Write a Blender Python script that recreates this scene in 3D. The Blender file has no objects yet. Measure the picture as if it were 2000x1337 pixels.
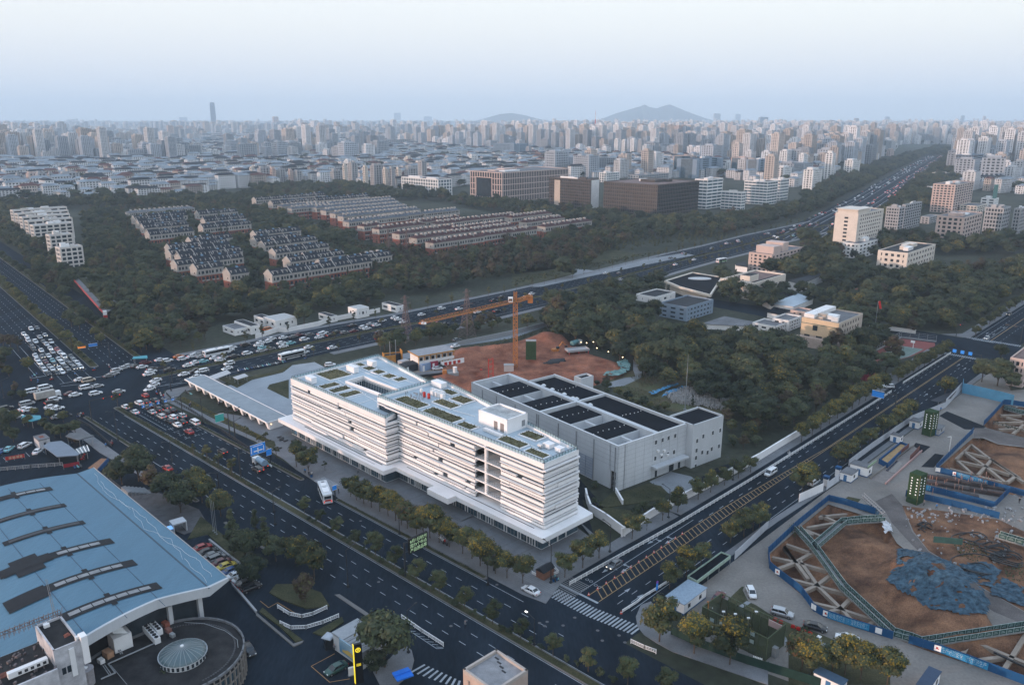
import bpy,bmesh,math,random
import numpy as np
from mathutils import Vector,Matrix
random.seed(7);np.random.seed(7)
mD,mG,mR,mA,mC,mS,RR=math.dist,math.degrees,math.radians,math.atan2,math.cos,math.sin,random.Random
SC=bpy.context.scene
COL=SC.collection
# --- camera
FPX=1580.0;CX=1000.0;CY=668.5;HOR=232.0;CAMH=100.0
TH=math.atan((CY-HOR)/FPX);ST,CT=mS(TH),mC(TH)
cam=bpy.data.cameras.new('camera');camo=bpy.data.objects.new('camera',cam);COL.objects.link(camo)
camo.location=(0,0,CAMH);camo.rotation_euler=(math.pi/2-TH,0,0)
cam.sensor_width=36;cam.lens=FPX/2000*36;cam.clip_start=1;cam.clip_end=80000
SC.camera=camo
# --- sky and sun (low sun from the left, behind the haze)
SUN_AZ=mR(200)      # direction TO the sun,measured from +X
SUN_EL=mR(5.0)
w=bpy.data.worlds.new('World');SC.world=w;w.use_nodes=True
nt=w.node_tree;nt.nodes.clear();N=nt.nodes;Lk=nt.links
sky=N.new('ShaderNodeTexSky');sky.sky_type='NISHITA';sky.sun_disc=False
sky.sun_elevation=SUN_EL;sky.sun_rotation=math.pi/2-SUN_AZ
sky.air_density=1.5;sky.dust_density=4.0;sky.ozone_density=2.0
bg1=N.new('ShaderNodeBackground');bg1.inputs[1].default_value=.10;Lk.new(sky.outputs[0],bg1.inputs[0])
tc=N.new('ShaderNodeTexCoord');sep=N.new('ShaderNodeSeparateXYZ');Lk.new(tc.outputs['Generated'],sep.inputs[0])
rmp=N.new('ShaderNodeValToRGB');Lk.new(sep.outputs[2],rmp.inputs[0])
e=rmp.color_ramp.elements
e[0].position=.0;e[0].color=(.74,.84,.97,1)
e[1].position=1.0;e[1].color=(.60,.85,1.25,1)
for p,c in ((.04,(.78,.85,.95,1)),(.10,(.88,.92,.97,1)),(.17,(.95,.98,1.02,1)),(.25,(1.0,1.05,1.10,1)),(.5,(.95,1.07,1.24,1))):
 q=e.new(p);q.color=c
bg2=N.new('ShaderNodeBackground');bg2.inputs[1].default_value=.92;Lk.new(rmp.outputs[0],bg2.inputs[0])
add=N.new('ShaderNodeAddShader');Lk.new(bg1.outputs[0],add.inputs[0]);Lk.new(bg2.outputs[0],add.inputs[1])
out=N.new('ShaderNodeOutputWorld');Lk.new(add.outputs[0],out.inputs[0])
sl=bpy.data.lights.new('sun','SUN');sl.energy=3.0;sl.angle=mR(.8);sl.color=(1.0,.68,.54)
so=bpy.data.objects.new('sun',sl);COL.objects.link(so)
sd=Vector((mC(SUN_AZ)*mC(SUN_EL),mS(SUN_AZ)*mC(SUN_EL),mS(SUN_EL)))
so.rotation_euler=sd.to_track_quat('Z','Y').to_euler()
SC.view_settings.view_transform='Standard';SC.view_settings.look='None';SC.view_settings.exposure=.12;SC.view_settings.gamma=1
SC.render.engine='CYCLES';SC.cycles.volume_bounces=3
HAZE_DENSITY=1.1e-4
# --- plan helpers: survey points read off the photograph -> metres on a level plane
def P(x,y,z=.0):
 u=(x-CX)/FPX;v=(y-CY)/FPX
 dy=CT-v*ST;dz=-ST-v*CT
 t=(z-CAMH)/dz
 return (u*t,dy*t)
ZC={'1':(0,900,3.06),'2':(500,900,3.06),'3':(1000,900,3.06),'4':(1500,900,3.06),'5':(0,560,3.932),'6':(500,560,3.932),'7':(1000,560,3.932),'8':(1500,560,3.932),
'a':(0,180,3.518),'b':(500,180,3.518),'c':(1000,180,3.518),'d':(1500,180,3.518),'e':(540,680,5.144),'f':(820,720,3.714),'g':(920,700,3.846),'h':(0,620,5.),
'i':(780,1030,14.85),'j':(1780,1200,9.09),'k':(620,1180,8.515),'l':(1800,740,6.685),'m':(1540,1160,7.555),'n':(0,1150,7.15),'o':(150,1150,5.714),'p':(1280,1130,6.458),
'q':(0,780,7.43),'r':(360,700,8.333),'s':(400,820,7.43),'t':(1240,440,4.348),'u':(740,560,5.556),'v':(230,390,6.061),'w':(1560,730,4.545),'x':(1600,600,5.0),'0':(0,0,1.0)}
def G(k,x,y,z=.0):
 a,b,s=ZC[k];return P(a+x/s,b+y/s,z)
def GL(k,pts,z=.0): return [G(k,x,y,z) for x,y in pts]
def HT(k,x,yt,yb):
 a,b,s=ZC[k];D=P(a+x/s,b+yb/s)[1];v=(b+yt/s-CY)/FPX
 return CAMH+(-ST-v*CT)*D/(CT-v*ST)
class Frame:
 def __init__(s,o,deg):
  s.o=(o[0],o[1]);s.deg=deg;s.a=mR(deg);s.c=mC(s.a);s.s=mS(s.a)
 def loc(s,p):
  dx,dy=p[0]-s.o[0],p[1]-s.o[1];return (dx*s.c+dy*s.s,-dx*s.s+dy*s.c)
 def W(s,x,y): return (s.o[0]+x*s.c-y*s.s,s.o[1]+x*s.s+y*s.c)
def inpoly(p,poly):
 x,y=p;r=False;n=len(poly);j=n-1
 for i in range(n):
  xi,yi=poly[i];xj,yj=poly[j]
  if (yi>y)!=(yj>y) and x<(xj-xi)*(y-yi)/(yj-yi)+xi: r=not r
  j=i
 return r
# --- materials
MATS={}
def mat(name,col,rough=.8,var=.15,scale=1.0,metal=.0,emit=None,es=.0,bump=.0,spec=.2,coord='pos',col2=None,detail=6,stretch=None,objrand=.0,fine=.0):
 if name in MATS: return MATS[name]
 m=bpy.data.materials.new(name);m.use_nodes=True;MATS[name]=m
 nt=m.node_tree;N=nt.nodes;L=nt.links;b=N['Principled BSDF']
 b.inputs['Roughness'].default_value=rough;b.inputs['Metallic'].default_value=metal
 b.inputs['Specular IOR Level'].default_value=spec
 if emit: b.inputs['Emission Color'].default_value=(*emit,1);b.inputs['Emission Strength'].default_value=es
 if var>0 or col2:
  if coord=='pos': g=N.new('ShaderNodeNewGeometry').outputs['Position']
  else: g=N.new('ShaderNodeTexCoord').outputs['Object']
  if stretch:
   mp=N.new('ShaderNodeMapping');mp.inputs['Scale'].default_value=stretch;mp.inputs['Rotation'].default_value=(0,0,mR(44));L.new(g,mp.inputs[0]);g=mp.outputs[0]
  n=N.new('ShaderNodeTexNoise');n.inputs['Scale'].default_value=scale;n.inputs['Detail'].default_value=detail;n.inputs['Roughness'].default_value=.62
  L.new(g,n.inputs['Vector'])
  r=N.new('ShaderNodeValToRGB');L.new(n.outputs[0],r.inputs[0])
  c2=col2 if col2 else tuple(min(1,c*(1+var)) for c in col);c1=tuple(c*(1-var) for c in col)
  r.color_ramp.elements[0].position=.32;r.color_ramp.elements[1].position=.68
  r.color_ramp.elements[0].color=(*c1,1);r.color_ramp.elements[1].color=(*c2,1)
  o=r.outputs[0]
  if fine>0:
   n2=N.new('ShaderNodeTexNoise');n2.inputs['Scale'].default_value=scale*22;n2.inputs['Detail'].default_value=3;L.new(g,n2.inputs['Vector'])
   mr=N.new('ShaderNodeMapRange');mr.inputs[1].default_value=.3;mr.inputs[2].default_value=.7;mr.inputs[3].default_value=1-fine;mr.inputs[4].default_value=1+fine;L.new(n2.outputs[0],mr.inputs[0])
   mm=N.new('ShaderNodeVectorMath');mm.operation='SCALE';L.new(o,mm.inputs[0]);L.new(mr.outputs[0],mm.inputs['Scale']);o=mm.outputs[0]
  if objrand>0:
   oi=N.new('ShaderNodeObjectInfo');mr=N.new('ShaderNodeMapRange');mr.inputs[3].default_value=1-objrand;mr.inputs[4].default_value=1+objrand;L.new(oi.outputs['Random'],mr.inputs[0])
   mm=N.new('ShaderNodeVectorMath');mm.operation='SCALE';L.new(o,mm.inputs[0]);L.new(mr.outputs[0],mm.inputs['Scale']);o=mm.outputs[0]
  L.new(o,b.inputs['Base Color'])
  if bump>0:
   bp=N.new('ShaderNodeBump');bp.inputs['Strength'].default_value=bump;bp.inputs['Distance'].default_value=.3;L.new(n.outputs[0],bp.inputs['Height']);L.new(bp.outputs[0],b.inputs['Normal'])
 else: b.inputs['Base Color'].default_value=(*col,1)
 return m
def leafmat(name,c1,c2,var=.35):
 if name in MATS: return MATS[name]
 m=bpy.data.materials.new(name);m.use_nodes=True;MATS[name]=m
 nt=m.node_tree;N=nt.nodes;L=nt.links;b=N['Principled BSDF'];b.inputs['Roughness'].default_value=.75;b.inputs['Specular IOR Level'].default_value=.15
 oi=N.new('ShaderNodeObjectInfo');g=N.new('ShaderNodeNewGeometry');n=N.new('ShaderNodeTexNoise');n.inputs['Scale'].default_value=.45;n.inputs['Detail'].default_value=5;L.new(g.outputs['Position'],n.inputs['Vector'])
 ad=N.new('ShaderNodeMath');ad.operation='MULTIPLY_ADD';L.new(oi.outputs['Random'],ad.inputs[0]);ad.inputs[1].default_value=.6;L.new(n.outputs[0],ad.inputs[2])
 r=N.new('ShaderNodeValToRGB');r.color_ramp.elements[0].position=.45;r.color_ramp.elements[1].position=1.15 if False else 1.0
 r.color_ramp.elements[0].color=(*c1,1);r.color_ramp.elements[1].color=(*c2,1);L.new(ad.outputs[0],r.inputs[0])
 L.new(r.outputs[0],b.inputs['Base Color'])
 return m
asphalt=mat('asphalt',(.014,.021,.030),.95,.34,.09,fine=.16,spec=.02,stretch=(1,.22,1))
asphalt2=mat('asphalt_dark',(.009,.013,.018),.9,.2,.1,fine=.12,spec=.08)
cnc=mat('concrete_paving',(.20,.215,.23),.85,.14,.12,fine=.10)
pave=mat('pavement_blocks',(.15,.157,.168),.85,.16,.25,fine=.15)
sC=mat('site_concrete',(.19,.175,.16),.9,.2,.08,fine=.12)
kerbm=mat('kerb_stone',(.14,.135,.13),.8,.1,.5)
white_paint=mat('road_paint_white',(.29,.32,.35),.7,.2,.6)
yellow_paint=mat('road_paint_yellow',(.28,.19,.09),.7,.2,.6)
grassm=mat('grass_green',(.034,.044,.020),.95,.4,.15,col2=(.070,.066,.034),fine=.35)
groundm=mat('city_ground',(.024,.032,.018),.95,.4,.02,col2=(.052,.056,.040),fine=.3)
soil_dark=mat('forest_soil',(.035,.036,.024),.95,.3,.2)
redsoil=mat('red_soil',(.15,.042,.022),.95,.35,.11,bump=.9,col2=(.29,.12,.072),fine=.35)
dirt=mat('brown_dirt',(.085,.040,.026),.95,.45,.16,bump=1.0,col2=(.24,.125,.07),fine=.3)
track=mat('dirt_track',(.11,.098,.094),.95,.25,.2,bump=.3,fine=.2)
wW=mat('white_cladding',(.76,.75,.75),.55,.05,.3)
whiteroof=mat('pale_roof_membrane',(.36,.43,.48),.6,.14,.12,fine=.05)
wM=mat('white_metal',(.70,.70,.70),.4,.06,.4)
greywall=mat('light_grey_panel',(.47,.49,.51),.65,.10,.08,stretch=(1,1,.25),fine=.03)
blackroof=mat('black_roof_felt',(.007,.010,.015),.85,.3,.15,fine=.1,spec=.04)
gD=mat('dark_glass',(.025,.035,.045),.12,.3,.3,spec=.6)
glassb=mat('blue_glass',(.05,.09,.12),.15,.3,.3,spec=.6)
railm=mat('grey_rail',(.12,.16,.18),.5,.0)
dM=mat('dark_metal',(.03,.032,.036),.5,.1,1.0)
gM=mat('grey_metal',(.25,.26,.27),.45,.1,1.0)
silver=mat('silver_duct',(.55,.57,.58),.3,.05,1.0,metal=.6)
bark=mat('bark',(.08,.06,.045),.9,.3,2.0)
orange=mat('crane_orange',(.40,.155,.04),.5,.15,.8)
redp=mat('red_paint',(.42,.04,.03),.5,.1,1.0)
bluef=mat('blue_fence',(.008,.065,.17),.6,.18,.25,fine=.08)
bluet=mat('blue_tarp',(.010,.042,.078),.75,.6,.9,col2=(.055,.11,.155),bump=.5,fine=.3)
beamc=mat('strut_concrete',(.27,.225,.185),.85,.2,.3,fine=.1)
greenp=mat('walkway_green',(.03,.075,.07),.6,.25,.6)
bluepaint=mat('sign_blue',(.02,.20,.62),.5,.0,emit=(.02,.2,.62),es=.15)
sW=mat('sign_white',(.8,.8,.8),.5,.0)
waterm=mat('muddy_water',(.05,.045,.05),.12,.1,.1,spec=.5)
# --- mesh builder
class MB:
 def __init__(s): s.v=[];s.f=[];s.m=[]
 def face(s,pts,mi=0):
  n=len(s.v);s.v.extend(pts);s.f.append(tuple(range(n,n+len(pts))));s.m.append(mi)
 def hexa(s,p,mi=0):
  n=len(s.v);s.v.extend(p)
  for q in ((3,2,1,0),(4,5,6,7),(0,1,5,4),(1,2,6,5),(2,3,7,6),(3,0,4,7)): s.f.append(tuple(n+i for i in q));s.m.append(mi)
  return s
 def box(s,x0,x1,y0,y1,z0,z1,mi=0):
  return s.hexa([(x0,y0,z0),(x1,y0,z0),(x1,y1,z0),(x0,y1,z0),(x0,y0,z1),(x1,y0,z1),(x1,y1,z1),(x0,y1,z1)],mi)
 def obox(s,cx,cy,z0,z1,lx,ly,deg,mi=0):
  a=mR(deg);c,n=mC(a),mS(a)
  q=[(-lx/2,-ly/2),(lx/2,-ly/2),(lx/2,ly/2),(-lx/2,ly/2)]
  q=[(cx+x*c-y*n,cy+x*n+y*c) for x,y in q]
  return s.hexa([(x,y,z0) for x,y in q]+[(x,y,z1) for x,y in q],mi)
 def prism(s,poly,z0,z1,mi=0,top=None,bottom=True):
  n=len(s.v);k=len(poly)
  ar=sum(poly[i][0]*poly[(i+1)%k][1]-poly[(i+1)%k][0]*poly[i][1] for i in range(k))
  if ar<0: poly=poly[::-1]
  s.v.extend([(x,y,z0) for x,y in poly]);s.v.extend([(x,y,z1) for x,y in poly])
  for i in range(k):
   j=(i+1)%k;s.f.append((n+i,n+j,n+k+j,n+k+i));s.m.append(mi)
  s.f.append(tuple(n+k+i for i in range(k)));s.m.append(mi if top is None else top)
  if bottom: s.f.append(tuple(n+i for i in range(k))[::-1]);s.m.append(mi)
  return s
 def wall(s,pts,z0,z1,th,mi=0,closed=False):
  m=len(pts)
  for i in range(m if closed else m-1):
   a=pts[i];b=pts[(i+1)%m];L=mD(a,b)
   if L<1e-3: continue
   s.obox((a[0]+b[0])/2,(a[1]+b[1])/2,z0,z1,L+th*.98,th,mG(mA(b[1]-a[1],b[0]-a[0])),mi)
  return s
 def beam(s,p,q,w,h=None,mi=0):
  h=h or w;p=Vector(p);q=Vector(q);d=q-p
  if d.length<1e-4: return s
  d.normalize();up=Vector((0,0,1)) if abs(d.z)<.95 else Vector((1,0,0))
  sx=d.cross(up).normalized()*w/2;sy=sx.cross(d).normalized()*h/2
  return s.hexa([tuple(v) for v in (p-sx-sy,p+sx-sy,q+sx-sy,q-sx-sy,p-sx+sy,p+sx+sy,q+sx+sy,q-sx+sy)],mi)
 def tube(s,p,q,r0,r1=None,n=8,mi=0,cap=True):
  r1=r0 if r1 is None else r1;p=Vector(p);q=Vector(q);d=(q-p)
  if d.length<1e-5: return s
  d.normalize();up=Vector((0,0,1)) if abs(d.z)<.95 else Vector((1,0,0));a=d.cross(up).normalized();b=a.cross(d).normalized()
  k=len(s.v)
  for c,r in ((p,r0),(q,r1)):
   for i in range(n):
    t=2*math.pi*i/n;s.v.append(tuple(c+a*mC(t)*r+b*mS(t)*r))
  for i in range(n):
   j=(i+1)%n;s.f.append((k+j,k+i,k+n+i,k+n+j));s.m.append(mi)
  if cap: s.f.append(tuple(k+n+i for i in range(n))[::-1]);s.m.append(mi);s.f.append(tuple(k+i for i in range(n)));s.m.append(mi)
  return s
 def ring(s,cx,cy,prof,n=24,mi=0):
  k=len(s.v)
  for r,z in prof:
   for i in range(n):
    t=2*math.pi*i/n;s.v.append((cx+r*mC(t),cy+r*mS(t),z))
  for a in range(len(prof)-1):
   for i in range(n):
    j=(i+1)%n;s.f.append((k+a*n+i,k+a*n+j,k+(a+1)*n+j,k+(a+1)*n+i));s.m.append(mi)
  return s
 def add(s,o,dx=0,dy=0,dz=0,deg=0):
  a=mR(deg);c,n=mC(a),mS(a);k=len(s.v)
  s.v.extend([(dx+x*c-y*n,dy+x*n+y*c,dz+z) for x,y,z in o.v]);s.f.extend([tuple(k+i for i in f) for f in o.f]);s.m.extend(o.m);return s
 def mesh(s,name,mats,smooth=False):
  me=bpy.data.meshes.new(name);me.from_pydata(s.v,[],s.f)
  if not isinstance(mats,(list,tuple)): mats=[mats]
  for m in mats: me.materials.append(m)
  if len(mats)>1: me.polygons.foreach_set('material_index',s.m)
  if smooth: me.polygons.foreach_set('use_smooth',[True]*len(s.f))
  me.update();return me
def BX(*a): return MB().box(*a)
def tag(o,label=None,cat=None,group=None,kind=None):
 if label: o['label']=label
 if cat: o['category']=cat
 if group: o['group']=group
 if kind: o['kind']=kind
 return o
def root(name,label,cat,loc=(0,0,0),deg=0,group=None):
 o=bpy.data.objects.new(name,None);COL.objects.link(o);o.empty_display_size=.5
 o.location=(loc[0],loc[1],loc[2] if len(loc)>2 else 0);o.rotation_euler=(0,0,mR(deg));return tag(o,label,cat,group)
def Pt(name,mb,mats,parent,label=None,kind=None,loc=None,deg=0,smooth=False):
 me=mb if isinstance(mb,bpy.types.Mesh) else mb.mesh(name,mats,smooth)
 o=bpy.data.objects.new(name,me);COL.objects.link(o);o.parent=parent
 if loc: o.location=loc
 if deg: o.rotation_euler=(0,0,mR(deg))
 return tag(o,label,None,None,kind)
def solo(name,mb,mats,label,cat,loc=(0,0,0),deg=0,group=None,kind=None,smooth=False):
 me=mb if isinstance(mb,bpy.types.Mesh) else mb.mesh(name,mats,smooth)
 o=bpy.data.objects.new(name,me);COL.objects.link(o)
 o.location=(loc[0],loc[1],loc[2] if len(loc)>2 else 0);o.rotation_euler=(0,0,mR(deg));return tag(o,label,cat,group,kind)
def struct(name,mb,mats): return solo(name,mb,mats,None,None,kind='structure')
def kids(o): return [c for c in o.children]
def copy_tree(o,parent=None):
 c=o.copy();COL.objects.link(c)
 if parent: c.parent=parent
 for ch in o.children: copy_tree(ch,c)
 return c
def sheet(name,outer,z,m,holes=(),kind='structure'):
 bm=bmesh.new()
 if holes:
  for lp in [outer]+list(holes):
   vs=[bm.verts.new((x,y,z)) for x,y in lp]
   for i in range(len(vs)): bm.edges.new((vs[i],vs[(i+1)%len(vs)]))
  bmesh.ops.triangle_fill(bm,use_beauty=True,edges=bm.edges[:])
 else:
  f=bm.faces.new([bm.verts.new((x,y,z)) for x,y in outer]);bmesh.ops.triangulate(bm,faces=[f])
 for f in bm.faces:
  if f.normal.z<0: f.normal_flip()
 me=bpy.data.meshes.new(name);bm.to_mesh(me);bm.free();me.materials.append(m)
 o=bpy.data.objects.new(name,me);COL.objects.link(o);return tag(o,kind=kind)
def raised(name,poly,m,z0=.0,z1=.15): return struct(name,MB().prism(poly,z0,z1),m)
def offset(pts,d):
 out=[]
 for i,p in enumerate(pts):
  a=pts[max(0,i-1)];b=pts[min(len(pts)-1,i+1)];L=mD(a,b);n=(-(b[1]-a[1])/L,(b[0]-a[0])/L);out.append((p[0]+n[0]*d,p[1]+n[1]*d))
 return out
def ribbon(pts,d0,d1):
 return offset(pts,d0)+offset(pts,d1)[::-1]
def strip_mb(mb,pts,d0,d1,z,mi=0,dash=None,gap=.0,phase=.0):
 # flat strip following a polyline; optional dashes
 a=offset(pts,d0);b=offset(pts,d1)
 if dash is None:
  for i in range(len(pts)-1): mb.face([(*a[i],z),(*a[i+1],z),(*b[i+1],z),(*b[i],z)][::-1] if d1<d0 else [(*a[i],z),(*a[i+1],z),(*b[i+1],z),(*b[i],z)],mi)
  return
 s=phase
 for i in range(len(pts)-1):
  L=mD(pts[i],pts[i+1])
  while s<L:
   t0=max(0,s)/L;t1=min(L,s+dash)/L
   if t1>t0:
    q=[(a[i][0]+(a[i+1][0]-a[i][0])*t,a[i][1]+(a[i+1][1]-a[i][1])*t,z) for t in (t0,t1)]+[(b[i][0]+(b[i+1][0]-b[i][0])*t,b[i][1]+(b[i+1][1]-b[i][1])*t,z) for t in (t1,t0)]
    mb.face(q,mi)
   s+=dash+gap
  s-=L
FOOT=[]   # building footprints (frame,w,d) so that trees do not grow through walls
def footprint(fr,w,d,margin=1.0): FOOT.append((fr,w,d,margin))
def blocked(p,extra=.0):
 for fr,w,d,mg in FOOT:
  x,y=fr.loc(p);m=mg+extra
  if -m<x<w+m and -m<y<d+m: return True
 return False
def text_mesh(body,size,m,extr=.0):
 cu=bpy.data.curves.new('lettering','FONT');cu.body=body;cu.size=size;cu.align_x='CENTER';cu.align_y='CENTER';cu.extrude=extr;cu.resolution_u=1
 o=bpy.data.objects.new('lettering',cu);COL.objects.link(o);dg=bpy.context.evaluated_depsgraph_get();dg.update()
 me=bpy.data.meshes.new_from_object(o.evaluated_get(dg));bpy.data.objects.remove(o);me.materials.clear();me.materials.append(m);return me
A=Frame(P(500,960.5),-43.2)       # long avenue in front of the white office
B=Frame(G('3',520,840),46.05)     # side street to the upper right
# --- ground with the excavations cut out of it
PIT1=GL('4',[(5,560),(180,405),(360,258),(640,345),(700,372),(770,490),(960,640),(1130,780),(1290,890),(1340,985),(1530,965),(1900,880),(2050,1100),(2000,1420),(1530,1308),(1000,1150),(860,1098),(745,1052),(330,922),(240,835),(190,790),(15,645)])
PIT2=GL('l',[(670,770),(560,860),(200,1178),(420,1280),(1337,1560),(2400,1850),(2800,1500),(2400,1000),(1337,890),(1000,850),(800,770)])
PIT3=GL('l',[(1070,335),(800,610),(900,660),(1337,770),(2300,1000),(2600,800),(2100,480),(1337,375)])
BIG=[(-26000,-300),(26000,-300),(26000,42000),(-26000,42000)]
sheet('ground',BIG,.0,groundm,[PIT1,PIT2,PIT3])
def pit_terrain(name,poly,fn,m,step=1.0):
 xs=[p[0] for p in poly];ys=[p[1] for p in poly]
 x0,x1,y0,y1=min(xs)-1,max(xs)+1,min(ys)-1,max(ys)+1
 gx=np.arange(x0,x1+step,step);gy=np.arange(y0,y1+step,step)
 X,Y=np.meshgrid(gx,gy);D=np.full(X.shape,1e9);ins=np.zeros(X.shape,bool);n=len(poly)
 for i in range(n):
  ax,ay=poly[i];bx,by=poly[(i+1)%n];dx,dy=bx-ax,by-ay;L2=dx*dx+dy*dy
  t=np.clip(((X-ax)*dx+(Y-ay)*dy)/L2,0,1);D=np.minimum(D,np.hypot(X-ax-t*dx,Y-ay-t*dy))
  c=((ay>Y)!=(by>Y));
  with np.errstate(divide='ignore',invalid='ignore'): xc=(bx-ax)*(Y-ay)/(by-ay)+ax
  ins^=c&(X<xc)
 Dn=np.where(ins,D,-D);Z=fn(X,Y,Dn)
 k=np.clip(Dn/1.2,0,1);Z=-.02-.3*(Dn<0)+k*(Z+.02)
 keep=Dn>-2.2
 idx=-np.ones(X.shape,int);idx[keep]=np.arange(keep.sum())
 V=np.stack([X[keep],Y[keep],Z[keep]],1);F=[]
 H,Wd=X.shape
 for i in range(H-1):
  for j in range(Wd-1):
   q=(idx[i,j],idx[i,j+1],idx[i+1,j+1],idx[i+1,j])
   if min(q)>=0: F.append(q)
 me=bpy.data.meshes.new(name);me.from_pydata(V.tolist(),[],F);me.materials.append(m);me.polygons.foreach_set('use_smooth',[True]*len(F));me.update()
 o=bpy.data.objects.new(name,me);COL.objects.link(o);return tag(o,kind='structure')
def nz(X,Y,s,seed=0):
 r=np.random.RandomState(seed);Z=0
 for o in range(4):
  a=r.uniform(0,6.28,6)
  for t in a: Z=Z+np.sin((X*mC(t)+Y*mS(t))*s*(2**o)+r.uniform(0,6.28))/(6*1.7**o)
 return Z
m1=G('4',1080,760);m2=G('4',1000,1010);m3=G('4',690,560);m4=G('4',850,900)
def f1(X,Y,D):
 z=-3.2+.5*nz(X,Y,.35,3)
 for (cx,cy),h,r in ((m1,4.4,15),(m2,3.4,8),(G('4',900,640),3.4,12),(G('4',1200,900),3.6,11),(G('4',640,780),1.2,6),(G('4',560,440),1.4,8)):
  z=z+h*np.exp(-((X-cx)**2+(Y-cy)**2)/(2*(r*.62)**2))
 for (cx,cy),r in ((G('4',800,960),6),(G('4',740,900),5),(G('4',650,590),5),(G('4',590,730),3.5)):
  z=z-1.1*np.exp(-((X-cx)**2+(Y-cy)**2)/(r*r))
 return z
pit_terrain('excavation_floor',PIT1,f1,dirt,.9)
bank2=G('l',1300,1060)
def f2(X,Y,D):
 z=-4.0+.4*nz(X,Y,.3,5);cx,cy=bank2
 return z+3.2*np.exp(-((X-cx)**2+(Y-cy)**2)/(2*9.0**2))+2.6*np.exp(-((X-cx-22)**2+(Y-cy-10)**2)/(2*12.0**2))
pit_terrain('excavation_floor',PIT2,f2,dirt,1.2)
pit_terrain('excavation_floor',PIT3,lambda X,Y,D:-3.6+.5*nz(X,Y,.3,8),dirt,1.2)
sheet('puddle',GL('4',[(640,850),(700,840),(760,880),(880,970),(890,1000),(840,1040),(770,1010),(690,930),(640,890)],-3.3),-3.6,waterm)
sheet('puddle',GL('4',[(590,610),(680,530),(700,570),(650,660),(600,640)],-3.3),-3.6,waterm)
sheet('puddle',GL('4',[(560,720),(620,690),(630,740),(570,760)],-3.3),-3.6,waterm)
sheet('flood_water',PIT2,-3.75,waterm)
# --- roads
def rect(fr,s0,s1,t0,t1): return [fr.W(s0,t0),fr.W(s1,t0),fr.W(s1,t1),fr.W(s0,t1)]
sheet('avenue',rect(A,-130,230,-19.5,15.0),.030,asphalt)
sheet('avenue',[A.W(-64,14.9),A.W(-40,18.6),A.W(-5,16),A.W(4,15.2),A.W(8,14.9)],.032,asphalt)
sheet('side_street',rect(B,-9,900,-12.5,10.6),.045,asphalt)
sheet('cross_street',[B.W(261,-200),B.W(291,-200),B.W(291,60),B.W(282,170),B.W(270,170),B.W(261,20)],.060,asphalt)
Dpx=[(-260,872),(-120,834),(0,802),(150,769),(298,738),(400,716),(500,695),(601.7,672),(716,649),(830,629),(960,600),(1050,580),(1133,560),(1216,540),(1284,521),(1361,501),(1426,486),(1500,466),(1575,449),(1631,436)]
DP=[P(*p) for p in Dpx]
sheet('main_road',ribbon(DP,-19.0,22.5),.075,asphalt)
AV=[P(*p) for p in [(1560,470),(1610,440),(1655,415),(1699,390),(1735,366),(1775,340),(1808,320),(1832,305)]]
sheet('far_highway',ribbon(AV,-26,26),.12,asphalt)
TIP=G('5',690,632);C=Frame(TIP,mG(mA(P(5,567.6)[1]-TIP[1],P(5,567.6)[0]-TIP[0])))
sheet('north_avenue',[C.W(-30,34),C.W(540,24),C.W(540,-34),C.W(-30,-34)],.090,asphalt)
sheet('crossing_surface',GL('5',[(700,970),(200,900),(120,830),(60,760),(180,700),(330,640),(700,640),(960,560),(1180,560),(1180,700),(1260,800),(1240,880),(1060,960),(870,1010)]),.105,asphalt)
# --- pavements, plazas, medians
FW=Frame((7.5,175.0),134.6)            # white office: x runs along the street face,y away from the building towards the street is positive left-hand side
pav=[A.W(4,15.2),A.W(20,13.4),A.W(60,13.6),A.W(88,13.6),A.W(94,14.5)]+[B.W(0,10.6),B.W(20,10.2),B.W(45,9.0)]+[B.W(46,13.6),B.W(20,13.4)]+[G('3',390,350)]+[FW.W(-6,-12),FW.W(112,-40),FW.W(118,0),A.W(-66,24),A.W(-66,17.2),A.W(-50,18.0),A.W(-34,18.9),A.W(-14,17.4),A.W(-5,15.9)]
raised('pavement',pav,pave,.0,.13)
raised('pavement',[A.W(-66,17.2),A.W(-66,22.0),A.W(-92,20),A.W(-98,26),A.W(-96,44)]+GL('r',[(0,180)])+[A.W(-102,40),A.W(-104,22),A.W(-96,16.2)],pave,.0,.14)
raised('forecourt',GL('r',[(640,460),(1100,350),(1620,220),(1760,110),(2120,60),(2300,150),(2300,500),(2300,900),(1500,1060),(1200,900)]),mat('forecourt_concrete',(.26,.29,.32),.85,.1,.15,fine=.08),.0,.10)
def green(pts,z=.2,name='planting_bed'): return raised(name,pts,grassm,.0,z)
green(GL('r',[(1350,490),(1390,430),(1700,350),(1700,660)]),.22)
green(GL('r',[(840,300),(1100,300),(1560,190),(1740,90),(1700,150),(1600,230),(1100,350),(860,480),(780,440),(560,340)]),.22)
green([A.W(-92,19.8),A.W(-62,19.6),A.W(-30,20.6),A.W(-30,22.4),A.W(-60,22.4),A.W(-92,22.6)],.3)
green(GL('s',[(830,320),(900,280),(1010,310),(1030,370),(960,430)],.1),.25)
# plaza banding: pale strips set flush into the paving
mb=MB()
for i in range(40):
 s=2+i*2.75
 a=FW.W(s,.5);b=FW.W(s,9.5 if s<56 else 13)
 mb.beam((*a,.139),(*b,.139),.5,.01)
struct('paving_bands',mb,mat('pale_stone',(.14,.145,.15),.8,.1,.5))
mb=MB()
for i in range(14):
 x=A.W(76+0,18.5+i*.62);y=A.W(97,18.0+i*.62);mb.beam((*x,.138),(*y,.138),.22,.012)
struct('paving_bands',mb,mat('pale_stone2',(.18,.185,.19),.8,.1,.5))
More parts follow.
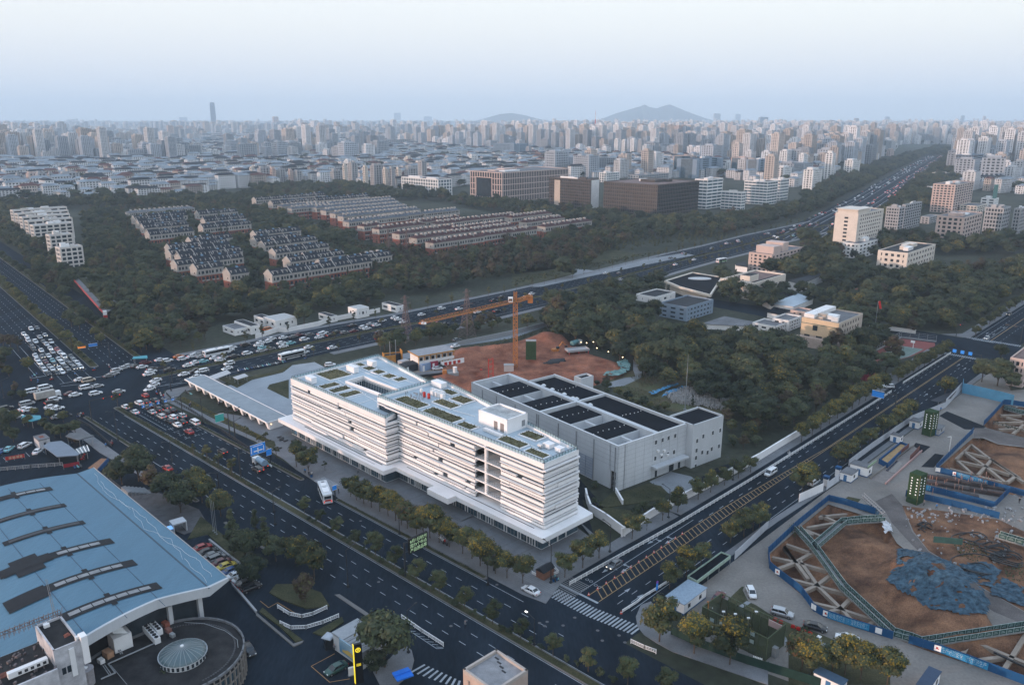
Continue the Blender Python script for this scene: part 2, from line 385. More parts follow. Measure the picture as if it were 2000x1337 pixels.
# east side pavement of side street
raised('pavement',[B.W(46,9.0),B.W(80,8.3),B.W(255,8.0),B.W(259,12),B.W(259,16),B.W(80,10.9),B.W(46,13.4)],pave,0,.13)
raised('pavement',[B.W(293,8),B.W(900,8),B.W(900,13),B.W(300,13),B.W(292,20)],pave,0,.13)
raised('pavement',[B.W(14,-9.0),B.W(60,-9.2),B.W(110,-11.4),B.W(255,-11.9),B.W(255,-14),B.W(110,-13.2),B.W(60,-11.0),B.W(14,-11.0)],pave,0,.13)
# corner pavement bottom right, along the avenue
cor=GL('3',[(740,930),(750,990),(790,1040),(870,1090),(960,1140),(1530,1337),(1530,1230),(1200,1120),(1000,1050),(900,980),(880,900),(830,840),(770,860)])
raised('pavement',cor,pave,0,.13)
# separators of the avenue
def median(fr,s0,s1,t0,t1,name='median_strip',z=.16,m=None,tip=True):
 r=(t1-t0)/2;c=(t0+t1)/2;pts=[]
 for i in range(7):
  a=math.pi/2+math.pi*i/6;pts.append(fr.W(s0+r+r*mC(a),c+r*mS(a)))
 for i in range(7):
  a=-math.pi/2+math.pi*i/6;pts.append(fr.W(s1-r+r*mC(a),c+r*mS(a)))
 raised(name,pts,kerbm,0,z)
 q=.28
 raised(name,[fr.W(s0+r,t0+q),fr.W(s1-r,t0+q),fr.W(s1-r,t1-q),fr.W(s0+r,t1-q)],m or grassm,0,z+.05)
median(A,-99,230,.0,2.1)
median(A,-62,3,12.5,14.0);median(A,20,78,12.0,13.4);median(A,-97,-56,-10.9,-9.3)
median(A,-33,-6,-14.6,-13.2);
raised('kerb_island',[A.W(10,-14.2),A.W(32,-14.2),A.W(32,-15.0),A.W(10,-15.0)],kerbm,0,.12)
median(C,1,530,-4.0,-.6)
median(C,3,530,-22,-19.2)
raised('median_strip',[offset(DP,1.6)[i] for i in range(4,20)]+[offset(DP,-1.6)[i] for i in range(19,3,-1)],kerbm,0,.22)
raised('median_strip',[offset(DP,1.3)[i] for i in range(4,20)]+[offset(DP,-1.3)[i] for i in range(19,3,-1)],grassm,0,.28)
raised('median_strip',[offset(DP,1.4)[i] for i in range(0,3)]+[offset(DP,-1.4)[i] for i in range(2,-1,-1)],grassm,0,.25)
raised('pavement',ribbon(DP[5:],22.5,26.5),pave,0,.14)
raised('pavement',ribbon(DP[7:],-23.0,-19.0),pave,0,.14)
raised('footpath',GL('c',[(430,1250),(420,1210),(560,1225),(900,1150),(1180,1105),(1250,1120),(900,1190),(560,1260),(200,1337),(100,1337)]),cnc,0,.09)
green(GL('b',[(1100,1337),(1500,1240),(1759,1200),(1759,1337)])+GL('c',[(420,1270),(420,1200),(900,1120),(700,1080),(300,1170),(0,1250)]),.05,'park_lawn')
sheet('frontage_road',GL('u',[(210,740),(600,650),(1450,470),(1800,385),(1900,400),(1450,560),(830,650),(500,740),(250,800)]),.10,cnc)
# --- painted markings
Z1=.05
mk=MB()
def strip(fr,s0,s1,t,wd=.15,z=Z1,mb=None): (mb or mk).face([(*fr.W(s0,t-wd/2),z),(*fr.W(s1,t-wd/2),z),(*fr.W(s1,t+wd/2),z),(*fr.W(s0,t+wd/2),z)])
def dashes(fr,s0,s1,t,on=1.9,per=5.05,z=Z1,wd=.15,mb=None):
 s=s0
 while s<s1: strip(fr,s,min(s+on,s1),t,wd,z,mb);s+=per
dashes(A,-64,104,5.2);dashes(A,-64,104,8.4);dashes(A,-64,-2,2.2+9.6)
dashes(A,-92,104,-3.7);dashes(A,-92,104,-7.0);dashes(A,-20,60,-10.4)
dashes(A,128,220,5.2);dashes(A,128,220,8.4);dashes(A,112,220,-3.7);dashes(A,112,220,-7.0)
strip(A,-98.3,-64,7.2);strip(A,-98.3,-64,3.7);
for t in (9.0,10.8,5.4): dashes(A,-98,-64,t,1.0,2.2)
strip(A,-99,230,-.25,.16);strip(A,-62,230,2.35,.16);strip(A,20,90,11.75);strip(A,-56,-6,-10.6,.15)
strip(A,-98.8,-98.4,9,8,Z1)
for s in (-64,-60,-56,-52):     # small ground characters in boxes
 for t in (5.3,8.5,11):
  strip(A,s-.6,s+.6,t-.7,.12);strip(A,s-.6,s+.6,t+.7,.12);strip(A,s-.05,s+.07,t,1.4)
struct('lane_markings',mk,white_paint)
mk=MB();z=.066
for t in (5.2,): strip(B,0,46,t+.0,.15,z,mk)
dashes(B,46,255,3.6,2,5.2,z,mb=mk);
dashes(B,2,255,-3.4,2,5.2,z,mb=mk);strip(B,2,36,-7.0,.15,z,mk);dashes(B,40,255,-6.8,2,5.2,z,mb=mk);strip(B,60,110,-8.9,.12,z,mk)
dashes(B,296,600,3.4,2,5.2,z,mb=mk);dashes(B,296,600,-4.2,2,5.2,z,mb=mk);strip(B,293,420,6.2,.15,z,mk);strip(B,293,330,3.0,.15,z,mk);strip(B,293,330,.8,.15,z,mk)
strip(B,-.9,-.3,5.3,11,z,mk);strip(B,291.8,292.4,2.0,9,z,mk)
dashes(B,100,255,5.4,2,5.2,z,mb=mk)
def arrow(fr,s,t,d=1,left=False,L=4.5):
 strip(fr,s,s+d*L*.62,t,.18,z,mk);a=s+d*L*.6;b=s+d*L
 mk.face([(*fr.W(a,t-.45),z),(*fr.W(b,t),z),(*fr.W(a,t+.45),z)][::d])
 if left:
  strip(fr,s+d*.9,s+d*1.2,t+.6*left,1.1,z+.001,mk);mk.face([(*fr.W(s+d*.5,t+1.1*left),z+.002),(*fr.W(s+d*1.6,t+1.1*left),z+.002),(*fr.W(s+d*1.05,t+1.8*left),z+.002)])
for s in (14,32): arrow(B,s+3,3.6,-1,1);arrow(B,s,6.6,-1,-1)
arrow(B,4.5,-1.8);arrow(B,4.5,-5.2);arrow(B,190,-4.8);arrow(B,236,-5.2);arrow(B,312,1.8,-1);arrow(B,312,4.6,-1);arrow(B,330,1.8,-1);arrow(B,240,-1.7,1)
for s,t in ((5,6.7),(4.5,3.9)):  # bicycle symbols on the approach lane
 for q in (-.55,.55):
  for i in range(8):
   a=math.pi*i/4;b=a+math.pi/4
   p0=B.W(s+.38*mC(a),t+q+.38*mS(a));p1=B.W(s+.38*mC(b),t+q+.38*mS(b));mk.beam((*p0,z),(*p1,z),.12,.004)
struct('lane_markings',mk,white_paint)
mb=MB()
for i in range(27):
 t=11.0-i*.865;s=-6.0 if i<14 else -6.0+(i-14)*.12
 mb.face([(*B.W(s,t),.069),(*B.W(s+3.6,t),.069),(*B.W(s+3.6,t-.43),.069),(*B.W(s,t-.43),.069)][::-1])
struct('zebra_crossing',mb,white_paint)
mb=MB()
for s0 in (256,292.5):
 for i in range(26):
  t=9.0-i*.86;mb.face([(*B.W(s0,t),.075),(*B.W(s0+3,t),.075),(*B.W(s0+3,t-.43),.075),(*B.W(s0,t-.43),.075)][::-1])
struct('zebra_crossing',mb,white_paint)
mb=MB()
for i in range(9):
 a=G('2',930+i*34,1260+i*12);b=G('2',1010+i*26,1215+i*12)
 mb.beam((*a,.045),(*b,.045),.42,.004)
struct('zebra_crossing',mb,white_paint)
mb=MB()
for i in range(11):
 a=A.W(6.0+i*.72,15.0);b=A.W(6.0+i*.72,18.5);mb.beam((*a,.145),(*b,.145),.36,.006)
struct('zebra_crossing',mb,white_paint)
mb=MB();z=.067
def yl(s): return 3.1-max(0,min(1,(s-55)/60))*2.6
n=60
for i in range(n):
 s0=i*115/n;s1=(i+1)*115/n
 mb.face([(*B.W(s0,yl(s0)-.09),z),(*B.W(s1,yl(s1)-.09),z),(*B.W(s1,yl(s1)+.09),z),(*B.W(s0,yl(s0)+.09),z)])
strip(B,0,256,.0,.18,z,mb);strip(B,115,256,.42,.18,z,mb);strip(B,292,700,-.6,.3,z,mb)
s=1.2
while s<104:
 y=yl(s)
 mb.face([(*B.W(s,.1),z),(*B.W(s+.25,.1),z),(*B.W(s+.25+y*.62,y-.1),z),(*B.W(s+y*.62,y-.1),z)]);s+=1.75
struct('yellow_hatching',mb,yellow_paint)
# north avenue and main road lane lines
mk=MB()
for t in (2.6,5.9,9.2,12.5,15.8,19.1):
 strip(C,2,55,t,.17,.108,mk);dashes(C,56,420,t,2,6,.108,.17,mk)
strip(C,1.2,1.7,11,20,.108,mk)
for t in (-7.3,-10.6,-13.9,-17.0): dashes(C,-4,420,t,2,6,.108,.17,mk)
strip(C,-14,-13.7,3,22,.108,mk)
for t in (2.6,5.9,9.2,12.5): strip(C,-14,1,t,.12,.108,mk)
struct('lane_markings',mk,white_paint)
mk=MB()
for t in (5.0,8.4,11.8,15.2,-5.0,-8.4,-11.8): strip_mb(mk,DP[4:],t-.08,t+.08,.092,0,2.0,4.0)
strip_mb(mk,DP[4:],18.7,18.9,.092);strip_mb(mk,DP[4:],-15.4,-15.2,.092)
for t in (-20,-13,-6,6,13,20): strip_mb(mk,AV,t-.3,t+.3,.14)
struct('lane_markings',mk,white_paint)
struct('zebra_crossing',MB().beam((*G('5',1190,770),.112),(*G('5',1400,735),.112),.4,.004).beam((*G('5',470,765),.112),(*G('5',740,735),.112),.25,.004),white_paint)
# manhole covers and tar patches
mb=MB();rr=RR(5)
for k,x,y in [('3',375,935),('3',165,967),('3',210,960),('3',195,985),('3',305,982),('3',512,1012),('3',640,1041),('3',675,1083),('3',710,1194),('3',540,1072),('2',733,722),('2',1165,985),('2',1255,953),('2',625,358),('2',1440,738),('6',1800,400)]:
 p=G(k,x,y);mb.ring(p[0],p[1],[(.36,.049),(.36,.056),(.001,.057)],12)
struct('manhole_covers',mb,mat('cast_iron',(.10,.10,.105),.6,.2,2))
# --- site yards
site=[B.W(20,-11.4),B.W(60,-11.3),B.W(110,-13.5),B.W(250,-14.2)]+[P(1975,762),P(2250,745),P(2500,1000),P(2500,1500),P(1900,1460),P(1560,1337),P(1460,1300),P(1330,1245)]
sheet('construction_yard',site,.02,sC,[PIT1,PIT2,PIT3])
sheet('dirt_track',GL('4',[(640,240),(740,195),(800,260),(860,420),(960,540),(1130,640),(1280,760),(1530,900),(1700,990),(1700,1060),(1530,975),(1350,900),(1180,790),(1020,650),(860,500),(740,370),(700,300)]),.04,track)
sheet('bare_dirt',GL('4',[(800,265),(1060,300),(1380,350),(1530,420),(2100,600),(2100,900),(1700,985),(1530,895),(1280,755),(1130,635),(960,535),(870,420)]),.035,dirt)
sheet('dirt_track',GL('l',[(690,640),(860,640),(1337,765),(2200,990),(2200,1010),(1337,880),(1000,840),(820,760),(680,760)]),.04,track)
sheet('tar_patch',GL('l',[(330,420),(840,620),(780,665),(560,655),(230,480)]),.035,asphalt2)
sheet('tar_patch',GL('w',[(1040,610),(1170,645),(1100,700),(990,665)]),.035,asphalt2)
sheet('tar_patch',GL('w',[(1210,705),(1290,720),(1200,830),(1085,825)]),.035,asphalt2)
sheet('lawn',GL('p',[(1090,95),(1120,100),(1100,140),(1160,260),(1180,290),(1270,330),(1500,480),(1700,560),(1700,860),(1480,640),(1440,860),(1000,500),(880,300),(1000,180)]),.06,grassm)
sheet('lawn',GL('m',[(0,420),(400,560),(780,720),(1150,850),(1500,960),(1500,1337),(0,1337)]),.055,grassm)
sheet('lawn',GL('4',[(440,240),(480,212),(555,228),(520,268)]),.06,grassm)
mb=MB();pth=GL('m',[(-300,640),(0,730),(80,760),(250,810),(420,850),(600,870),(780,880),(900,850),(1130,815)])
strip_mb(mb,pth,-.45,.45,.08);pth2=GL('m',[(-130,560),(0,730),(60,830),(40,900)]);strip_mb(mb,pth2,-.4,.4,.085)
pth3=GL('p',[(1180,290),(1070,360),(1110,430),(1210,470)]);strip_mb(mb,pth3,-.5,.5,.083)
struct('garden_path',mb,cnc)
# red earth site behind the office, yard of the grey hall, rubble ground
def rs(X,Y,D): return np.clip(D,0,4)/4*(.5+.7*nz(X,Y,.22,11)+.35*nz(X,Y,.9,2))+.1
RED=GL('u',[(800,700),(1450,600),(1900,500),(2000,560)])+[P(1150,690),P(1232,716),P(1215,735),P(1165,752),P(1000,790),P(900,760),P(840,735)]
def heap(X,Y,D):
 z=rs(X,Y,D)
 for (k,x,y),h,r in ((('u',1250,720),2.6,7),(('u',1000,740),2.0,8),(('u',1800,610),3.0,7),(('u',1900,560),2.4,8),(('u',1400,700),1.8,5),(('7',330,470),1.5,5)):
  cx,cy=G(k,x,y);z=z+h*np.exp(-((X-cx)**2+(Y-cy)**2)/(2*(r*.7)**2))
 return np.maximum(z,.12)
pit_terrain('red_earth_site',RED,heap,redsoil,.9)
sheet('yard_surface',GL('u',[(230,900),(350,780),(900,780),(1000,860),(850,950),(700,930),(420,1010)]),.11,mat('pale_dirt',(.30,.25,.20),.95,.2,.15,fine=.2))
sheet('hall_yard',[FW.W(-6,-12.5),FW.W(112,-42)]+[P(930,775),P(1100,900),P(1190,1000),P(1290,985),P(1395,915),P(1440,900)]+[B.W(70,13.5),B.W(30,14.5),G('3',420,230)],.07,asphalt2)
sheet('hall_forecourt',GL('g',[(1340,925),(1500,850),(1650,885),(1760,960),(1700,1010),(1560,1050),(1420,980)]),.10,cnc)
green(GL('3',[(490,290),(530,250),(600,190),(650,190),(820,135),(890,150),(930,190),(900,230),(770,250),(660,265)]),.14,'lawn')
green(GL('3',[(450,310),(520,270),(640,290),(780,300),(900,270),(1000,260),(860,300),(690,390),(670,420),(600,370)]),.14,'lawn')
sheet('rubble_field',GL('7',[(720,720),(930,640),(1000,700),(1180,640),(1420,760),(1600,880),(1740,940),(1560,1000),(1200,950),(900,870),(780,790)]),.05,mat('weedy_ground',(.12,.08,.05),.95,.3,.1,col2=(.07,.085,.04),fine=.3))
sheet('garden_path',GL('7',[(710,745),(860,700),(950,690),(930,640),(930,560),(960,560),(1000,640),(990,700),(860,760),(740,775)]),.08,cnc)
# sports court
sheet('court_surround',GL('x',[(440,490),(800,305),(1130,350),(1130,380),(900,480),(600,560)]),.09,mat('court_red',(.20,.055,.05),.85,.1,.3))
sheet('court_surface',GL('x',[(540,500),(770,372),(1020,410),(880,480),(700,530)]),.105,mat('court_green',(.12,.17,.15),.85,.15,.3))
mb=MB()
cp=GL('x',[(560,498),(772,378),(1000,412),(860,482)])
for i in range(4): mb.beam((*cp[i],.115),(*cp[(i+1)%4],.115),.15,.005)
mb.beam((*G('x',670,440),.115),(*G('x',935,450),.115),.15,.005)
struct('court_lines',mb,white_paint)
# left foreground yards
sheet('car_park',[A.W(-100,-19.4),A.W(-40,-19.4),A.W(-16,-19.4),A.W(10,-15.2),A.W(45,-15.2),A.W(60,-19.4),A.W(160,-19.4),A.W(160,-120),A.W(-40,-130),A.W(-140,-80),A.W(-140,-24)],.012,asphalt)
raised('pavement',[A.W(-92,-15.0),A.W(-40,-15.6),A.W(-33,-15.2),A.W(-33,-17.5),A.W(-60,-19.0),A.W(-92,-18.0)],pave,0,.12)
raised('pavement',GL('2',[(740,1337),(700,1260),(800,1180),(880,1090),(930,1130),(945,1190),(930,1250),(880,1310),(850,1337)]),pave,0,.12)
mb=MB();z=.04
for i in range(9):
 a=G('q',-60+i*108,870-i*26);b=G('q',0+i*108,930-i*26);mb.beam((*a,z),(*b,z),.14,.004)
struct('parking_lines',mb,white_paint)
green([G('2',x,y) for x,y in ((20,905),(140,990),(235,1085),(280,1075),(160,985),(40,880))],.35)
green([G('2',x,y) for x,y in ((340,1030),(400,1050),(525,965),(515,935),(450,970))],.3)
green([G('2',x,y) for x,y in ((80,790),(150,830),(300,885),(440,870),(390,790),(250,740),(120,740))],.3)
green([G('1',x,y) for x,y in ((1120,470),(1240,440),(1380,560),(1530,680),(1530,560),(1330,440),(1200,330))],.15)
raised('kerb_island',[G('2',x,y) for x,y in ((0,905),(225,1095),(285,1075),(275,1090),(225,1112),(0,925))],kerbm,0,.25)
raised('kerb_island',[G('2',x,y) for x,y in ((470,800),(500,797),(790,990),(765,1000))],kerbm,0,.15)
raised('terrace',GL('1',[(640,90),(760,180),(900,170),(1190,290),(1250,390),(1100,440),(960,380),(800,230)]),mat('old_paving',(.09,.09,.095),.9,.25,.4),0,.12)
mb=MB()
mb.beam((*G('2',870,955),.046),(*G('2',845,965),.046),.14,.004).beam((*G('2',845,965),.046),(*G('2',1080,1120),.046),.14,.004).beam((*G('2',1080,1120),.046),(*G('2',1120,1118),.046),.14,.004)
for i in range(9): mb.beam((*G('2',862+i*27,982+i*16),.046),(*G('2',900+i*27,985+i*16),.046),.14,.004)
struct('lane_markings',mb,white_paint)
mb=MB()
for a,b in (((330,1225),(470,1150)),((330,1225),(440,1320)),((440,1320),(560,1300)),((25,835),(75,875)),((75,875),(130,845)),((130,845),(270,930))): mb.beam((*G('2',*a),.04),(*G('2',*b),.04),.13,.004)
struct('parking_lines',mb,mat('worn_orange_paint',(.35,.2,.08),.8,.2,1))
# far landscape: river of trees and hills
mb=MB()
def hill(name,pts,Y,dep):
 mb=MB();n=len(pts)
 fx=lambda x:(x-CX)/FPX*Y*1.036
 top=[];
 for x,y in pts:
  v=(y-CY)/FPX;top.append((fx(x),CAMH+(-ST-v*CT)*Y/(CT-v*ST)))
 rows=[(-dep,.0),(-dep*.5,.55),(0,1.0),(dep*.6,.5),(dep,.0)]
 rr=RR(3);grid=[]
 for dy,k in rows:
  grid.append([(x,Y+dy*(.8+.4*rr.random()),-20+(z+20)*k*(1 if k==1 else .85+.3*rr.random())) for x,z in top])
 V=[p for r in grid for p in r];mb.v=V
 for a in range(len(rows)-1):
  for i in range(n-1): mb.f.append((a*n+i,a*n+i+1,(a+1)*n+i+1,(a+1)*n+i));mb.m.append(0)
 return struct(name,mb,mat('wooded_hill',(.035,.045,.04),.95,.2,.002))
hill('hills',[(1150,236),(1168,230),(1190,221),(1212,214),(1232,208),(1240,204),(1248,209),(1262,212),(1274,207),(1285,204),(1297,209),(1315,217),(1335,225),(1352,231),(1368,236)],13600,800)
hill('hills',[(930,237),(955,230),(978,223),(1000,221),(1022,225),(1045,231),(1065,237)],14000,700)
# --- leaf clouds (used by planters, hedges, trees)
def leaf_quads(cents,size,rng,out=None):
 n=len(cents);d=rng.normal(size=(n,3));d[:,2]=np.abs(d[:,2])+.15
 if out is not None: d=d*.42+out
 d/=np.linalg.norm(d,axis=1)[:,None]
 a=np.cross(d,rng.normal(size=(n,3)));a/=np.linalg.norm(a,axis=1)[:,None];b=np.cross(d,a)
 s=size*(.6+.8*rng.random((n,1)));a*=s;b*=s*.75
 v=np.empty((n,4,3));v[:,0]=cents-a-b*.4;v[:,1]=cents+b;v[:,2]=cents+a-b*.2;v[:,3]=cents-b*.9+a*.1
 return v.reshape(-1,3)
def leaf_mesh(name,verts,mats,midx=None,extra=None):
 n=len(verts)//4;V=verts;F=np.arange(n*4).reshape(n,4);
 me=bpy.data.meshes.new(name);V=V.tolist();F=F.tolist();mi=list(midx) if midx is not None else [0]*n
 if extra:
  k=len(V);V+=extra.v;F+=[tuple(k+i for i in f) for f in extra.f];mi+=extra.m
 me.from_pydata(V,[],F)
 for m in mats: me.materials.append(m)
 me.polygons.foreach_set('material_index',mi);me.update();return me
leaf_green=leafmat('leaf_green',(.022,.032,.017),(.066,.080,.038))
leaf_dark=leafmat('leaf_dark',(.013,.022,.015),(.046,.058,.033))
leaf_olive=leafmat('leaf_olive',(.039,.041,.017),(.107,.094,.038))
leaf_yellow=leafmat('leaf_yellow',(.12,.090,.014),(.22,.16,.028))
leaf_rust=leafmat('leaf_rust',(.069,.037,.018),(.125,.069,.031))
leaf_brown=leafmat('leaf_brown',(.034,.026,.020),(.081,.058,.040))
leaf_roof=leafmat('leaf_roof_planting',(.11,.10,.055),(.25,.23,.13))
soilm=mat('planter_soil',(.09,.085,.05),.95,.3,.6,col2=(.17,.16,.09))
def scatter_poly(poly,n,rng):
 xs=[p[0] for p in poly];ys=[p[1] for p in poly];out=[]
 while len(out)<n:
  p=(rng.uniform(min(xs),max(xs)),rng.uniform(min(ys),max(ys)))
  if inpoly(p,poly): out.append(p)
 return out
def polyarea(p): return abs(sum(p[i][0]*p[(i+1)%len(p)][1]-p[(i+1)%len(p)][0]*p[i][1] for i in range(len(p))))/2
# --- the white horizontally banded office
O=root('office_building','long white office building wrapped in stacked horizontal bands with planted roof','building',(FW.o[0],FW.o[1],0),FW.deg)
footprint(FW,108,4.5,2);FOOT.append((Frame(FW.W(0,0),FW.deg),110,1,1));
for i in range(11): FOOT.append((Frame(FW.W(i*10,-(12.6+i*1.7)),FW.deg),10,13+i*1.7,1.5))
back=lambda x:-(12.4+.172*x)
h1,h2=22.15,19.15
RW=[(0,0),(66.5,0),(66.5,back(66.5)),(0,back(0))]
LW=[(56.7,4.4),(108.2,4.4),(110,back(110)),(66.0,back(66.0))]
def shrink(poly,d):
 ar=sum(poly[i][0]*poly[(i+1)%len(poly)][1]-poly[(i+1)%len(poly)][0]*poly[i][1] for i in range(len(poly)))
 q=poly if ar>0 else poly[::-1];n=len(q);out=[]
 for i in range(n):
  a,b,c=q[i-1],q[i],q[(i+1)%n]
  def nrm(p,r): L=mD(p,r);return (-(r[1]-p[1])/L,(r[0]-p[0])/L)
  n1,n2=nrm(a,b),nrm(b,c);k=1+n1[0]*n2[0]+n1[1]*n2[1];out.append((b[0]+(n1[0]+n2[0])*d/k,b[1]+(n1[1]+n2[1])*d/k))
 return out
gl=MB()
gl.wall([(24.2,-.42),(66.0,-.42)],4.9,h1-1.0,.2);gl.wall([(66.0,-.42),(66.0,back(66)+.42),(.42,back(0)+.42),(.42,-.42),(14.6,-.42)],4.9,h1-1.0,.2)
gl.wall([(57.12,3.98),(107.8,3.98),(109.5,back(110)+.42),(67,back(66)+.42)],4.9,h2-1.0,.2);gl.wall([(57.12,3.98),(57.12,-.8)],4.9,h2-1.0,.2)
Pt('window_glazing',gl,gD,O,'dark glazing behind the white bands')
# recessed terrace between the two facade halves
tr=MB();
for z in (7.4,10.4,13.4,16.4): tr.box(14.6,24.2,-7.5,-.05,z-.3,z)
tr.box(14.6,24.2,-7.9,-7.6,4.9,19.6)
Pt('terrace_floor',tr,wW,O,'open terrace floors in the notch of the facade')
tg=MB();tg.box(14.62,24.18,-7.55,-7.45,7.4,19.3);Pt('terrace_glazing',tg,gD,O)
Pt('column',MB().tube((20.6,-.75,7.4),(20.6,-.75,h1-1.4),.55,n=16),wW,O,'tall round white column in the open notch')
rl=MB()
for z in (7.4,10.4,13.4,16.4):
 for zz in (z+.55,z+1.05): rl.beam((14.7,-.25,zz),(24.1,-.25,zz),.06)
 for i in range(12): rl.beam((14.8+i*.83,-.25,z),(14.8+i*.83,-.25,z+1.05),.05)
 for j in range(3): rl.beam((14.7,-1.5-j*2,z+1.9),(24.1,-1.5-j*2,z+1.9),.05)
Pt('terrace_railing',rl,railm,O,kind='stuff')
for sx in (14.6,24.2):
 sw=MB()
 for z in (6.2,9.2,12.2,15.2,18.2): sw.box(sx-.1,sx+.1,-7.4,-.1,z,z+1.25)
 Pt('terrace_side_wall',sw,wW,O)
rr=RR(21)
def band(edge,z0,z1,pr,seed=None,cut=None,skipgap=.0):
 # white fin along an edge (a->b, outward normal to the left of direction), cut into boards of varying projection
 a,b=edge;L=mD(a,b);ux,uy=(b[0]-a[0])/L,(b[1]-a[1])/L;nx,ny=-uy,ux
 segs=[];s=0
 while s<L-.01:
  l=min(rr.uniform(7,24),L-s)
  if L-s-l<3: l=L-s
  segs.append((s,s+l));s+=l
 for i,(s0,s1) in enumerate(segs):
  if cut:
   if s1<=cut[1] and s0>=cut[0]: continue
   if s0<cut[0]<s1<=cut[1]: s1=cut[0]
   elif cut[0]<=s0<cut[1]<s1: s0=cut[1]
   elif s0<cut[0] and s1>cut[1]:
    for q0,q1 in ((s0,cut[0]),(cut[1],s1)): _b(a,ux,uy,nx,ny,q0,q1,z0,z1,pr)
    continue
  p=pr+rr.choice((0,0,.08,.22,-.15));g0=.0 if s0==0 else rr.choice((0,0,0,.5,1.9))*skipgap;zz=rr.choice((0,0,0,.10,-.08))
  _b(a,ux,uy,nx,ny,s0+g0,s1,z0+zz,z1+zz,p)
def _b(a,ux,uy,nx,ny,s0,s1,z0,z1,pr):
 if s1-s0<.3: return
 q=[(a[0]+ux*s0,a[1]+uy*s0),(a[0]+ux*s1,a[1]+uy*s1)]
 m=MB();pts=[(q[0][0]-nx*.4,q[0][1]-ny*.4),(q[1][0]-nx*.4,q[1][1]-ny*.4),(q[1][0]+nx*pr,q[1][1]+ny*pr),(q[0][0]+nx*pr,q[0][1]+ny*pr)]
 m.prism(pts,z0,z1);Pt('facade_band',m,wW,O)
# outlines walked so that the outward normal is on the left
levels=[]
z=5.45
pat=[(.60,.36),(.16,.20),(.92,.34),(.30,.28),(.80,.26),(.16,.22),(.78,.40),(.36,.26)]
i=0
while z<21.0:
 t,g=pat[i%len(pat)];levels.append((z,z+t));z+=t+g+.16;i+=1
for z0,z1 in levels:
 pr=.0 if (z1-z0)>.7 else (.2 if (z1-z0)>.25 else .4)
 if z1<19.7:
  band(((0,0),(56.6,0)),z0,z1,pr,cut=(14.6,24.2),skipgap=1.0)
 elif z1<20.6: band(((0,0),(66.5,0)),z0,z1,pr)
 if z1<20.7:
  band(((0,back(0)),(0,0)),z0,z1,pr+.12*rr.random(),skipgap=1.0)
  band(((66.5,back(66.5)),(0,back(0))),z0,z1,pr)
 if z1>h2-.2 and z1<20.7: band(((66.5,0),(66.5,back(66.5))),z0,z1,pr)
 if z1<17.9:
  band(((56.7,4.4),(108.2,4.4)),z0,z1,pr,skipgap=1.0)
  band(((56.7,0),(56.7,4.4)),z0,z1,pr)
  band(((108.2,4.4),(110,back(110))),z0,z1,pr+.1)
  band(((110,back(110)),(66,back(66))),z0,z1,pr)
def shell(name,pts,z0,z1,th,m,closed=True,label=None): return Pt(name,MB().wall(pts,z0,z1,th,closed=closed),m,O,label)
RWi=shrink(RW,.3);LWi=shrink(LW,.3)
shell('parapet',RWi,h1-1.35,h1,.6,wW);shell('parapet',[LWi[i] for i in range(4)],h2-1.3,h2,.6,wW)
COURT=[FW.loc(G('e',x,y,h2)) for x,y in ((700,335),(872,285),(1255,432),(1090,480))]
def deck(name,outer,hole,z,m,parent,t=.3):
 bm=bmesh.new()
 for lp in [outer]+([hole] if hole else []):
  vs=[bm.verts.new((x,y,z)) for x,y in lp]
  for i in range(len(vs)): bm.edges.new((vs[i],vs[(i+1)%len(vs)]))
 bmesh.ops.triangle_fill(bm,use_beauty=True,edges=bm.edges[:])
 for f in bm.faces:
  if f.normal.z<0: f.normal_flip()
 me=bpy.data.meshes.new(name);bm.to_mesh(me);bm.free();me.materials.append(m);return Pt(name,me,None,parent)
deck('roof_deck',shrink(RW,.55),None,h1-.75,whiteroof,O);deck('roof_deck',shrink(LW,.55),COURT,h2-.72,whiteroof,O)
Pt('courtyard_parapet',MB().wall(COURT,h2-.72,h2+.35,.45,closed=True),wW,O)
cw=MB().wall(COURT,8,h2-.8,.3,closed=True);Pt('courtyard_wall',cw,glassb,O)
cc=COURT;ctr=(sum(p[0] for p in cc)/4,sum(p[1] for p in cc)/4)
mm=MB()
for e in range(4):
 a,b=cc[e],cc[(e+1)%4];n=int(mD(a,b)/.9)
 for i in range(n+1):
  t=i/n;x,y=a[0]+(b[0]-a[0])*t,a[1]+(b[1]-a[1])*t;x+= (ctr[0]-x)*.035;y+=(ctr[1]-y)*.035
  mm.box(x-.06,x+.06,y-.06,y+.06,12,h2-.7)
for z in (12.6,15.4,18.0): mm.wall([(p[0]+(ctr[0]-p[0])*.03,p[1]+(ctr[1]-p[1])*.03) for p in cc],z,z+.25,.15,closed=True)
Pt('courtyard_mullion',mm,wM,O,kind='stuff')
cf=MB().prism(cc,11.8,12.0);Pt('courtyard_floor',cf,mat('court_glass_floor',(.02,.03,.045),.4,.2,1),O)
mm=MB()
for i in range(10):
 for j in (.3,.62):
  t=(i+.6)/10.5;a=(cc[0][0]+(cc[3][0]-cc[0][0])*t,cc[0][1]+(cc[3][1]-cc[0][1])*t);b=(cc[1][0]+(cc[2][0]-cc[1][0])*t,cc[1][1]+(cc[2][1]-cc[1][1])*t)
  x,y=a[0]+(b[0]-a[0])*j,a[1]+(b[1]-a[1])*j;mm.obox(x,y,12.0,12.25,1.6,.35,0)
Pt('skylight_curb',mm,wM,O,kind='stuff')
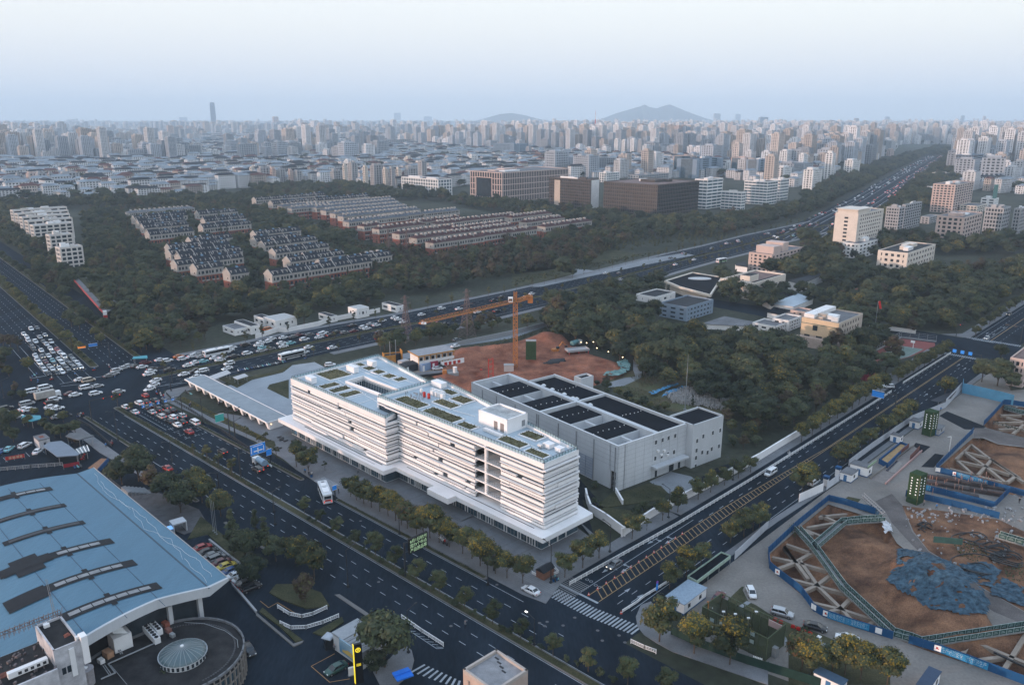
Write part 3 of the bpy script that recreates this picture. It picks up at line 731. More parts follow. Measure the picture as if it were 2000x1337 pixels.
# balustrade with glass infill along the roof edge
def balustrade(pts,z,parent,step=1.05,closed=False):
 m=MB();n=len(pts)
 for i in range(n if closed else n-1):
  a=pts[i];b=pts[(i+1)%n];k=max(1,int(mD(a,b)/step))
  for j in range(k+1):
   x,y=a[0]+(b[0]-a[0])*j/k,a[1]+(b[1]-a[1])*j/k;m.beam((x,y,z),(x,y,z+1.05),.13)
  m.beam((*a,z+1.05),(*b,z+1.05),.14,.08)
 Pt('roof_railing',m,mat('railing_steel',(.09,.13,.15),.4,.0),parent,kind='stuff')
 m=MB()
 for i in range(n if closed else n-1):
  a=pts[i];b=pts[(i+1)%n];m.beam((*a,z+.45),(*b,z+.45),.02,.6)
 Pt('railing_glass',m,mat('railing_glass',(.30,.42,.46),.15,0,spec=.6),parent)
q=shrink(RW,.35);balustrade(q,h1-.2,O,closed=True);q=shrink(LW,.35);balustrade(q,h2-.2,O,closed=True)
# planted beds on the roof
rng=np.random.default_rng(4)
beds=[('e',p,h2-.7) for p in ([(410,265),(585,210),(780,265),(525,330)],[(405,385),(590,345),(655,370),(475,415)],[(515,425),(690,380),(765,405),(575,460)],[(610,475),(785,420),(870,450),(690,505)],[(790,165),(840,150),(905,170),(845,190)],[(865,205),(930,180),(1005,205),(930,235)],[(950,240),(1030,220),(1110,240),(1030,270)],[(1055,285),(1130,255),(1220,285),(1135,310)],[(1165,320),(1250,290),(1320,310),(1235,345)])]
beds+=[('f',p,h1-.7) for p in ([(10,310),(100,280),(320,365),(235,400)],[(90,240),(160,222),(300,268),(222,300)],[(225,225),(290,190),(395,235),(315,262)],[(165,165),(205,142),(275,185),(215,202)],[(265,405),(330,385),(430,430),(350,450)],[(555,515),(620,490),(800,550),(725,585)],[(715,475),(800,450),(910,500),(840,530)],[(745,600),(810,580),(950,630),(895,658)])]+[('e',[(1180,520),(1290,480),(1540,570),(1420,620)],h1-.7)]
def aligned(poly):
 xs=sorted(p[0] for p in poly);ys=sorted(p[1] for p in poly);return (xs[0]+xs[1])/2,(xs[2]+xs[3])/2,(ys[0]+ys[1])/2,(ys[2]+ys[3])/2
for k,pts,z in beds:
 x0,x1,y0,y1=aligned([FW.loc(G(k,x,y,z)) for x,y in pts])
 bd=Pt('planter_kerb',MB().wall([(x0,y0),(x1,y0),(x1,y1),(x0,y1)],z-.02,z+.28,.3,closed=True),wW,O)
 Pt('planter_soil',BX(x0+.15,x1-.15,y0+.15,y1-.15,z-.02,z+.18),soilm,bd)
 n=int((x1-x0)*(y1-y0)*9);c=np.stack([rng.uniform(x0+.2,x1-.2,n),rng.uniform(y0+.2,y1-.2,n),z+.2+.28*rng.random(n)],1)
 Pt('planter_grass',leaf_mesh('planter_grass',leaf_quads(c,.17,rng),[leaf_roof,leaf_olive],(rng.random(n)<.25).astype(int)),None,bd,kind='stuff')
# walking strips on the roof
mm=MB()
for k,a,b,z in (('e',(620,320),(1050,560),h2),('e',(700,520),(900,460),h2),('e',(820,560),(1000,500),h2),('e',(830,215),(1300,420),h2),('e',(870,200),(1390,350),h2),('f',(240,300),(400,345),h1),('f',(330,460),(560,520),h1),('f',(690,490),(960,640),h1)):
 p=FW.loc(G(k,*a,z-.7));q=FW.loc(G(k,*b,z-.7));mm.beam((*p,z-.66),(*q,z-.66),.16,.14)
Pt('roof_pipe',mm,wM,O,kind='stuff')
# rooftop plant units
def unit(k,x,y,z,lx,ly,hh,m=wW,label=None,name='roof_unit',lid=True):
 p=FW.loc(G(k,x,y,z));mb=BX(-lx/2,lx/2,-ly/2,ly/2,.12,hh)
 if lid: mb.box(-lx/2-.12,lx/2+.12,-ly/2-.12,ly/2+.12,hh,hh+.12)
 for sx in (-1,1): mb.box(sx*lx*.35-.1,sx*lx*.35+.1,-ly/2,ly/2,0,.12)
 o=Pt(name,mb,m,O,label,loc=(p[0],p[1],z));return o
unit('e',350,345,h2-.7,3.6,1.9,2.0);unit('e',765,235,h2-.7,4.6,1.9,2.0);unit('e',960,180,h2-.7,3.4,1.7,1.9)
unit('f',140,130,h1-.7,4.6,2.2,1.6);unit('f',935,572,h1-.7,2.1,1.9,1.2);unit('f',1015,600,h1-.7,1.8,1.6,1.1)
for i in range(4):
 for j in range(2):
  p=FW.loc(G('f',95+i*24,188+i*8-j*18,h1-.7));Pt('cooling_unit',BX(-.55,.55,-.55,.55,0,1.3).ring(0,0,[(.35,1.31),(.35,1.4),(.05,1.41)],10),wM,O,loc=(p[0],p[1],h1-.7))
for x,y,c in ((33,205,redp),(66,215,redp),(12,180,wM)):
 p=FW.loc(G('f',x,y,h1-.7));Pt('expansion_tank',MB().tube((0,0,.1),(0,0,1.5),.45,n=12).tube((0,0,1.5),(0,0,1.75),.3,.1,n=12),c,O,'red pressure tank' if c is redp else None,loc=(p[0],p[1],h1-.7))
pip=MB();r5=RR(5)
for i in range(26):
 p=FW.loc(G('e',1290+r5.uniform(0,190),470+r5.uniform(-20,60),h1-.7));l=r5.uniform(.4,1.6)
 if r5.random()<.5: pip.tube((p[0],p[1],h1-.7),(p[0],p[1],h1-.7+l*.6),.12,n=6)
 else: pip.tube((p[0],p[1],h1-.3),(p[0]+l,p[1]+r5.uniform(-.4,.4),h1-.3),.16,n=6)
for i in range(22):
 p=FW.loc(G('e',1110+r5.uniform(0,160),440+r5.uniform(-5,50),h2+.1));pip.obox(p[0],p[1],h2-.2,h2-.2+r5.uniform(.4,1.2),r5.uniform(.3,1.2),r5.uniform(.3,.8),0)
Pt('pipework',pip,gM,O,'tangle of grey pipes and pumps on the roof',kind='stuff')
p=FW.loc(G('f',875,575,h1-.7));Pt('extract_fan',MB().tube((-.6,0,.7),(.6,0,.7),.55,n=14).box(-.3,.3,-.3,.3,0,.3),silver,O,loc=(p[0],p[1],h1-.7))
p=FW.loc(G('f',650,450,h1-.7));Pt('extract_fan',MB().tube((-.6,0,.8),(.6,0,.8),.4,n=14).tube((.6,0,.8),(.6,0,1.8),.35,n=12),silver,O,loc=(p[0],p[1],h1-.7))
pa=FW.loc(G('f',470,445,h1-.7));pb=FW.loc(G('f',600,500,h1-.7));Pt('white_duct',MB().beam((*pa,h1-.3),(*pb,h1-.3),1.0,.7),wM,O)
# stair penthouse
hp=3.9;c=[FW.loc(G('f',x,y,h1-.7+hp)) for x,y in ((632,375),(765,320),(595,245),(425,290))]
x0,x1,y0,y1=aligned(c)
PH=Pt('penthouse',BX(x0,x1,y0,y1,h1-.75,h1-.7+hp-.5).wall([(x0+.2,y0+.2),(x1-.2,y0+.2),(x1-.2,y1-.2),(x0+.2,y1-.2)],h1-.7+hp-.5,h1-.7+hp,.42,closed=True),wW,O,'square white stair penthouse on the roof')
Pt('penthouse_roof',BX(x0+.42,x1-.42,y0+.42,y1-.42,h1-.7+hp-.49,h1-.7+hp-.40),mat('stained_roof',(.38,.39,.39),.8,.35,.5,fine=.2),PH)
for xx in (x0+1.2,x0+3.6): Pt('door',BX(xx,xx+1.3,y1-.02,y1+.06,h1-.6,h1+1.7),mat('door_grey',(.22,.20,.19),.6,.1,1),PH)
Pt('louvre',BX(x0-.06,x0+.02,y0+1,y0+2.2,h1,h1+1.6),gM,PH)
# podium slab and street-level shopfront
POD=[(-3.0,3.3),(54.2,3.3),(54.2,7.6),(112.5,7.6),(114,back(110)-3),(-3,back(0)-2.5)]
Pt('podium_canopy',MB().prism(POD,3.9,5.15),wW,O,'broad white canopy slab over the shopfronts')
Pt('canopy_slot',BX(58,100,5.0,5.35,5.151,5.17).box(2,52,.9,1.15,5.151,5.17).box(60,96,6.4,6.5,5.151,5.165),dM,O)
GLS=[(0,.6),(56.6,.6),(56.6,5.0),(108.5,5.0),(110,back(110)),(0,back(0))]
Pt('shopfront_glazing',MB().wall(GLS,.25,3.9,.16,closed=True),glassb,O)
Pt('shopfront_plinth',MB().wall(GLS,.0,.25,.4,closed=True),greywall,O)
mm=MB()
for i in range(len(GLS)):
 a=GLS[i];b=GLS[(i+1)%len(GLS)];n=max(1,int(mD(a,b)/1.15))
 for j in range(n+1):
  x,y=a[0]+(b[0]-a[0])*j/n,a[1]+(b[1]-a[1])*j/n;mm.box(x-.05,x+.05,y-.14,y+.14,.25,3.9)
Pt('shopfront_mullion',mm,gM,O,kind='stuff')
for i,(x,y) in enumerate([(2+4.9*i,.62) for i in range(11)]+[(59+5*i,5.02) for i in range(10)]):
 for dx in ((0,.9) if i%3 else (0,.9,1.8,2.7)): Pt('pilaster',BX(x+dx-.09,x+dx+.09,y-.1,y+.28,.0,3.9),wW,O)
for y in (-2,-5,-8): Pt('pilaster',BX(-.3,.1,y-.14,y+.14,0,3.9),wW,O)
Pt('entrance_canopy',BX(28.0,36.5,3.3,6.2,3.9,5.5),wW,O,'projecting white entrance canopy')
Pt('entrance_steps',BX(24,40,1.0,5.4,.13,.30).box(24,40,1.0,4.9,.3,.46),pave,O)
# blue poster by the corner entrance
Pt('poster',BX(105.0,106.6,5.1,5.2,1.0,3.2),mat('poster_blue',(.03,.12,.22),.4,.1,1),O)
# --- grey windowless hall behind
K0=G('g',1105,660,13.5);FG=Frame(K0,37.5);HH=13.5
H=root('industrial_hall','pale grey panelled hall with black felt roofs sunk behind parapets','building',K0,37.5);footprint(FG,28,72,1.5);footprint(Frame(FG.W(27,-2.5),37.5),15.5,11,1.5)
hw=MB()
def wl(pts,z0,z1,th=.5): hw.wall(pts,z0,z1,th)
hw.wall([(.25,2.9),(.25,70.3),(16.3,70.3),(16.3,60.0),(28.2,60.0),(28.2,.25),(2.8,.25)],0,HH,.5)
hw.wall([(.25,.25),(.25,2.9)],5.6,HH,.5);hw.wall([(.25,.25),(2.8,.25)],0,HH,.5);hw.box(-.001,.5,.0,.35,0,HH)
Pt('wall',hw,greywall,H)
Pt('dividing_wall',BX(15.3,16.9,.5,70.0,8,HH-.02),greywall,H);Pt('dividing_wall',BX(.5,28,34.2,35.0,8,HH-.05),greywall,H)
for (x0,x1,y0,y1) in ((1.0,15.2,7.0,16.8),(1.0,15.2,22.3,33.0),(1.0,15.2,34.8+.3,45.4),(1.0,15.2,51.8,63.6),(16.95,27.9,35.2,59.6),(16.95,27.9,.6,34.1)):
 o=Pt('roof_panel',BX(x0,x1,y0,y1,11.8,12.7),blackroof,H,'black felt roof panel')
 mm=MB();n=7
 for i in range(n): mm.ring(x0+1+(x1-x0-2)*i/(n-1),(y0+y1)/2+.4*mS(i),[(.13,12.7),(.13,12.95),(.01,12.97)],6)
 Pt('roof_vent',mm,wM,o,kind='stuff')
for (x0,x1,y0,y1) in ((.5,15.3,.5,7.0),(.5,15.3,16.8,22.3),(.5,15.3,45.4,51.8),(.5,15.9,63.6,70.0)):
 o=Pt('light_well',BX(x0,x1,y0,y1,9.3,9.6).box(x0,x1,y1-.3,y1,9.6,12.6).box(x0,x1,y0+.003,y0+.3,9.6,12.6),greywall,H,'open light well between roof panels')
 Pt('well_beam',BX((x0+x1)/2-.3,(x0+x1)/2+.3,y0,y1,11.8,12.5),greywall,o);Pt('well_door',BX(13.5,15.28,y0+1,y0+2.6,9.6,11.4),gD,o)
for i,(x,y) in enumerate(((545,205),(610,235),(700,270),(765,300),(793,305),(895,350))):
 p=FG.loc(G('g',x,y,13.2));Pt('turbine_ventilator',MB().tube((0,0,-.6),(0,0,.4),.35,n=10).ring(0,0,[(.2,.3),(.85,.55),(.85,.75),(.35,1.15),(.01,1.2)],12),silver,H,loc=(*p,12.7),smooth=False)
mm=MB()
for i in range(1,10):
 mm.box(-.02,0,0,70.3,i*1.4,i*1.4+.05) if i>4 else mm.box(-.02,0,33,70.3,i*1.4,i*1.4+.05);mm.box(0,28.3,-.02,0,i*1.4,i*1.4+.05)
for i in range(1,8): mm.box(i*3.5,i*3.5+.05,-.021,0,0,13.4)
Pt('panel_joint',mm,mat('joint_grey',(.27,.29,.31),.7,0),H,kind='stuff')
Pt('parapet_cap',MB().wall([(.25,.25),(.25,70.3),(16.3,70.3)],HH,HH+.12,.6).wall([(28.2,60),(28.2,.25),(.25,.25)],HH,HH+.11,.58),mat('cap_white',(.55,.56,.57),.6,.05,1),H)
Pt('gutter',BX(28.5,29.6,8,59,11.9,12.5),greywall,H)
Pt('stair_tower',BX(28.55,34.2,46.5,50.2,0,HH+1.2).wall([(28.75,46.7),(34,46.7),(34,50),(28.75,50)],HH+1.2,HH+1.9,.4,closed=True),greywall,H)
Pt('stair_tower_roof',BX(29,33.8,46.9,49.8,HH+1.2,HH+1.3),blackroof,H)
an=Pt('annexe',BX(28.5,42.3,-2.3,7.4,0,HH-.4).wall([(28.7,-2.1),(42.1,-2.1),(42.1,7.2),(28.7,7.2)],HH-.4,HH+.2,.4,closed=True),greywall,H);Pt('annexe_roof',BX(28.95,41.9,-1.9,6.95,HH-.4,HH-.3),blackroof,an)
Pt('downpipe',MB().beam((-.12,.9,0),(-.12,.9,13),.2),gM,H)
for y in (9.5,17,25,34.3,35.2,46,56,64): Pt('downpipe',MB().beam((-.12,y,0),(-.12,y,12.6),.2),gM,H)
mm=MB()
for i in range(8): mm.box(-.16,-.02,9.8,33,.6+i*.85,.66+i*.85)
for i in range(9): mm.box(-.16,-.02,9.8+i*2.9,9.86+i*2.9,.6,6.6)
Pt('cladding_grid',mm,mat('blue_grey_trim',(.20,.24,.30),.6,.1,1),H,kind='stuff')
Pt('grey_panel',BX(-.05,-.01,9.8,33,.4,6.6),mat('blue_grey_panel',(.33,.36,.41),.6,.1,.3),H)
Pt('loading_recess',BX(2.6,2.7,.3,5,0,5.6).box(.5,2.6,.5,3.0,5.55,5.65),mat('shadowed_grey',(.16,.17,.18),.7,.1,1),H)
mm=MB()
for z in (.5,2.0,3.5): mm.box(.9,2.4,.8,2.8,z,z+.1)
for x in (.9,2.3):
 for y in (.9,1.8,2.7): mm.box(x,x+.1,y,y+.1,0,4)
Pt('steel_stair',mm,gM,H,kind='stuff')
def WP(k,x,y,fr,yy,axis='y'):
 a,b,s=ZC[k];u=(a+x/s-CX)/FPX;v=(b+y/s-CY)/FPX;d=(u,CT-v*ST,-ST-v*CT)
 n=(-fr.s,fr.c) if axis=='y' else (fr.c,fr.s)
 t=(yy+n[0]*fr.o[0]+n[1]*fr.o[1])/(n[0]*d[0]+n[1]*d[1]);q=fr.loc((t*d[0],t*d[1]));return q[0],q[1],CAMH+t*d[2]
winm=BX(-.5,.5,-.08,.02,-.7,.7,0).box(-.42,-.03,-.10,-.08,-.62,.62,1).box(.03,.42,-.10,-.08,-.62,.62,1).mesh('window',[wM,gD])
for x,y in ((1388,627),(1437,610),(1482,595),(1532,578),(1382,748),(1430,732),(1477,716),(1523,700)):
 q=WP('g',x,y,FG,0);Pt('window',winm,None,H,loc=(q[0],-.01,q[2]))
for x,y in ((1697,616),(1743,582),(1815,556),(1870,537),(1692,688),(1735,702),(1775,703),(1806,677),(1860,656),(1688,743),(1685,806),(1727,815),(1682,858),(1760,832)):
 q=WP('g',x,y,FG,-2.3);Pt('window',winm,None,H,loc=(q[0],-2.31,q[2]))
for x,y,wd,ht in ((1387,880,.9,2.0),(1503,825,2.0,2.7),(1560,820,1,2.0)):
 q=WP('g',x,y,FG,0);Pt('door',BX(q[0]-wd/2,q[0]+wd/2,-.06,-.01,.1,ht),gD,H)
q=WP('g',1355,815,FG,0);Pt('entrance_canopy',BX(q[0]-.3,27.5,-2.2,-.02,3.6,4.1),greywall,H)
for i in range(4):
 q=WP('g',1400+i*24,690+(i%2)*30,FG,0);Pt('air_conditioner',BX(q[0]-.4,q[0]+.4,-.5,-.02,q[2]-.3,q[2]+.3),wM,H)
# --- low terminal with white tapered piers
h=2.9;q=[G('r',*p,h) for p in ((0,335),(315,260),(1700,945),(1340,1045))]
FT=Frame(q[3],mG(mA(q[0][1]-q[3][1],q[0][0]-q[3][0])));LT=mD(q[3],q[0]);DT=8.0
T=root('terminal_pavilion','long low white pavilion with flat grey roof on tapered piers by the crossing','pavilion',q[3],FT.deg);footprint(Frame(FT.W(0,-DT),FT.deg),LT,DT,1.5)
Pt('roof',BX(0,LT,-DT,0,h-.35,h).wall([(.1,-.1),(LT-.1,-.1),(LT-.1,-DT+.1),(.1,-DT+.1)],h,h+.12,.2,closed=True),wW,T)
Pt('roof_membrane',BX(.2,LT-.2,-DT+.2,-.2,h,h+.03),mat('grey_membrane',(.22,.26,.29),.6,.12,.3,fine=.08),T)
lampm=mat('lamp_glow',(1,.75,.45),.5,0,emit=(1,.66,.36),es=2.2)
for i in range(11):
 x=.5+i*(LT-4)/10
 Pt('pier',MB().hexa([(x,-2.0,.1),(x+1.5,-2.0,.1),(x+1.2,-1.0,.1),(x+.3,-1.0,.1),(x-.2,-2.2,h-.35),(x+2.0,-2.2,h-.35),(x+2.0,-.5,h-.35),(x-.2,-.5,h-.35)]),wW,T)
 if i<10:
  Pt('bay_back',BX(x+1.8,x+5.6,-4.4,-4.1,.1,h-.36),mat('bay_grey',(.42,.41,.40),.7,.1,1),T)
  Pt('lamp',MB().ring(x+3.2,-3.8,[(.01,2.1),(.2,2.2),(.2,2.4),(.01,2.5)],8),lampm,T);Pt('ticket_booth',BX(x+3.4,x+4.4,-3.6,-3.0,.1,1.1),dM,T)
Pt('rear_wall',BX(.6,LT-2,-DT+.8,-DT+1.0,.1,h-.36),wW,T);Pt('end_wall',BX(.2,.4,-6,-1,.1,h-.36),wW,T)
Pt('lamp',MB().ring(.0,-1.6,[(.01,1.8),(.18,1.9),(.18,2.1),(.01,2.2)],8),lampm,T)
# --- blue vaulted hall, lower left
bluer=mat('blue_metal_roof',(.085,.178,.25),.55,.07,.05,stretch=(6,.4,1),fine=.06)
FB=Frame(G('1',1365,700,11),135.15)
HB=root('exhibition_hall','big hall with pale blue vaulted metal roof and dark skylight strips','building',FB.o,FB.deg);footprint(FB,76,45,3)
def vz(y): return 11.0-.25*min(y,4.2)/4.2+ (0 if y<4.2 else 2.6*mS(math.pi*min(1,(y-4.2)/40)))
def vault(x0,x1,y0,y1,dz,n=14,th=.0):
 m=MB();ys=[y0+(y1-y0)*i/n for i in range(n+1)]
 for i in range(n): m.face([(x0,ys[i],vz(ys[i])+dz),(x1,ys[i],vz(ys[i])+dz),(x1,ys[i+1],vz(ys[i+1])+dz),(x0,ys[i+1],vz(ys[i+1])+dz)])
 return m
rm=MB();ys=[0,4.2]+[4.2+i*2 for i in range(1,21)]
ex=lambda y: .0 if y<14 else -(min(y,30)-14)*.26       # the near gable edge sweeps outwards
xf=lambda y: 76-.05*y
for i in range(len(ys)-1):
 a,b=ys[i],ys[i+1];n=12
 for j in range(n):
  t0,t1=j/n,(j+1)/n
  X=lambda y,t: ex(y)+(xf(y)-ex(y))*t
  rm.face([(X(a,t0),a,vz(a)),(X(a,t1),a,vz(a)),(X(b,t1),b,vz(b)),(X(b,t0),b,vz(b))])
  rm.face([(X(a,t0),a,vz(a)-.5),(X(b,t0),b,vz(b)-.5),(X(b,t1),b,vz(b)-.5),(X(a,t1),a,vz(a)-.5)])
Pt('roof',rm,bluer,HB,smooth=False)
sm=MB()
for x in [i*1.24 for i in range(1,61)]:
 for i in range(1,len(ys)-1):
  a,b=ys[i],ys[i+1]
  if x>ex(a)+.3: sm.face([(x,a,vz(a)+.02),(x+.05,a,vz(a)+.02),(x+.05,b,vz(b)+.02),(x,b,vz(b)+.02)])
Pt('roof_seam',sm,mat('seam_blue',(.06,.135,.215),.5,.05,1),HB,kind='stuff')
sm=MB()
for y in (13.8,20.6,27.6): sm.box(-3,72,y-.05,y+.05,vz(y)+.01,vz(y)+.05)
Pt('roof_joint',sm,mat('joint_dark',(.05,.08,.12),.6,0,1),HB)
Pt('valley_gutter',BX(-.3,75.5,4.0,4.35,vz(4.2)-.02,vz(4.2)+.06),mat('gutter_dark',(.05,.08,.11),.6,.1,1),HB)
rr=RR(8)
for pa,m_,wd in (([(3,2),(12,1.2),(25,2.6),(38,1.4),(52,2.4),(66,1.8)],'a',.035),([(2,3.4),(14,3.0),(24,1.6),(33,3.5),(45,2.0),(60,3.2),(72,1.0)],'b',.03)):
 sm=MB()
 for (x0,y0),(x1,y1) in zip(pa,pa[1:]):
  for j in range(6):
   s=lambda t:(x0+(x1-x0)*t,y0+(y1-y0)*t+.25*mS(3.1*t*math.pi+x0))
   p,q=s(j/6),s((j+1)/6);sm.beam((*p,vz(p[1])+.05),(*q,vz(q[1])+.05),wd,.04)
 Pt('loose_cable',sm,wM,HB)
skyg=mat('skylight_pane',(.22,.23,.24),.4,.25,.8);skyd=mat('skylight_frame',(.012,.014,.018),.7,.2,1)
strips=[(5.3,11.5,30,1.5,(13.2,29)),(17.4,11.5,35,1.5,(14,28.0)),(29.9,11.5,33,1.5,(14,24)),(42.6,13.0,29,1.1,None),(54.6,13.2,29,1.1,None),(66.8,12.6,29,1.3,(14,21))]
for x,y0,y1,wd,pane in strips:
 o=Pt('skylight',vault(x-wd,x+wd,y0,y1,.10,16),skyd,HB,'dark skylight strip running over the vault')
 Pt('skylight_edge',vault(x-wd,x-wd+.12,y0,y1,.30,16),skyd,o)
 if pane:
  n=int((pane[1]-pane[0])/2.1)
  for j in range(n):
   a=pane[0]+j*2.1;Pt('pane',vault(x-wd*.42,x+wd*.42,a+.08,a+2.0,.16,2),skyg,o)
 else: Pt('pane',vault(x-wd*.5,x+wd*.5,y0+1,y1-1,.16,10),mat('skylight_dull',(.05,.052,.058),.6,.2,1),o)
 for yy in (20.5,):
  Pt('skylight_cross',vault(x-wd-1.0,x+wd+1.0,yy-.5,yy+.5,.14,2),skyd,o)
Pt('skylight_patch',vault(14.6,19.4,28,35,.18,6),skyd,HB);Pt('skylight_patch',vault(25.8,33.4,25.5,30.5,.18,6),skyd,HB);Pt('skylight_patch',vault(28,31.6,23.5,32.5,.19,8),skyd,HB)
fm=MB()
for i in range(1,len(ys)-1):
 a,b=ys[i],ys[i+1]
 if a>30: break
 fm.hexa([(ex(a)-.05,a,vz(a)-1.9),(ex(a)+.5,a,vz(a)-1.9),(ex(b)+.5,b,vz(b)-1.9),(ex(b)-.05,b,vz(b)-1.9),(ex(a)-.05,a,vz(a)+.08),(ex(a)+.5,a,vz(a)+.08),(ex(b)+.5,b,vz(b)+.08),(ex(b)-.05,b,vz(b)+.08)])
fm.hexa([(-.1,0,vz(0)-.5),(.5,0,vz(0)-.5),(.5,4.2,vz(4.2)-1.9),(-.1,4.2,vz(4.2)-1.9),(-.1,0,vz(0)+.08),(.5,0,vz(0)+.08),(.5,4.2,vz(4.2)+.08),(-.1,4.2,vz(4.2)+.08)])
Pt('gable_fascia',fm,greywall,HB,'curved pale panelled gable edge')
Pt('eave_trim',BX(-.1,76,-.12,.02,10.6,11.1),mat('trim_beige',(.36,.34,.33),.5,.05,1),HB)
Pt('wall',BX(6,72,5,43,0,10.3),mat('dark_wall',(.05,.055,.065),.6,.1,1),HB)
Pt('wall',MB().wall([(2.5,5.5),(2.5,13),(2.5,20)],0,9.0,.3),gD,HB)
for y in (5.6,11.5): Pt('column',BX(1.2,2.2,y-.4,y+.4,0,9.4),greywall,HB)
# --- round building with ribbed dome
dc=G('o',1180,690,7.0);bcen=G('o',1150,740,5.5)
FD=Frame(bcen,135)
RB=root('round_building','dark flat-roofed building with rounded end and ribbed shallow dome','building',bcen,135);FOOT.append((Frame((bcen[0]-14,bcen[1]-14),0),28,28,1))
roofd=mat('dark_felt_patched',(.014,.015,.018),.8,.5,.35,fine=.3,col2=(.032,.031,.032))
rad=11.2;pts=[(rad*mC(mR(a)),rad*mS(mR(a))) for a in range(-180,181-180,12)]
pl=[(rad*mC(mR(a))-0,rad*mS(mR(a))) for a in range(180,361,10)]
pl=pl+[(rad,9),(6,24),(-rad,24)]
Pt('roof',MB().prism(pl,4.8,5.5),roofd,RB)
Pt('wall',MB().prism(shrink(pl,.4),0,4.8),glassb,RB)
mm=MB()
for a in range(180,361,6):
 c,s=mC(mR(a)),mS(mR(a));mm.obox(rad*c,rad*s,0,5.4,.35,.22,a)
for z in (.4,2.6,4.6): mm.wall([(rad*mC(mR(a)),rad*mS(mR(a))) for a in range(180,361,10)],z,z+.18,.3)
Pt('wall_rib',mm,mat('rib_beige',(.22,.20,.18),.6,.1,1),RB,kind='stuff')
Pt('parapet',MB().wall(pl,5.5,5.95,.3,closed=True),mat('parapet_grey',(.15,.155,.165),.7,.2,1),RB)
mm=MB()
for i in range(60):
 a=mR(180+i*3);mm.obox(9.6*mC(a),9.6*mS(a),5.5,5.62,.3,.3,mG(a))
Pt('roof_paver',mm,mat('paver',(.08,.08,.085),.8,.1,1),RB,kind='stuff')
dl=FD.loc(dc)
DM=Pt('dome',MB().ring(dl[0],dl[1],[(4.05,6.6),(4.05,6.75),(3.4,7.15),(2.5,7.5),(1.4,7.8),(.4,7.95),(.01,7.97)],40),mat('dome_glass',(.07,.11,.12),.3,.15,.6,spec=.6),RB,'shallow ribbed glass dome',smooth=True)
mm=MB()
for i in range(24):
 a=math.pi*i/12;pr=[(4.1,6.72),(3.4,7.2),(2.5,7.55),(1.4,7.85),(.25,8.0)]
 for (r0,z0),(r1,z1) in zip(pr,pr[1:]): mm.beam((dl[0]+r0*mC(a),dl[1]+r0*mS(a),z0),(dl[0]+r1*mC(a),dl[1]+r1*mS(a),z1),.09,.09)
Pt('dome_rib',mm,mat('rib_steel',(.24,.27,.28),.5,.05,1),DM);Pt('dome_finial',MB().ring(dl[0],dl[1],[(.01,7.9),(.3,8.0),(.3,8.25),(.01,8.4)],10),wM,DM)
Pt('dome_drum',MB().ring(dl[0],dl[1],[(4.0,5.5),(4.0,6.6),(4.25,6.6),(4.25,6.75)],40),greywall,RB)
mm=MB()
for i in range(30):
 a=math.pi*i/15;mm.obox(dl[0]+4.05*mC(a),dl[1]+4.05*mS(a),5.7,6.4,.12,.42,mG(a))
Pt('drum_window',mm,gD,RB,kind='stuff')
def rp(k,x,y,z=5.5): return FD.loc(G(k,x,y,z))
def chiller(k,x0,y0,x1,y1,n):
 p=rp(k,x0,y0,7);q=rp(k,x1,y1,7);d=mG(mA(q[1]-p[1],q[0]-p[0]));L=mD(p,q)
 o=Pt('chiller',BX(0,L,-.55,.55,.3,1.5),wM,RB,'row of grey rooftop chillers',loc=(p[0],p[1],5.5),deg=d)
 for i in range(n): Pt('fan',MB().ring((i+.5)*L/n,0,[(.38,1.51),(.38,1.62),(.3,1.62),(.3,1.53),(.01,1.52)],12),dM,o)
chiller('o',760,395,900,545,6);chiller('o',835,355,925,450,4)
p=rp('o',500,640,5.5);bx=Pt('plant_room',BX(-1.7,1.7,-1.6,1.6,0,3.0),wM,RB,loc=(p[0]+.3,p[1],5.5));
mm=MB()
for i in range(5): mm.tube((-1.2+i*.5,-1,3),(-.6+i*.4,1.2,3.7),.13,n=6)
Pt('duct',mm,silver,bx)
mm=MB()
def pipe(pts,z,r=.09):
 w_=[(*rp('o',*p,z),z) for p in pts]
 for a,b in zip(w_,w_[1:]): mm.tube(a,b,r,n=6)
pipe([(860,605),(350,830),(430,930),(270,1000)],5.8,.13);pipe([(870,590),(700,440)],5.8);pipe([(380,845),(560,1060)],5.7,.05);pipe([(290,850),(360,950)],5.9);pipe([(310,840),(380,940)],5.9);pipe([(1200,370),(1420,380),(1650,460),(1790,560),(1800,650)],5.9,.05)
pipe([(430,620),(490,720)],6,.1);pipe([(450,615),(510,715)],6,.1)
Pt('roof_pipework',mm,gM,RB,kind='stuff')
for k,x,y,c,s in (('o',945,330,silver,.8),('o',990,385,mat('brown_box',(.25,.08,.05),.7,.2,1),.7),('o',1020,450,mat('brown_box2',(.22,.10,.08),.7,.2,1),.6),('o',1065,500,silver,.5),('o',270,790,wM,.6),('o',350,720,mat('tan_box',(.35,.2,.12),.7,.2,1),.9)):
 p=rp(k,x,y,6);Pt('roof_box',BX(-s,s,-s*.7,s*.7,0,s*1.3),c,RB,loc=(p[0],p[1],5.5),deg=10)
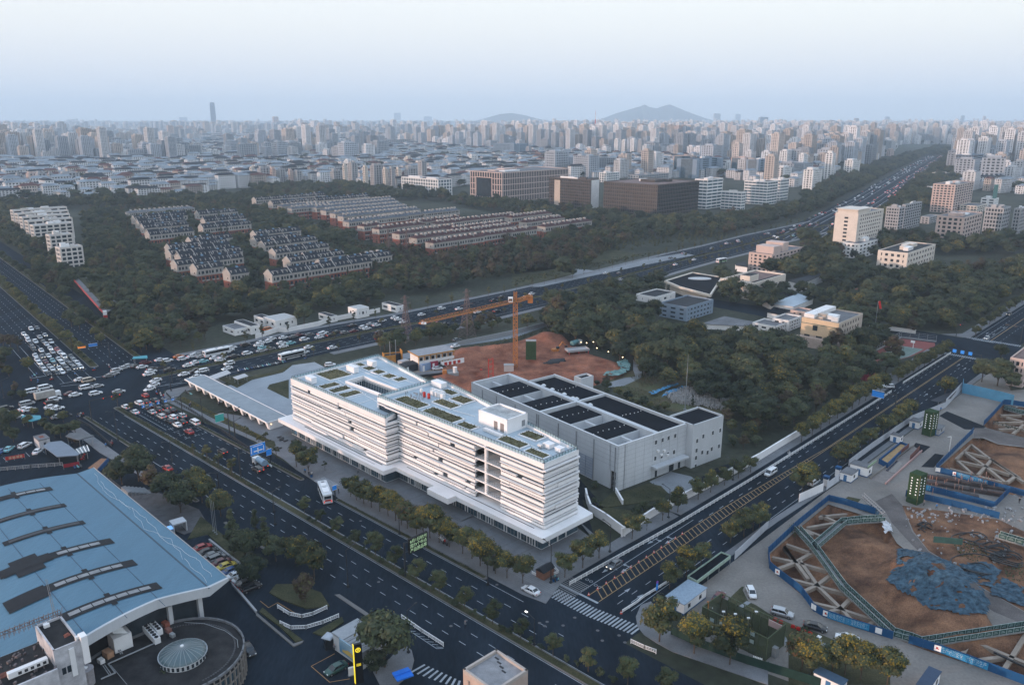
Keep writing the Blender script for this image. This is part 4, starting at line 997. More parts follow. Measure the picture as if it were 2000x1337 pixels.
# --- cluttered older block, bottom left corner
kz=16.5;ko=G('n',740,860,kz);FK=Frame(ko,45)
OB=root('old_block','grimy white block with black roof full of junk and aerials at the lower left','building',ko,45)
pr=FK.loc(G('n',1115,700,kz));plft=FK.loc(G('n',465,510,kz))
w0,d0=5.9,6.1
wl=FK.loc(G('n',1115,700,kz));w0=wl[0];d0=FK.loc(G('n',465,510,kz))[1]
dirtyw=mat('dirty_white_wall',(.42,.42,.44),.7,.3,.5,fine=.1)
Pt('wall',BX(0,w0,0,d0,0,kz-.5).wall([(.15,.15),(w0-.15,.15),(w0-.15,d0-.15),(.15,d0-.15)],kz-.5,kz,.3,closed=True),dirtyw,OB)
Pt('roof',BX(.3,w0-.3,.3,d0-.3,kz-.5,kz-.42),roofd,OB)
Pt('roof_unit',BX(1.0,1.9,d0-1.6,d0-1.1,kz-.4,kz+.2).box(1.1,1.8,d0-1.1,d0-.4,kz-.4,kz+.0),wM,OB);Pt('roof_unit',BX(3.6,4.6,.5,1.0,kz-.4,kz+.4),wM,OB)
Pt('rust_pile',MB().hexa([(2.6,3.0,kz-.41),(3.7,3.2,kz-.41),(3.6,4.2,kz-.41),(2.7,4.0,kz-.41),(2.9,3.3,kz-.1),(3.4,3.4,kz-.2),(3.4,3.9,kz-.15),(2.9,3.8,kz-.2)]),mat('rust',(.2,.07,.05),.9,.3,2),OB)
mm=MB();r6=RR(6)
for i in range(34):
 t=i/33;x=-8+t*(w0+8);mm.beam((x,d0+.1,kz-.2),(x,d0+.1,kz+1.0),.06);mm.beam((x,d0+.1,kz+1),(x+r6.uniform(-.4,.4),d0+.3,kz+r6.uniform(-.2,1)),.08)
 if i%2: mm.beam((x,d0-.3,kz-.3),(x+.5,d0+.6,kz+1.1),.07)
mm.beam((-8,d0+.1,kz+1),(w0,d0+.1,kz+1),.1);mm.beam((-8,d0+.1,kz+.4),(w0,d0+.1,kz+.4),.1)
Pt('scaffold_sign',mm,mat('rusty_frame',(.16,.12,.11),.7,.3,2),OB,'rusty steel frame along the roof edge',kind='stuff')
for x in (.8,):
 Pt('window',BX(x,x+.6,-.06,.02,kz-5,kz-3.8),gD,OB);Pt('window',BX(x+.8,x+1.4,-.06,.02,kz-5,kz-3.8),gD,OB)
Pt('wall_duct',BX(2.2,3.0,-.25,.0,kz-6,kz-.8),wM,OB)
Pt('roof_fin',BX(w0,w0+1.0,-.5,1.1,kz-4.5,kz+.6),wW,OB)
Pt('mast',MB().tube((w0-1,d0+.1,kz-.5),(w0-1.3,d0+.3,kz+7.5),.08,.04,n=6).tube((w0-.7,d0+.1,kz-.5),(w0-1.1,d0+.3,kz+7.5),.06,.03,n=6),gM,OB)
w2=BX(-22,-.02,-1.2,d0-.2,0,kz-3.2);Pt('wing',w2,dirtyw,OB);Pt('wing_roof',BX(-21.8,-.1,-1.0,d0-.4,kz-3.2,kz-3.1),roofd,OB)
Pt('wing_parapet',BX(-22,-.05,-1.25,-.9,kz-3.2,kz-2.7),dirtyw,OB)
o=Pt('roof_duct',MB().beam((-6.4,1.9,kz-2.3),(-.6,1.9,kz-2.3),.9,1.0),wM,OB,'long white duct with dark louvres')
for i in range(5): Pt('louvre',BX(-5.0+i*.9,-4.5+i*.9,1.40,1.44,kz-2.6,kz-2.1),dM,o)
Pt('rust_sheet',BX(-9,-5,3,4.4,kz-3.09,kz-2.95),mat('rust2',(.14,.05,.035),.9,.4,2),OB)
mm=MB()
for i in range(70):
 x=r6.uniform(-12,0);y=r6.uniform(-1,d0-.5);mm.obox(x,y,kz-3.1,kz-3.1+r6.uniform(.1,.5),r6.uniform(.1,.9),r6.uniform(.1,.4),r6.uniform(0,90))
Pt('roof_junk',mm,mat('junk',(.13,.11,.11),.8,.5,2),OB,kind='stuff')
Pt('lean_to',BX(-22,-.3,-4.6,-1.3,0,5.6),dirtyw,OB);Pt('lean_to_roof',BX(-22,-.2,-4.8,-1.27,5.6,5.7),mat('patched_roof',(.12,.12,.12),.85,.4,.6,fine=.3),OB);Pt('red_roof_sheet',BX(-6.2,-3.6,-4.3,-1.6,5.7,5.78),mat('corroded_red',(.12,.04,.04),.8,.4,2),OB)
for k,x,y,r in (('n',900,1210,1.25),('n',1190,1110,1.25)):
 pw=G(k,x,y,8.5);tk=root('water_tank','round concrete rooftop water tank, '+('left' if x<1000 else 'right')+' one of the pair beside the black roof','tank',(pw[0],pw[1],0),0,'rooftop water tanks')
 Pt('tank_body',MB().ring(0,0,[(r,4.5),(r,8.4),(r+.08,8.45),(r+.08,8.55),(.01,8.65)],24),mat('tank_concrete',(.26,.25,.26),.8,.25,1.5),tk,smooth=False);Pt('tank_base',BX(-1.4,1.4,-1.4,1.4,0,4.5),dirtyw,tk);Pt('hatch',BX(-.3,.3,-.3,.3,8.6,8.8),wM,tk)
lb=FK.loc(G('n',1250,1260,5));Pt('low_roof',BX(-2,10,-9.5,-.3,0,4.4),roofd,OB);Pt('low_white_roof',BX(4.5,10,-9,-6,4.4,4.8),wM,OB)
# --- kiosk with slatted roof, pylon sign, beige block
hk=HT('k',325,560,790)
hk=3.8
q=[G('k',*p,hk) for p in ((232,460),(668,222),(910,470),(700,860))]
fk=Frame(q[0],mG(mA(q[1][1]-q[0][1],q[1][0]-q[0][0])));wk=mD(q[0],q[1]);
KS=root('showroom_kiosk','grey kiosk with slatted metal roof and car billboard beside the black pylon','kiosk',q[0],fk.deg);footprint(Frame(fk.W(0,-9.5),fk.deg),wk,9.5,1)
dk=9.5
Pt('wall',BX(.2,wk-.2,-dk+.2,-.2,0,hk-.3),greywall,KS)
Pt('roof',BX(0,wk,-dk,0,hk-.3,hk-.1),gM,KS)
Pt('roof_panel',BX(.05,wk-.05,-3.6,-.05,hk-.1,hk+.05),mat('roof_panel_grey',(.27,.29,.31),.5,.1,1),KS)
for i,yy in enumerate((-4.1,-4.5,-5.2,-5.5,-6.3,-6.7,-7.5,-8.2,-8.7,-9.2)): Pt('roof_slat',BX(.05,wk-.05,yy-.16,yy+.16,hk-.1,hk+.03),mat('roof_slat_grey',(.25,.27,.29),.5,.1,1),KS)
Pt('billboard',BX(-.15,.12,-8.4,-2.6,.9,hk),mat('billboard_blue',(.10,.26,.42),.5,.3,.35,col2=(.3,.42,.5)),KS,'blue and white billboard with a yellow car')
cb=MB()
prof=[(-7.6,1.3),(-7.5,1.75),(-6.9,1.95),(-6.3,2.35),(-5.2,2.4),(-4.5,2.0),(-3.6,1.85),(-3.5,1.3)]
cb.face([(-.17,y,z) for y,z in prof]);Pt('billboard_car',cb,mat('billboard_yellow',(.45,.33,.10),.5,.1,1),KS)
# black pylon with yellow edge and round emblem
hp=HT('k',660,600,1320)
pb0=G('k',640,1325,0);pb1=G('k',770,1290,0)
dg=mG(mA(pb1[1]-pb0[1],pb1[0]-pb0[0]));wd=mD(pb0,pb1);hp=8.3
PY=root('pylon_sign','tall black pylon sign with yellow edge and round yellow emblem','sign',pb0,dg)
Pt('pylon_body',BX(0,wd,-.05,.5,0,hp),mat('pylon_black',(.006,.007,.009),.35,.1,1),PY)
yell=mat('yellow_light',(.8,.6,.03),.5,0,emit=(.95,.72,.04),es=.75)
Pt('edge_strip',BX(-.14,-.002,-.08,.5,.2,hp),yell,PY)
mm=MB();n=28;cx_,cz_=wd*.5,hp-1.15
for i in range(n):
 a,b=2*math.pi*i/n,2*math.pi*(i+1)/n
 mm.face([(cx_+.33*mC(a),-.07,cz_+.33*mS(a)),(cx_+.33*mC(b),-.07,cz_+.33*mS(b)),(cx_+.5*mC(b),-.07,cz_+.5*mS(b)),(cx_+.5*mC(a),-.07,cz_+.5*mS(a))][::-1])
for i in range(-2,3): mm.beam((cx_-.22+.0*i,-.07,cz_+i*.1),(cx_+.22,-.07,cz_+i*.1+.06),.05,.03)
Pt('emblem',mm,yell,PY);mm=MB()
for i in range(3):
 for j in range(5): mm.box(wd*.22+j*.17,wd*.22+j*.17+.12,-.08,-.05,hp-4.1-i*.2,hp-4.0-i*.2)
Pt('lettering',mm,yell,PY,kind='stuff')
pp=G('k',565,1170,0);ES=root('charger_cabinet','small white cabinet standing left of the black pylon','cabinet',pp,dg);Pt('cabinet_body',BX(-.5,.5,-.2,.2,0,1.7),wM,ES);Pt('cabinet_plinth',BX(-.6,.6,-.3,.3,0,.12),gM,ES)
pp=G('k',200,700,0);GB=root('guard_booth','black guard booth with pale rounded roof beside the kiosk','booth',pp,dg+0);Pt('booth_body',BX(-.95,.95,-.95,.95,0,2.3),mat('booth_dark',(.02,.022,.026),.3,.1,1),GB);Pt('booth_roof',MB().ring(0,0,[(1.5,2.3),(1.5,2.45),(1.2,2.62),(.01,2.66)],4),mat('booth_roof',(.35,.38,.42),.5,.1,1),GB,smooth=False);Pt('booth_window',BX(-.97,-.95,-.7,.7,1,2),gD,GB)
# beige block at the bottom edge
bh=12.0;bn=G('3',-10,1330,bh)
qb=[G('2',*p,bh) for p in ((1245,1245),(1437,1120))];qc=G('3',95,1245,bh)
fb=Frame(qb[1],mG(mA(qc[1]-qb[1][1],qc[0]-qb[1][0])));wb=mD(qb[1],qc);lbk=mD(qb[0],qb[1])
BB=root('beige_block','beige stone-clad block with flat grey roof at the bottom edge of the view','building',fb.W(0,-lbk),fb.deg);footprint(Frame(fb.W(0,-lbk),fb.deg),wb,lbk,1)
beige=mat('beige_stone',(.42,.33,.28),.7,.12,.6)
Pt('wall',BX(0,wb,0,lbk,0,bh-.6),beige,BB);Pt('parapet',MB().wall([(.2,.2),(wb-.2,.2),(wb-.2,lbk-.2),(.2,lbk-.2)],bh-.6,bh,.42,closed=True),mat('parapet_stone',(.38,.34,.31),.7,.1,1),BB)
Pt('roof',BX(.4,wb-.4,.4,lbk-.4,bh-.6,bh-.52),mat('grey_screed',(.24,.24,.25),.85,.2,.6,fine=.15),BB)
for i in range(4): Pt('roof_slot',BX(1.0+i*1.1,1.9+i*1.1,lbk-1.4-i*.5,lbk-1.1-i*.5,bh-.52,bh-.44),dM,BB)
for x in (1.2,3.6): Pt('wall_fin',BX(x,x+.4,-.25,0,0,bh-1.5),beige,BB)
for x in (2.0,4.6):
 for z in (2,5,8): Pt('window',BX(x,x+1.1,-.05,.01,z,z+1.6),gD,BB)
# --- generic office / apartment blocks
WALLS={}
def wm(name,col,rough=.75):
 return mat('facade_'+name,col,rough,.08,.15,objrand=0)
w_cream=wm('cream',(.60,.54,.48));w_beige=wm('beige',(.46,.39,.33));w_white=wm('white',(.70,.69,.68));w_grey=wm('grey',(.34,.34,.35));w_pink=wm('pink',(.50,.39,.35));w_dark=wm('dark',(.10,.10,.105));w_blue=wm('blue',(.20,.26,.33));w_brick=wm('brick',(.27,.12,.085));w_brown=wm('brown',(.19,.12,.10))
r_dark=mat('roof_dark',(.022,.026,.032),.85,.3,.2,fine=.2);r_grey=mat('roof_grey',(.13,.135,.145),.85,.25,.2,fine=.2);r_red=mat('roof_red',(.10,.045,.04),.85,.3,.3,fine=.2);r_brown=mat('roof_brown',(.16,.11,.10),.85,.3,.3,fine=.2)
def lrw(k,L,N,R,h,deg=46.0):
 n=G(k,*N,h);fr=Frame(n,deg);w_=fr.loc(G(k,*R,h))[0] if R else None;d_=fr.loc(G(k,*L,h))[1] if L else None
 return fr,w_,d_
def massing(mb,w,d,h,fl,bx,by,bandf=.45,pierf=.25,e=.22,g0=0,mw=0,mg=1,mr=2,z0=.0):
 # glass core with real floor bands and piers standing proud of it
 mb.box(e,w-e,e,d-e,z0,h-.3,mg)
 fh=(h-z0)/fl
 for i in range(fl+1):
  a=z0+i*fh-(fh*bandf*.5 if i else 0);b=z0+i*fh+(fh*bandf*.5 if i<fl else 0)
  mb.box(0,w,0,d,max(z0,a),min(b,h),mw)
 pw=min(w/max(1,bx),d/max(1,by))*pierf+.25
 for x in (-.03,w+.03-pw):
  for y in (-.03,d+.03-pw): mb.box(x,x+pw,y,y+pw,z0,h-.02,mw)
 if bx:
  p=w/bx*pierf
  for i in range(1,bx):
   x=w*i/bx;mb.box(x-p/2,x+p/2,-.02,d+.02,z0,h-.02,mw)
 if by:
  p=d/by*pierf
  for i in range(1,by):
   y=d*i/by;mb.box(-.021,w+.021,y-p/2,y+p/2,z0,h-.01,mw)
 return mb
def block(name,label,k,L,N,R,h,fl,bx,by,wallm,glassm=None,roofm=None,bandf=.45,pierf=.25,w=None,d=None,deg=46.0,cat='building',group=None,units=3,e=.22,par=.7):
 fr,w_,d_=lrw(k,L,N,R,h,deg);w=w or w_;d=d or d_
 T=root(name,label,cat,fr.o,deg,group);footprint(fr,w,d,2)
 core=BX(e,w-e,e,d-e,0,h-.3);Pt('window_glazing',core,glassm or gD,T)
 m=MB();massing(m,w,d,h,fl,bx,by,bandf,pierf,e);m2=MB();
 # keep only wall faces
 n=8;keep=MB();
 for i in range(0,len(m.v)//8):
  if i==0: continue
  keep.hexa(m.v[i*8:i*8+8])
 Pt('wall',keep,wallm,T);
 Pt('roof',BX(.3,w-.3,.3,d-.3,h,h+.08),roofm or r_grey,T)
 Pt('parapet',MB().wall([(.15,.15),(w-.15,.15),(w-.15,d-.15),(.15,d-.15)],h,h+par,.3,closed=True),wallm,T)
 r=RR(int(abs(fr.o[0]*7+fr.o[1])))
 for i in range(units):
  a=r.uniform(.12,.6)*w;b=r.uniform(.15,.55)*d;lx=r.uniform(.08,.22)*w;ly=r.uniform(.15,.35)*d;hh=r.uniform(1.0,2.8)
  Pt('roof_unit',BX(a,a+lx,b,b+ly,h+.08,h+hh).box(a-.1,a+lx+.1,b-.1,b+ly+.1,h+hh,h+hh+.15),wallm if r.random()<.6 else wM,T)
 return T,fr,w,d
# --- terraced rows of the estates
tile_d=mat('dark_roof_tile',(.016,.020,.027),.8,.35,.5,fine=.2);tile_r=mat('maroon_roof_tile',(.055,.022,.022),.8,.3,.5,fine=.2);tile_g=mat('grey_roof_tile',(.085,.095,.11),.8,.3,.5,fine=.2)
creamw=mat('estate_cream',(.36,.34,.32),.8,.12,.3);brickw=mat('estate_brick',(.27,.095,.065),.85,.2,.5)
cur=[0]
def rowhouse(k,L,R,h=11.5,dep=9.5,tile=None,kind='gable',label=None,group=None,low=None,deg=46.0,hipc=True):
 a=G(k,*L,h);b=G(k,*R,h);fr=Frame(a,deg);w=max(8,abs(fr.loc(b)[0]));
 r=RR(int(a[0]*13+a[1]*3))
 T=root('terraced_block',label,'apartment block',fr.o,deg,group);footprint(fr,w,dep,1.5)
 zb=h*.64
 Pt('lower_wall',BX(0,w,0,dep,0,zb),low or brickw,T);Pt('upper_wall',BX(-.05,w+.05,-.05,dep+.05,zb,h),creamw,T)
 wn=MB();sl=MB();fl=max(3,int(h/2.9));fh=h/fl;x=1.0
 while x<w-1.6:
  ww=r.choice((.9,1.3,1.6));
  for f in range(fl):
   z=f*fh+.9;wn.box(x,x+ww,-.14,-.055,z,z+fh*.48);
   if ww>1.2: sl.box(x-.15,x+ww+.15,-.75,-.06,z-.75,z-.1)
   wn.box(x,x+ww,dep+.055,dep+.12,z,z+fh*.48)
  x+=ww+r.choice((.7,1.0,1.4))
 for f in range(fl):
  wn.box(-.12,-.055,dep*.3,dep*.3+.8,f*fh+.9,f*fh+2.0)
 Pt('windows',wn,gD,T,kind='stuff');Pt('balconies',sl,creamw,T,kind='stuff')
 Pt('cornice',BX(-.35,w+.35,-.5,dep+.5,h,h+.28),creamw,T)
 if kind=='gable':
  x=0;
  while x<w-.1:
   l=min(r.uniform(9,13),w-x);l=l if w-x-l>5 else w-x
   dz=r.choice((0,.0,.5,.9));rise=3.1+dz;z=h+.28
   o=Pt('roof',_gable(x,x+l,-.5,dep+.5,z,rise),tile,T)
   # raised party wall
   pw=MB()
   for s in (0,1):
    y0,y1=(-.55,dep/2) if s==0 else (dep/2,dep+.55);z0,z1=(z,z+rise) if s==0 else (z+rise,z)
    pw.hexa([(x-.18,y0,z0-.2),(x+.25,y0,z0-.2),(x+.25,y1,z1-.2),(x-.18,y1,z1-.2),(x-.18,y0,z0+.42),(x+.25,y0,z0+.42),(x+.25,y1,z1+.42),(x-.18,y1,z1+.42)])
   Pt('party_wall',pw,creamw,T)
   for j in range(2 if l>8 else 1):
    u=x+1.4+j*l*.5;tw=min(3.0,l*.32)
    dm=MB().wall([(u,.6),(u,2.9),(u+tw,2.9),(u+tw,.6)],z+.2,z+2.2,.22).box(u,u+tw,.5,2.8,z+.2,z+.55);Pt('roof_terrace',dm,creamw,o)
    Pt('terrace_door',BX(u+.2,u+tw-.2,2.7,2.78,z+.6,z+2.0),gD,o)
   if r.random()<.8: Pt('solar_heater',MB().hexa([(x+l*.5,dep*.42,z+rise-.5),(x+l*.5+1.6,dep*.42,z+rise-.5),(x+l*.5+1.6,dep*.52,z+rise+.3),(x+l*.5,dep*.52,z+rise+.3),(x+l*.5,dep*.42,z+rise-.35),(x+l*.5+1.6,dep*.42,z+rise-.35),(x+l*.5+1.6,dep*.52,z+rise+.5),(x+l*.5,dep*.52,z+rise+.5)]),mat('panel_blue',(.12,.2,.28),.4,.1,1),o)
   x+=l
  for xx,q in ((-.12,-1),(w+.02,1)):
   g=MB();tri=[(-.35,h+.28),(dep+.35,h+.28),(dep/2,h+3.3)]
   g.v=[(xx,y,z) for y,z in tri]+[(xx+.1,y,z) for y,z in tri];g.f=[(2,1,0),(3,4,5),(0,1,4,3),(1,2,5,4),(2,0,3,5)];g.m=[0]*5
   Pt('gable_wall',g,creamw,T)
 else:
  z=h+.28;rise=1.9;q=3.2
  m=MB();V=[(-.5,-.6,z),(w+.5,-.6,z),(w+.5,dep+.6,z),(-.5,dep+.6,z),(q,dep/2,z+rise),(w-q,dep/2,z+rise)]
  m.v=V;m.f=[(0,1,5,4),(1,2,5),(2,3,4,5),(3,0,4),(3,2,1,0)];m.m=[0]*5
  o=Pt('roof',m,tile,T);x=3.0;c=MB()
  while x<w-3:
   c.box(x,x+1.4,dep*.38,dep*.62,z+.6,z+rise+1.0);c.box(x+1.5,x+2.1,dep*.2,dep*.45,z+.3,z+rise+.5) if r.random()<.5 else None;x+=r.uniform(3.8,5.5)
  Pt('chimneys',c,creamw,o,kind='stuff')
 return T
def _gable(x0,x1,y0,y1,z,rise):
 m=MB();ym=(y0+y1)/2;m.v=[(x0,y0,z),(x1,y0,z),(x1,y1,z),(x0,y1,z),(x0,ym,z+rise),(x1,ym,z+rise)]
 m.f=[(0,1,5,4),(2,3,4,5),(3,0,4),(1,2,5),(3,2,1,0)];m.m=[0]*5;return m
ordn=['first','second','third','fourth','fifth','sixth','seventh','eighth','ninth','tenth','eleventh','twelfth','thirteenth','fourteenth','fifteenth','sixteenth','seventeenth','eighteenth','nineteenth','twentieth']
def ORD(i):
 n=i+1
 if n<=20: return ordn[i]
 T=['twent','thirt','fort','fift','sixt','sevent','eight','ninet'];h=''
 if n>=100: h='one hundred and ' if n<200 else 'two hundred and ';n%=100
 if n==0: return 'two hundredth' if h.startswith('two') else 'hundredth'
 if n<=20: return h+ordn[n-1]
 t,u=divmod(n,10)
 return h+(T[t-2]+'ieth' if u==0 else T[t-2]+'y-'+ordn[u-1])
# --- estates
E1=[('v',(375,425),(900,372)),('v',(310,345),(850,298)),('v',(255,292),(800,243)),('v',(205,240),(840,190)),('v',(1010,345),(1515,278)),('v',(1035,268),(1490,218)),('v',(960,182),(1470,150))]
E2=[('v',(935,835),(1240,790)),('v',(700,785),(1560,700)),('v',(745,703),(1600,640)),('v',(630,655),(1450,590)),('v',(620,590),(1450,540)),('v',(870,505),(1440,468))]
E3=[('v',(1330,895),(1560,865)),('b',(110,1265),(760,1155)),('b',(455,1192),(1090,1150)),('b',(235,1170),(620,1120)),('b',(135,1112),(520,1068)),('b',(60,1060),(500,1030)),('b',(0,1030),(330,1000)),('b',(0,985),(330,955))]
for grp,rows,txt in (('dark roofed terraces of the left estate',E1,'left cluster in the woods'),('dark roofed terraces of the middle estate',E2,'middle cluster in the woods'),('dark roofed terraces of the right estate',E3,'right cluster near the pylons')):
 for i,(k,a,b) in enumerate(rows):
  rowhouse(k,a,b,11.0,9.0,tile_d,'gable','dark pitched-roof terrace, %s row from the front, %s'%(ORD(i),txt),grp)
E4=[('b',(1220,1040),(1610,997)),('b',(1105,1008),(1490,955)),('b',(985,978),(1370,918)),('b',(845,945),(1145,905)),('b',(742,925),(850,908)),('b',(1100,900),(1420,862)),('b',(1250,908),(1520,865)),('b',(1360,948),(1700,895)),('b',(1487,958),(1759,915)),('b',(1567,988),(1759,955)),('b',(1560,872),(1759,838)),('c',(100,897),(380,865)),('c',(230,928),(590,888)),('c',(0,965),(200,945)),('c',(0,865),(280,832))]
for i,(k,a,b) in enumerate(E4): rowhouse(k,a,b,11.5,9.5,tile_r,'hip','maroon hip-roofed apartment row with white chimneys, %s of its group counted from the lower left'%ORD(i),'maroon roofed apartment rows')
La=[(0,745),(115,772),(180,788),(245,803),(350,783),(415,798),(480,818),(545,838),(600,858),(638,895),(850,868)];Lb=[(330,692),(620,700),(400,760),(480,770),(860,722),(950,745),(1010,768),(1100,795),(1190,812),(1130,862),(1200,838)]
for i,(a,b) in enumerate(zip(La,Lb)): rowhouse('b',a,b,11.5,9.5,tile_g if i>1 else tile_d,'hip' if i>1 else 'gable','pale grey roofed apartment row behind the maroon roofs, %s row from the back'%ORD(i),'grey roofed apartment rows')
for i,(a,b) in enumerate((((888,832),(1358,800)),)): rowhouse('a',a,b,9,10,r_grey,'hip','long low cream building closing the left estate at its back','low estate buildings')
rowhouse('b',(760,1135),(1095,1150),9,10,tile_g,'hip','low grey roofed school-like block beside the two pylons','low estate buildings')
rowhouse('b',(1165,835),(1415,812),12,9,tile_g,'hip','grey block with white end towers behind the maroon roofs','low estate buildings')
MD=[((410,1075),(578,1062)),((340,988),(538,984)),((228,920),(528,905)),((190,890),(525,872)),((152,864),(520,848)),((120,840),(515,824)),((88,817),(490,797))]
w_mod=wm('modern',(.54,.51,.48))
for i,(a,b) in enumerate(MD):
 n=a;T,fr,w_,d_=block('apartment_block','modern cream block with deep windows, %s from the front by the north avenue'%ORD(i),'a',None,n,b,17.0,6,6 if i>1 else 4,3,w_mod,d=9.0,units=4,group='modern apartment blocks in file',cat='apartment block',bandf=.35,roofm=mat('roof_light',(.40,.41,.43),.6,.2,.3))
# --- office campus, centre
HO=lambda k,x,y,yb:HT(k,x,y,yb)
T,fr,w_,d_=block('office_block','big office block with dark see-through gateway and pale vertical fins','b',(1375,548),(1690,556),(2190,528),36.0,5,40,13,w_pink,gD,r_grey,bandf=.13,pierf=.28)
Pt('gateway_recess',BX(-.2,8,d_*.32,d_*.80,6,29),gD,T,'tall dark gateway opening')
Pt('gateway_reveal',BX(-.25,-.15,d_*.30,d_*.32,6,30).box(-.25,-.15,d_*.80,d_*.82,6,30).box(-.26,-.16,d_*.30,d_*.82,29,30),w_pink,T)
w_bronze=wm('bronze',(.075,.065,.06));g_bronze=mat('bronze_glass',(.02,.021,.023),.22,.3,.2,spec=.6)
block('office_block','long dark bronze glass office cube with colonnade at its foot','c',(638,616),(1003,641),(1278,612),34.0,9,26,24,w_bronze,g_bronze,r_brown,bandf=.22,pierf=.16)
T,fr,w_,d_=block('office_block','bronze glass office block with pale end wall beside the dark cube','c',(222,590),(540,606),(622,602),33.0,10,1,22,w_bronze,g_bronze,r_brown,bandf=.25,pierf=.14)
Pt('end_wall',BX(1.5,w_-1,-.4,-.05,0,33),w_white,T);Pt('window_strip',BX(-.3,-.05,d_*.72,d_*.86,2,31),w_beige,T)
block('office_block','pale banded office block right of the bronze cube','c',(1236,600),(1345,603),(1462,593),33,9,3,3,w_white,glassb,r_dark,bandf=.45,pierf=.06)
block('office_block','low pale banded block in front of the tall banded one','c',(1393,688),(1580,692),(1603,688),19.5,6,2,5,w_white,glassb,r_dark,bandf=.42,pierf=.08,w=9)
block('office_block','wide pale banded office at the right end of the campus','c',(1570,612),(1759,618),(1759+60,606),27,8,4,6,w_white,glassb,r_dark,bandf=.42,pierf=.06,w=26)
block('office_block','grey banded office beside the white apartment towers','d',(0,600),(90,602),(193,598),26,7,6,5,w_white,glassb,r_grey,bandf=.42,pierf=.08)
for i,(k,L,N_,R,h,yb,wl_,lab) in enumerate([
 ('c',(1157,434),(1265,438),(1330,444),0,560,w_pink,'square pink-grid office tower left of its twin'),('c',(1333,447),(1424,449),(1484,470),0,575,w_blue,'blue grey slab tower joined behind the left grid tower'),
 ('c',(1531,447),(1640,449),(1702,455),0,585,w_pink,'square pink-grid office tower right of its twin'),('c',(1702,458),(1759,460),(1800,470),0,590,w_blue,'blue grey slab tower behind the right grid tower'),
 ('c',(150,482),(202,492),(560,470),0,532,w_white,'long grey office with pale fins left of the campus centre'),('c',(470,525),(590,533),(865,514),0,562,w_white,'low pale terrace office in the campus centre'),
 ('c',(510,492),(600,498),(1085,496),0,540,w_white,'long pale office with balcony grid behind the bronze cube'),('b',(1563,480),(1590,486),(1759,476),0,545,w_white,'long pale finned office far behind the gateway block'),
 ('b',(1182,572),(1250,603),(1370,598),0,715,w_white,'white-finned mid-rise left of the gateway block'),('c',(600,553),(650,556),(790,552),0,620,w_white,'pale banded office peeping over the bronze cube'),
 ('c',(790,570),(870,574),(1140,560),0,620,w_grey,'low grey office annexes behind the bronze cube'),('c',(158,420),(200,424),(400,430),0,470,w_brown,'dark brown low slab beyond the campus'),
 ('b',(1700,352),(1759,358),(1759+160,356),0,445,w_blue,'dark blue-grey office far behind the gateway block')]):
 h=HT(k,N_[0],N_[1],yb);fr,w_,d_=lrw(k,L,N_,R,h)
 block('office_block',lab,k,L,N_,R,h,max(3,int(h/3.6)),max(3,int(w_/5)),max(2,int(d_/5)),wl_,glassb,r_dark if i%2 else r_grey,group=None,bandf=.3,pierf=.3)
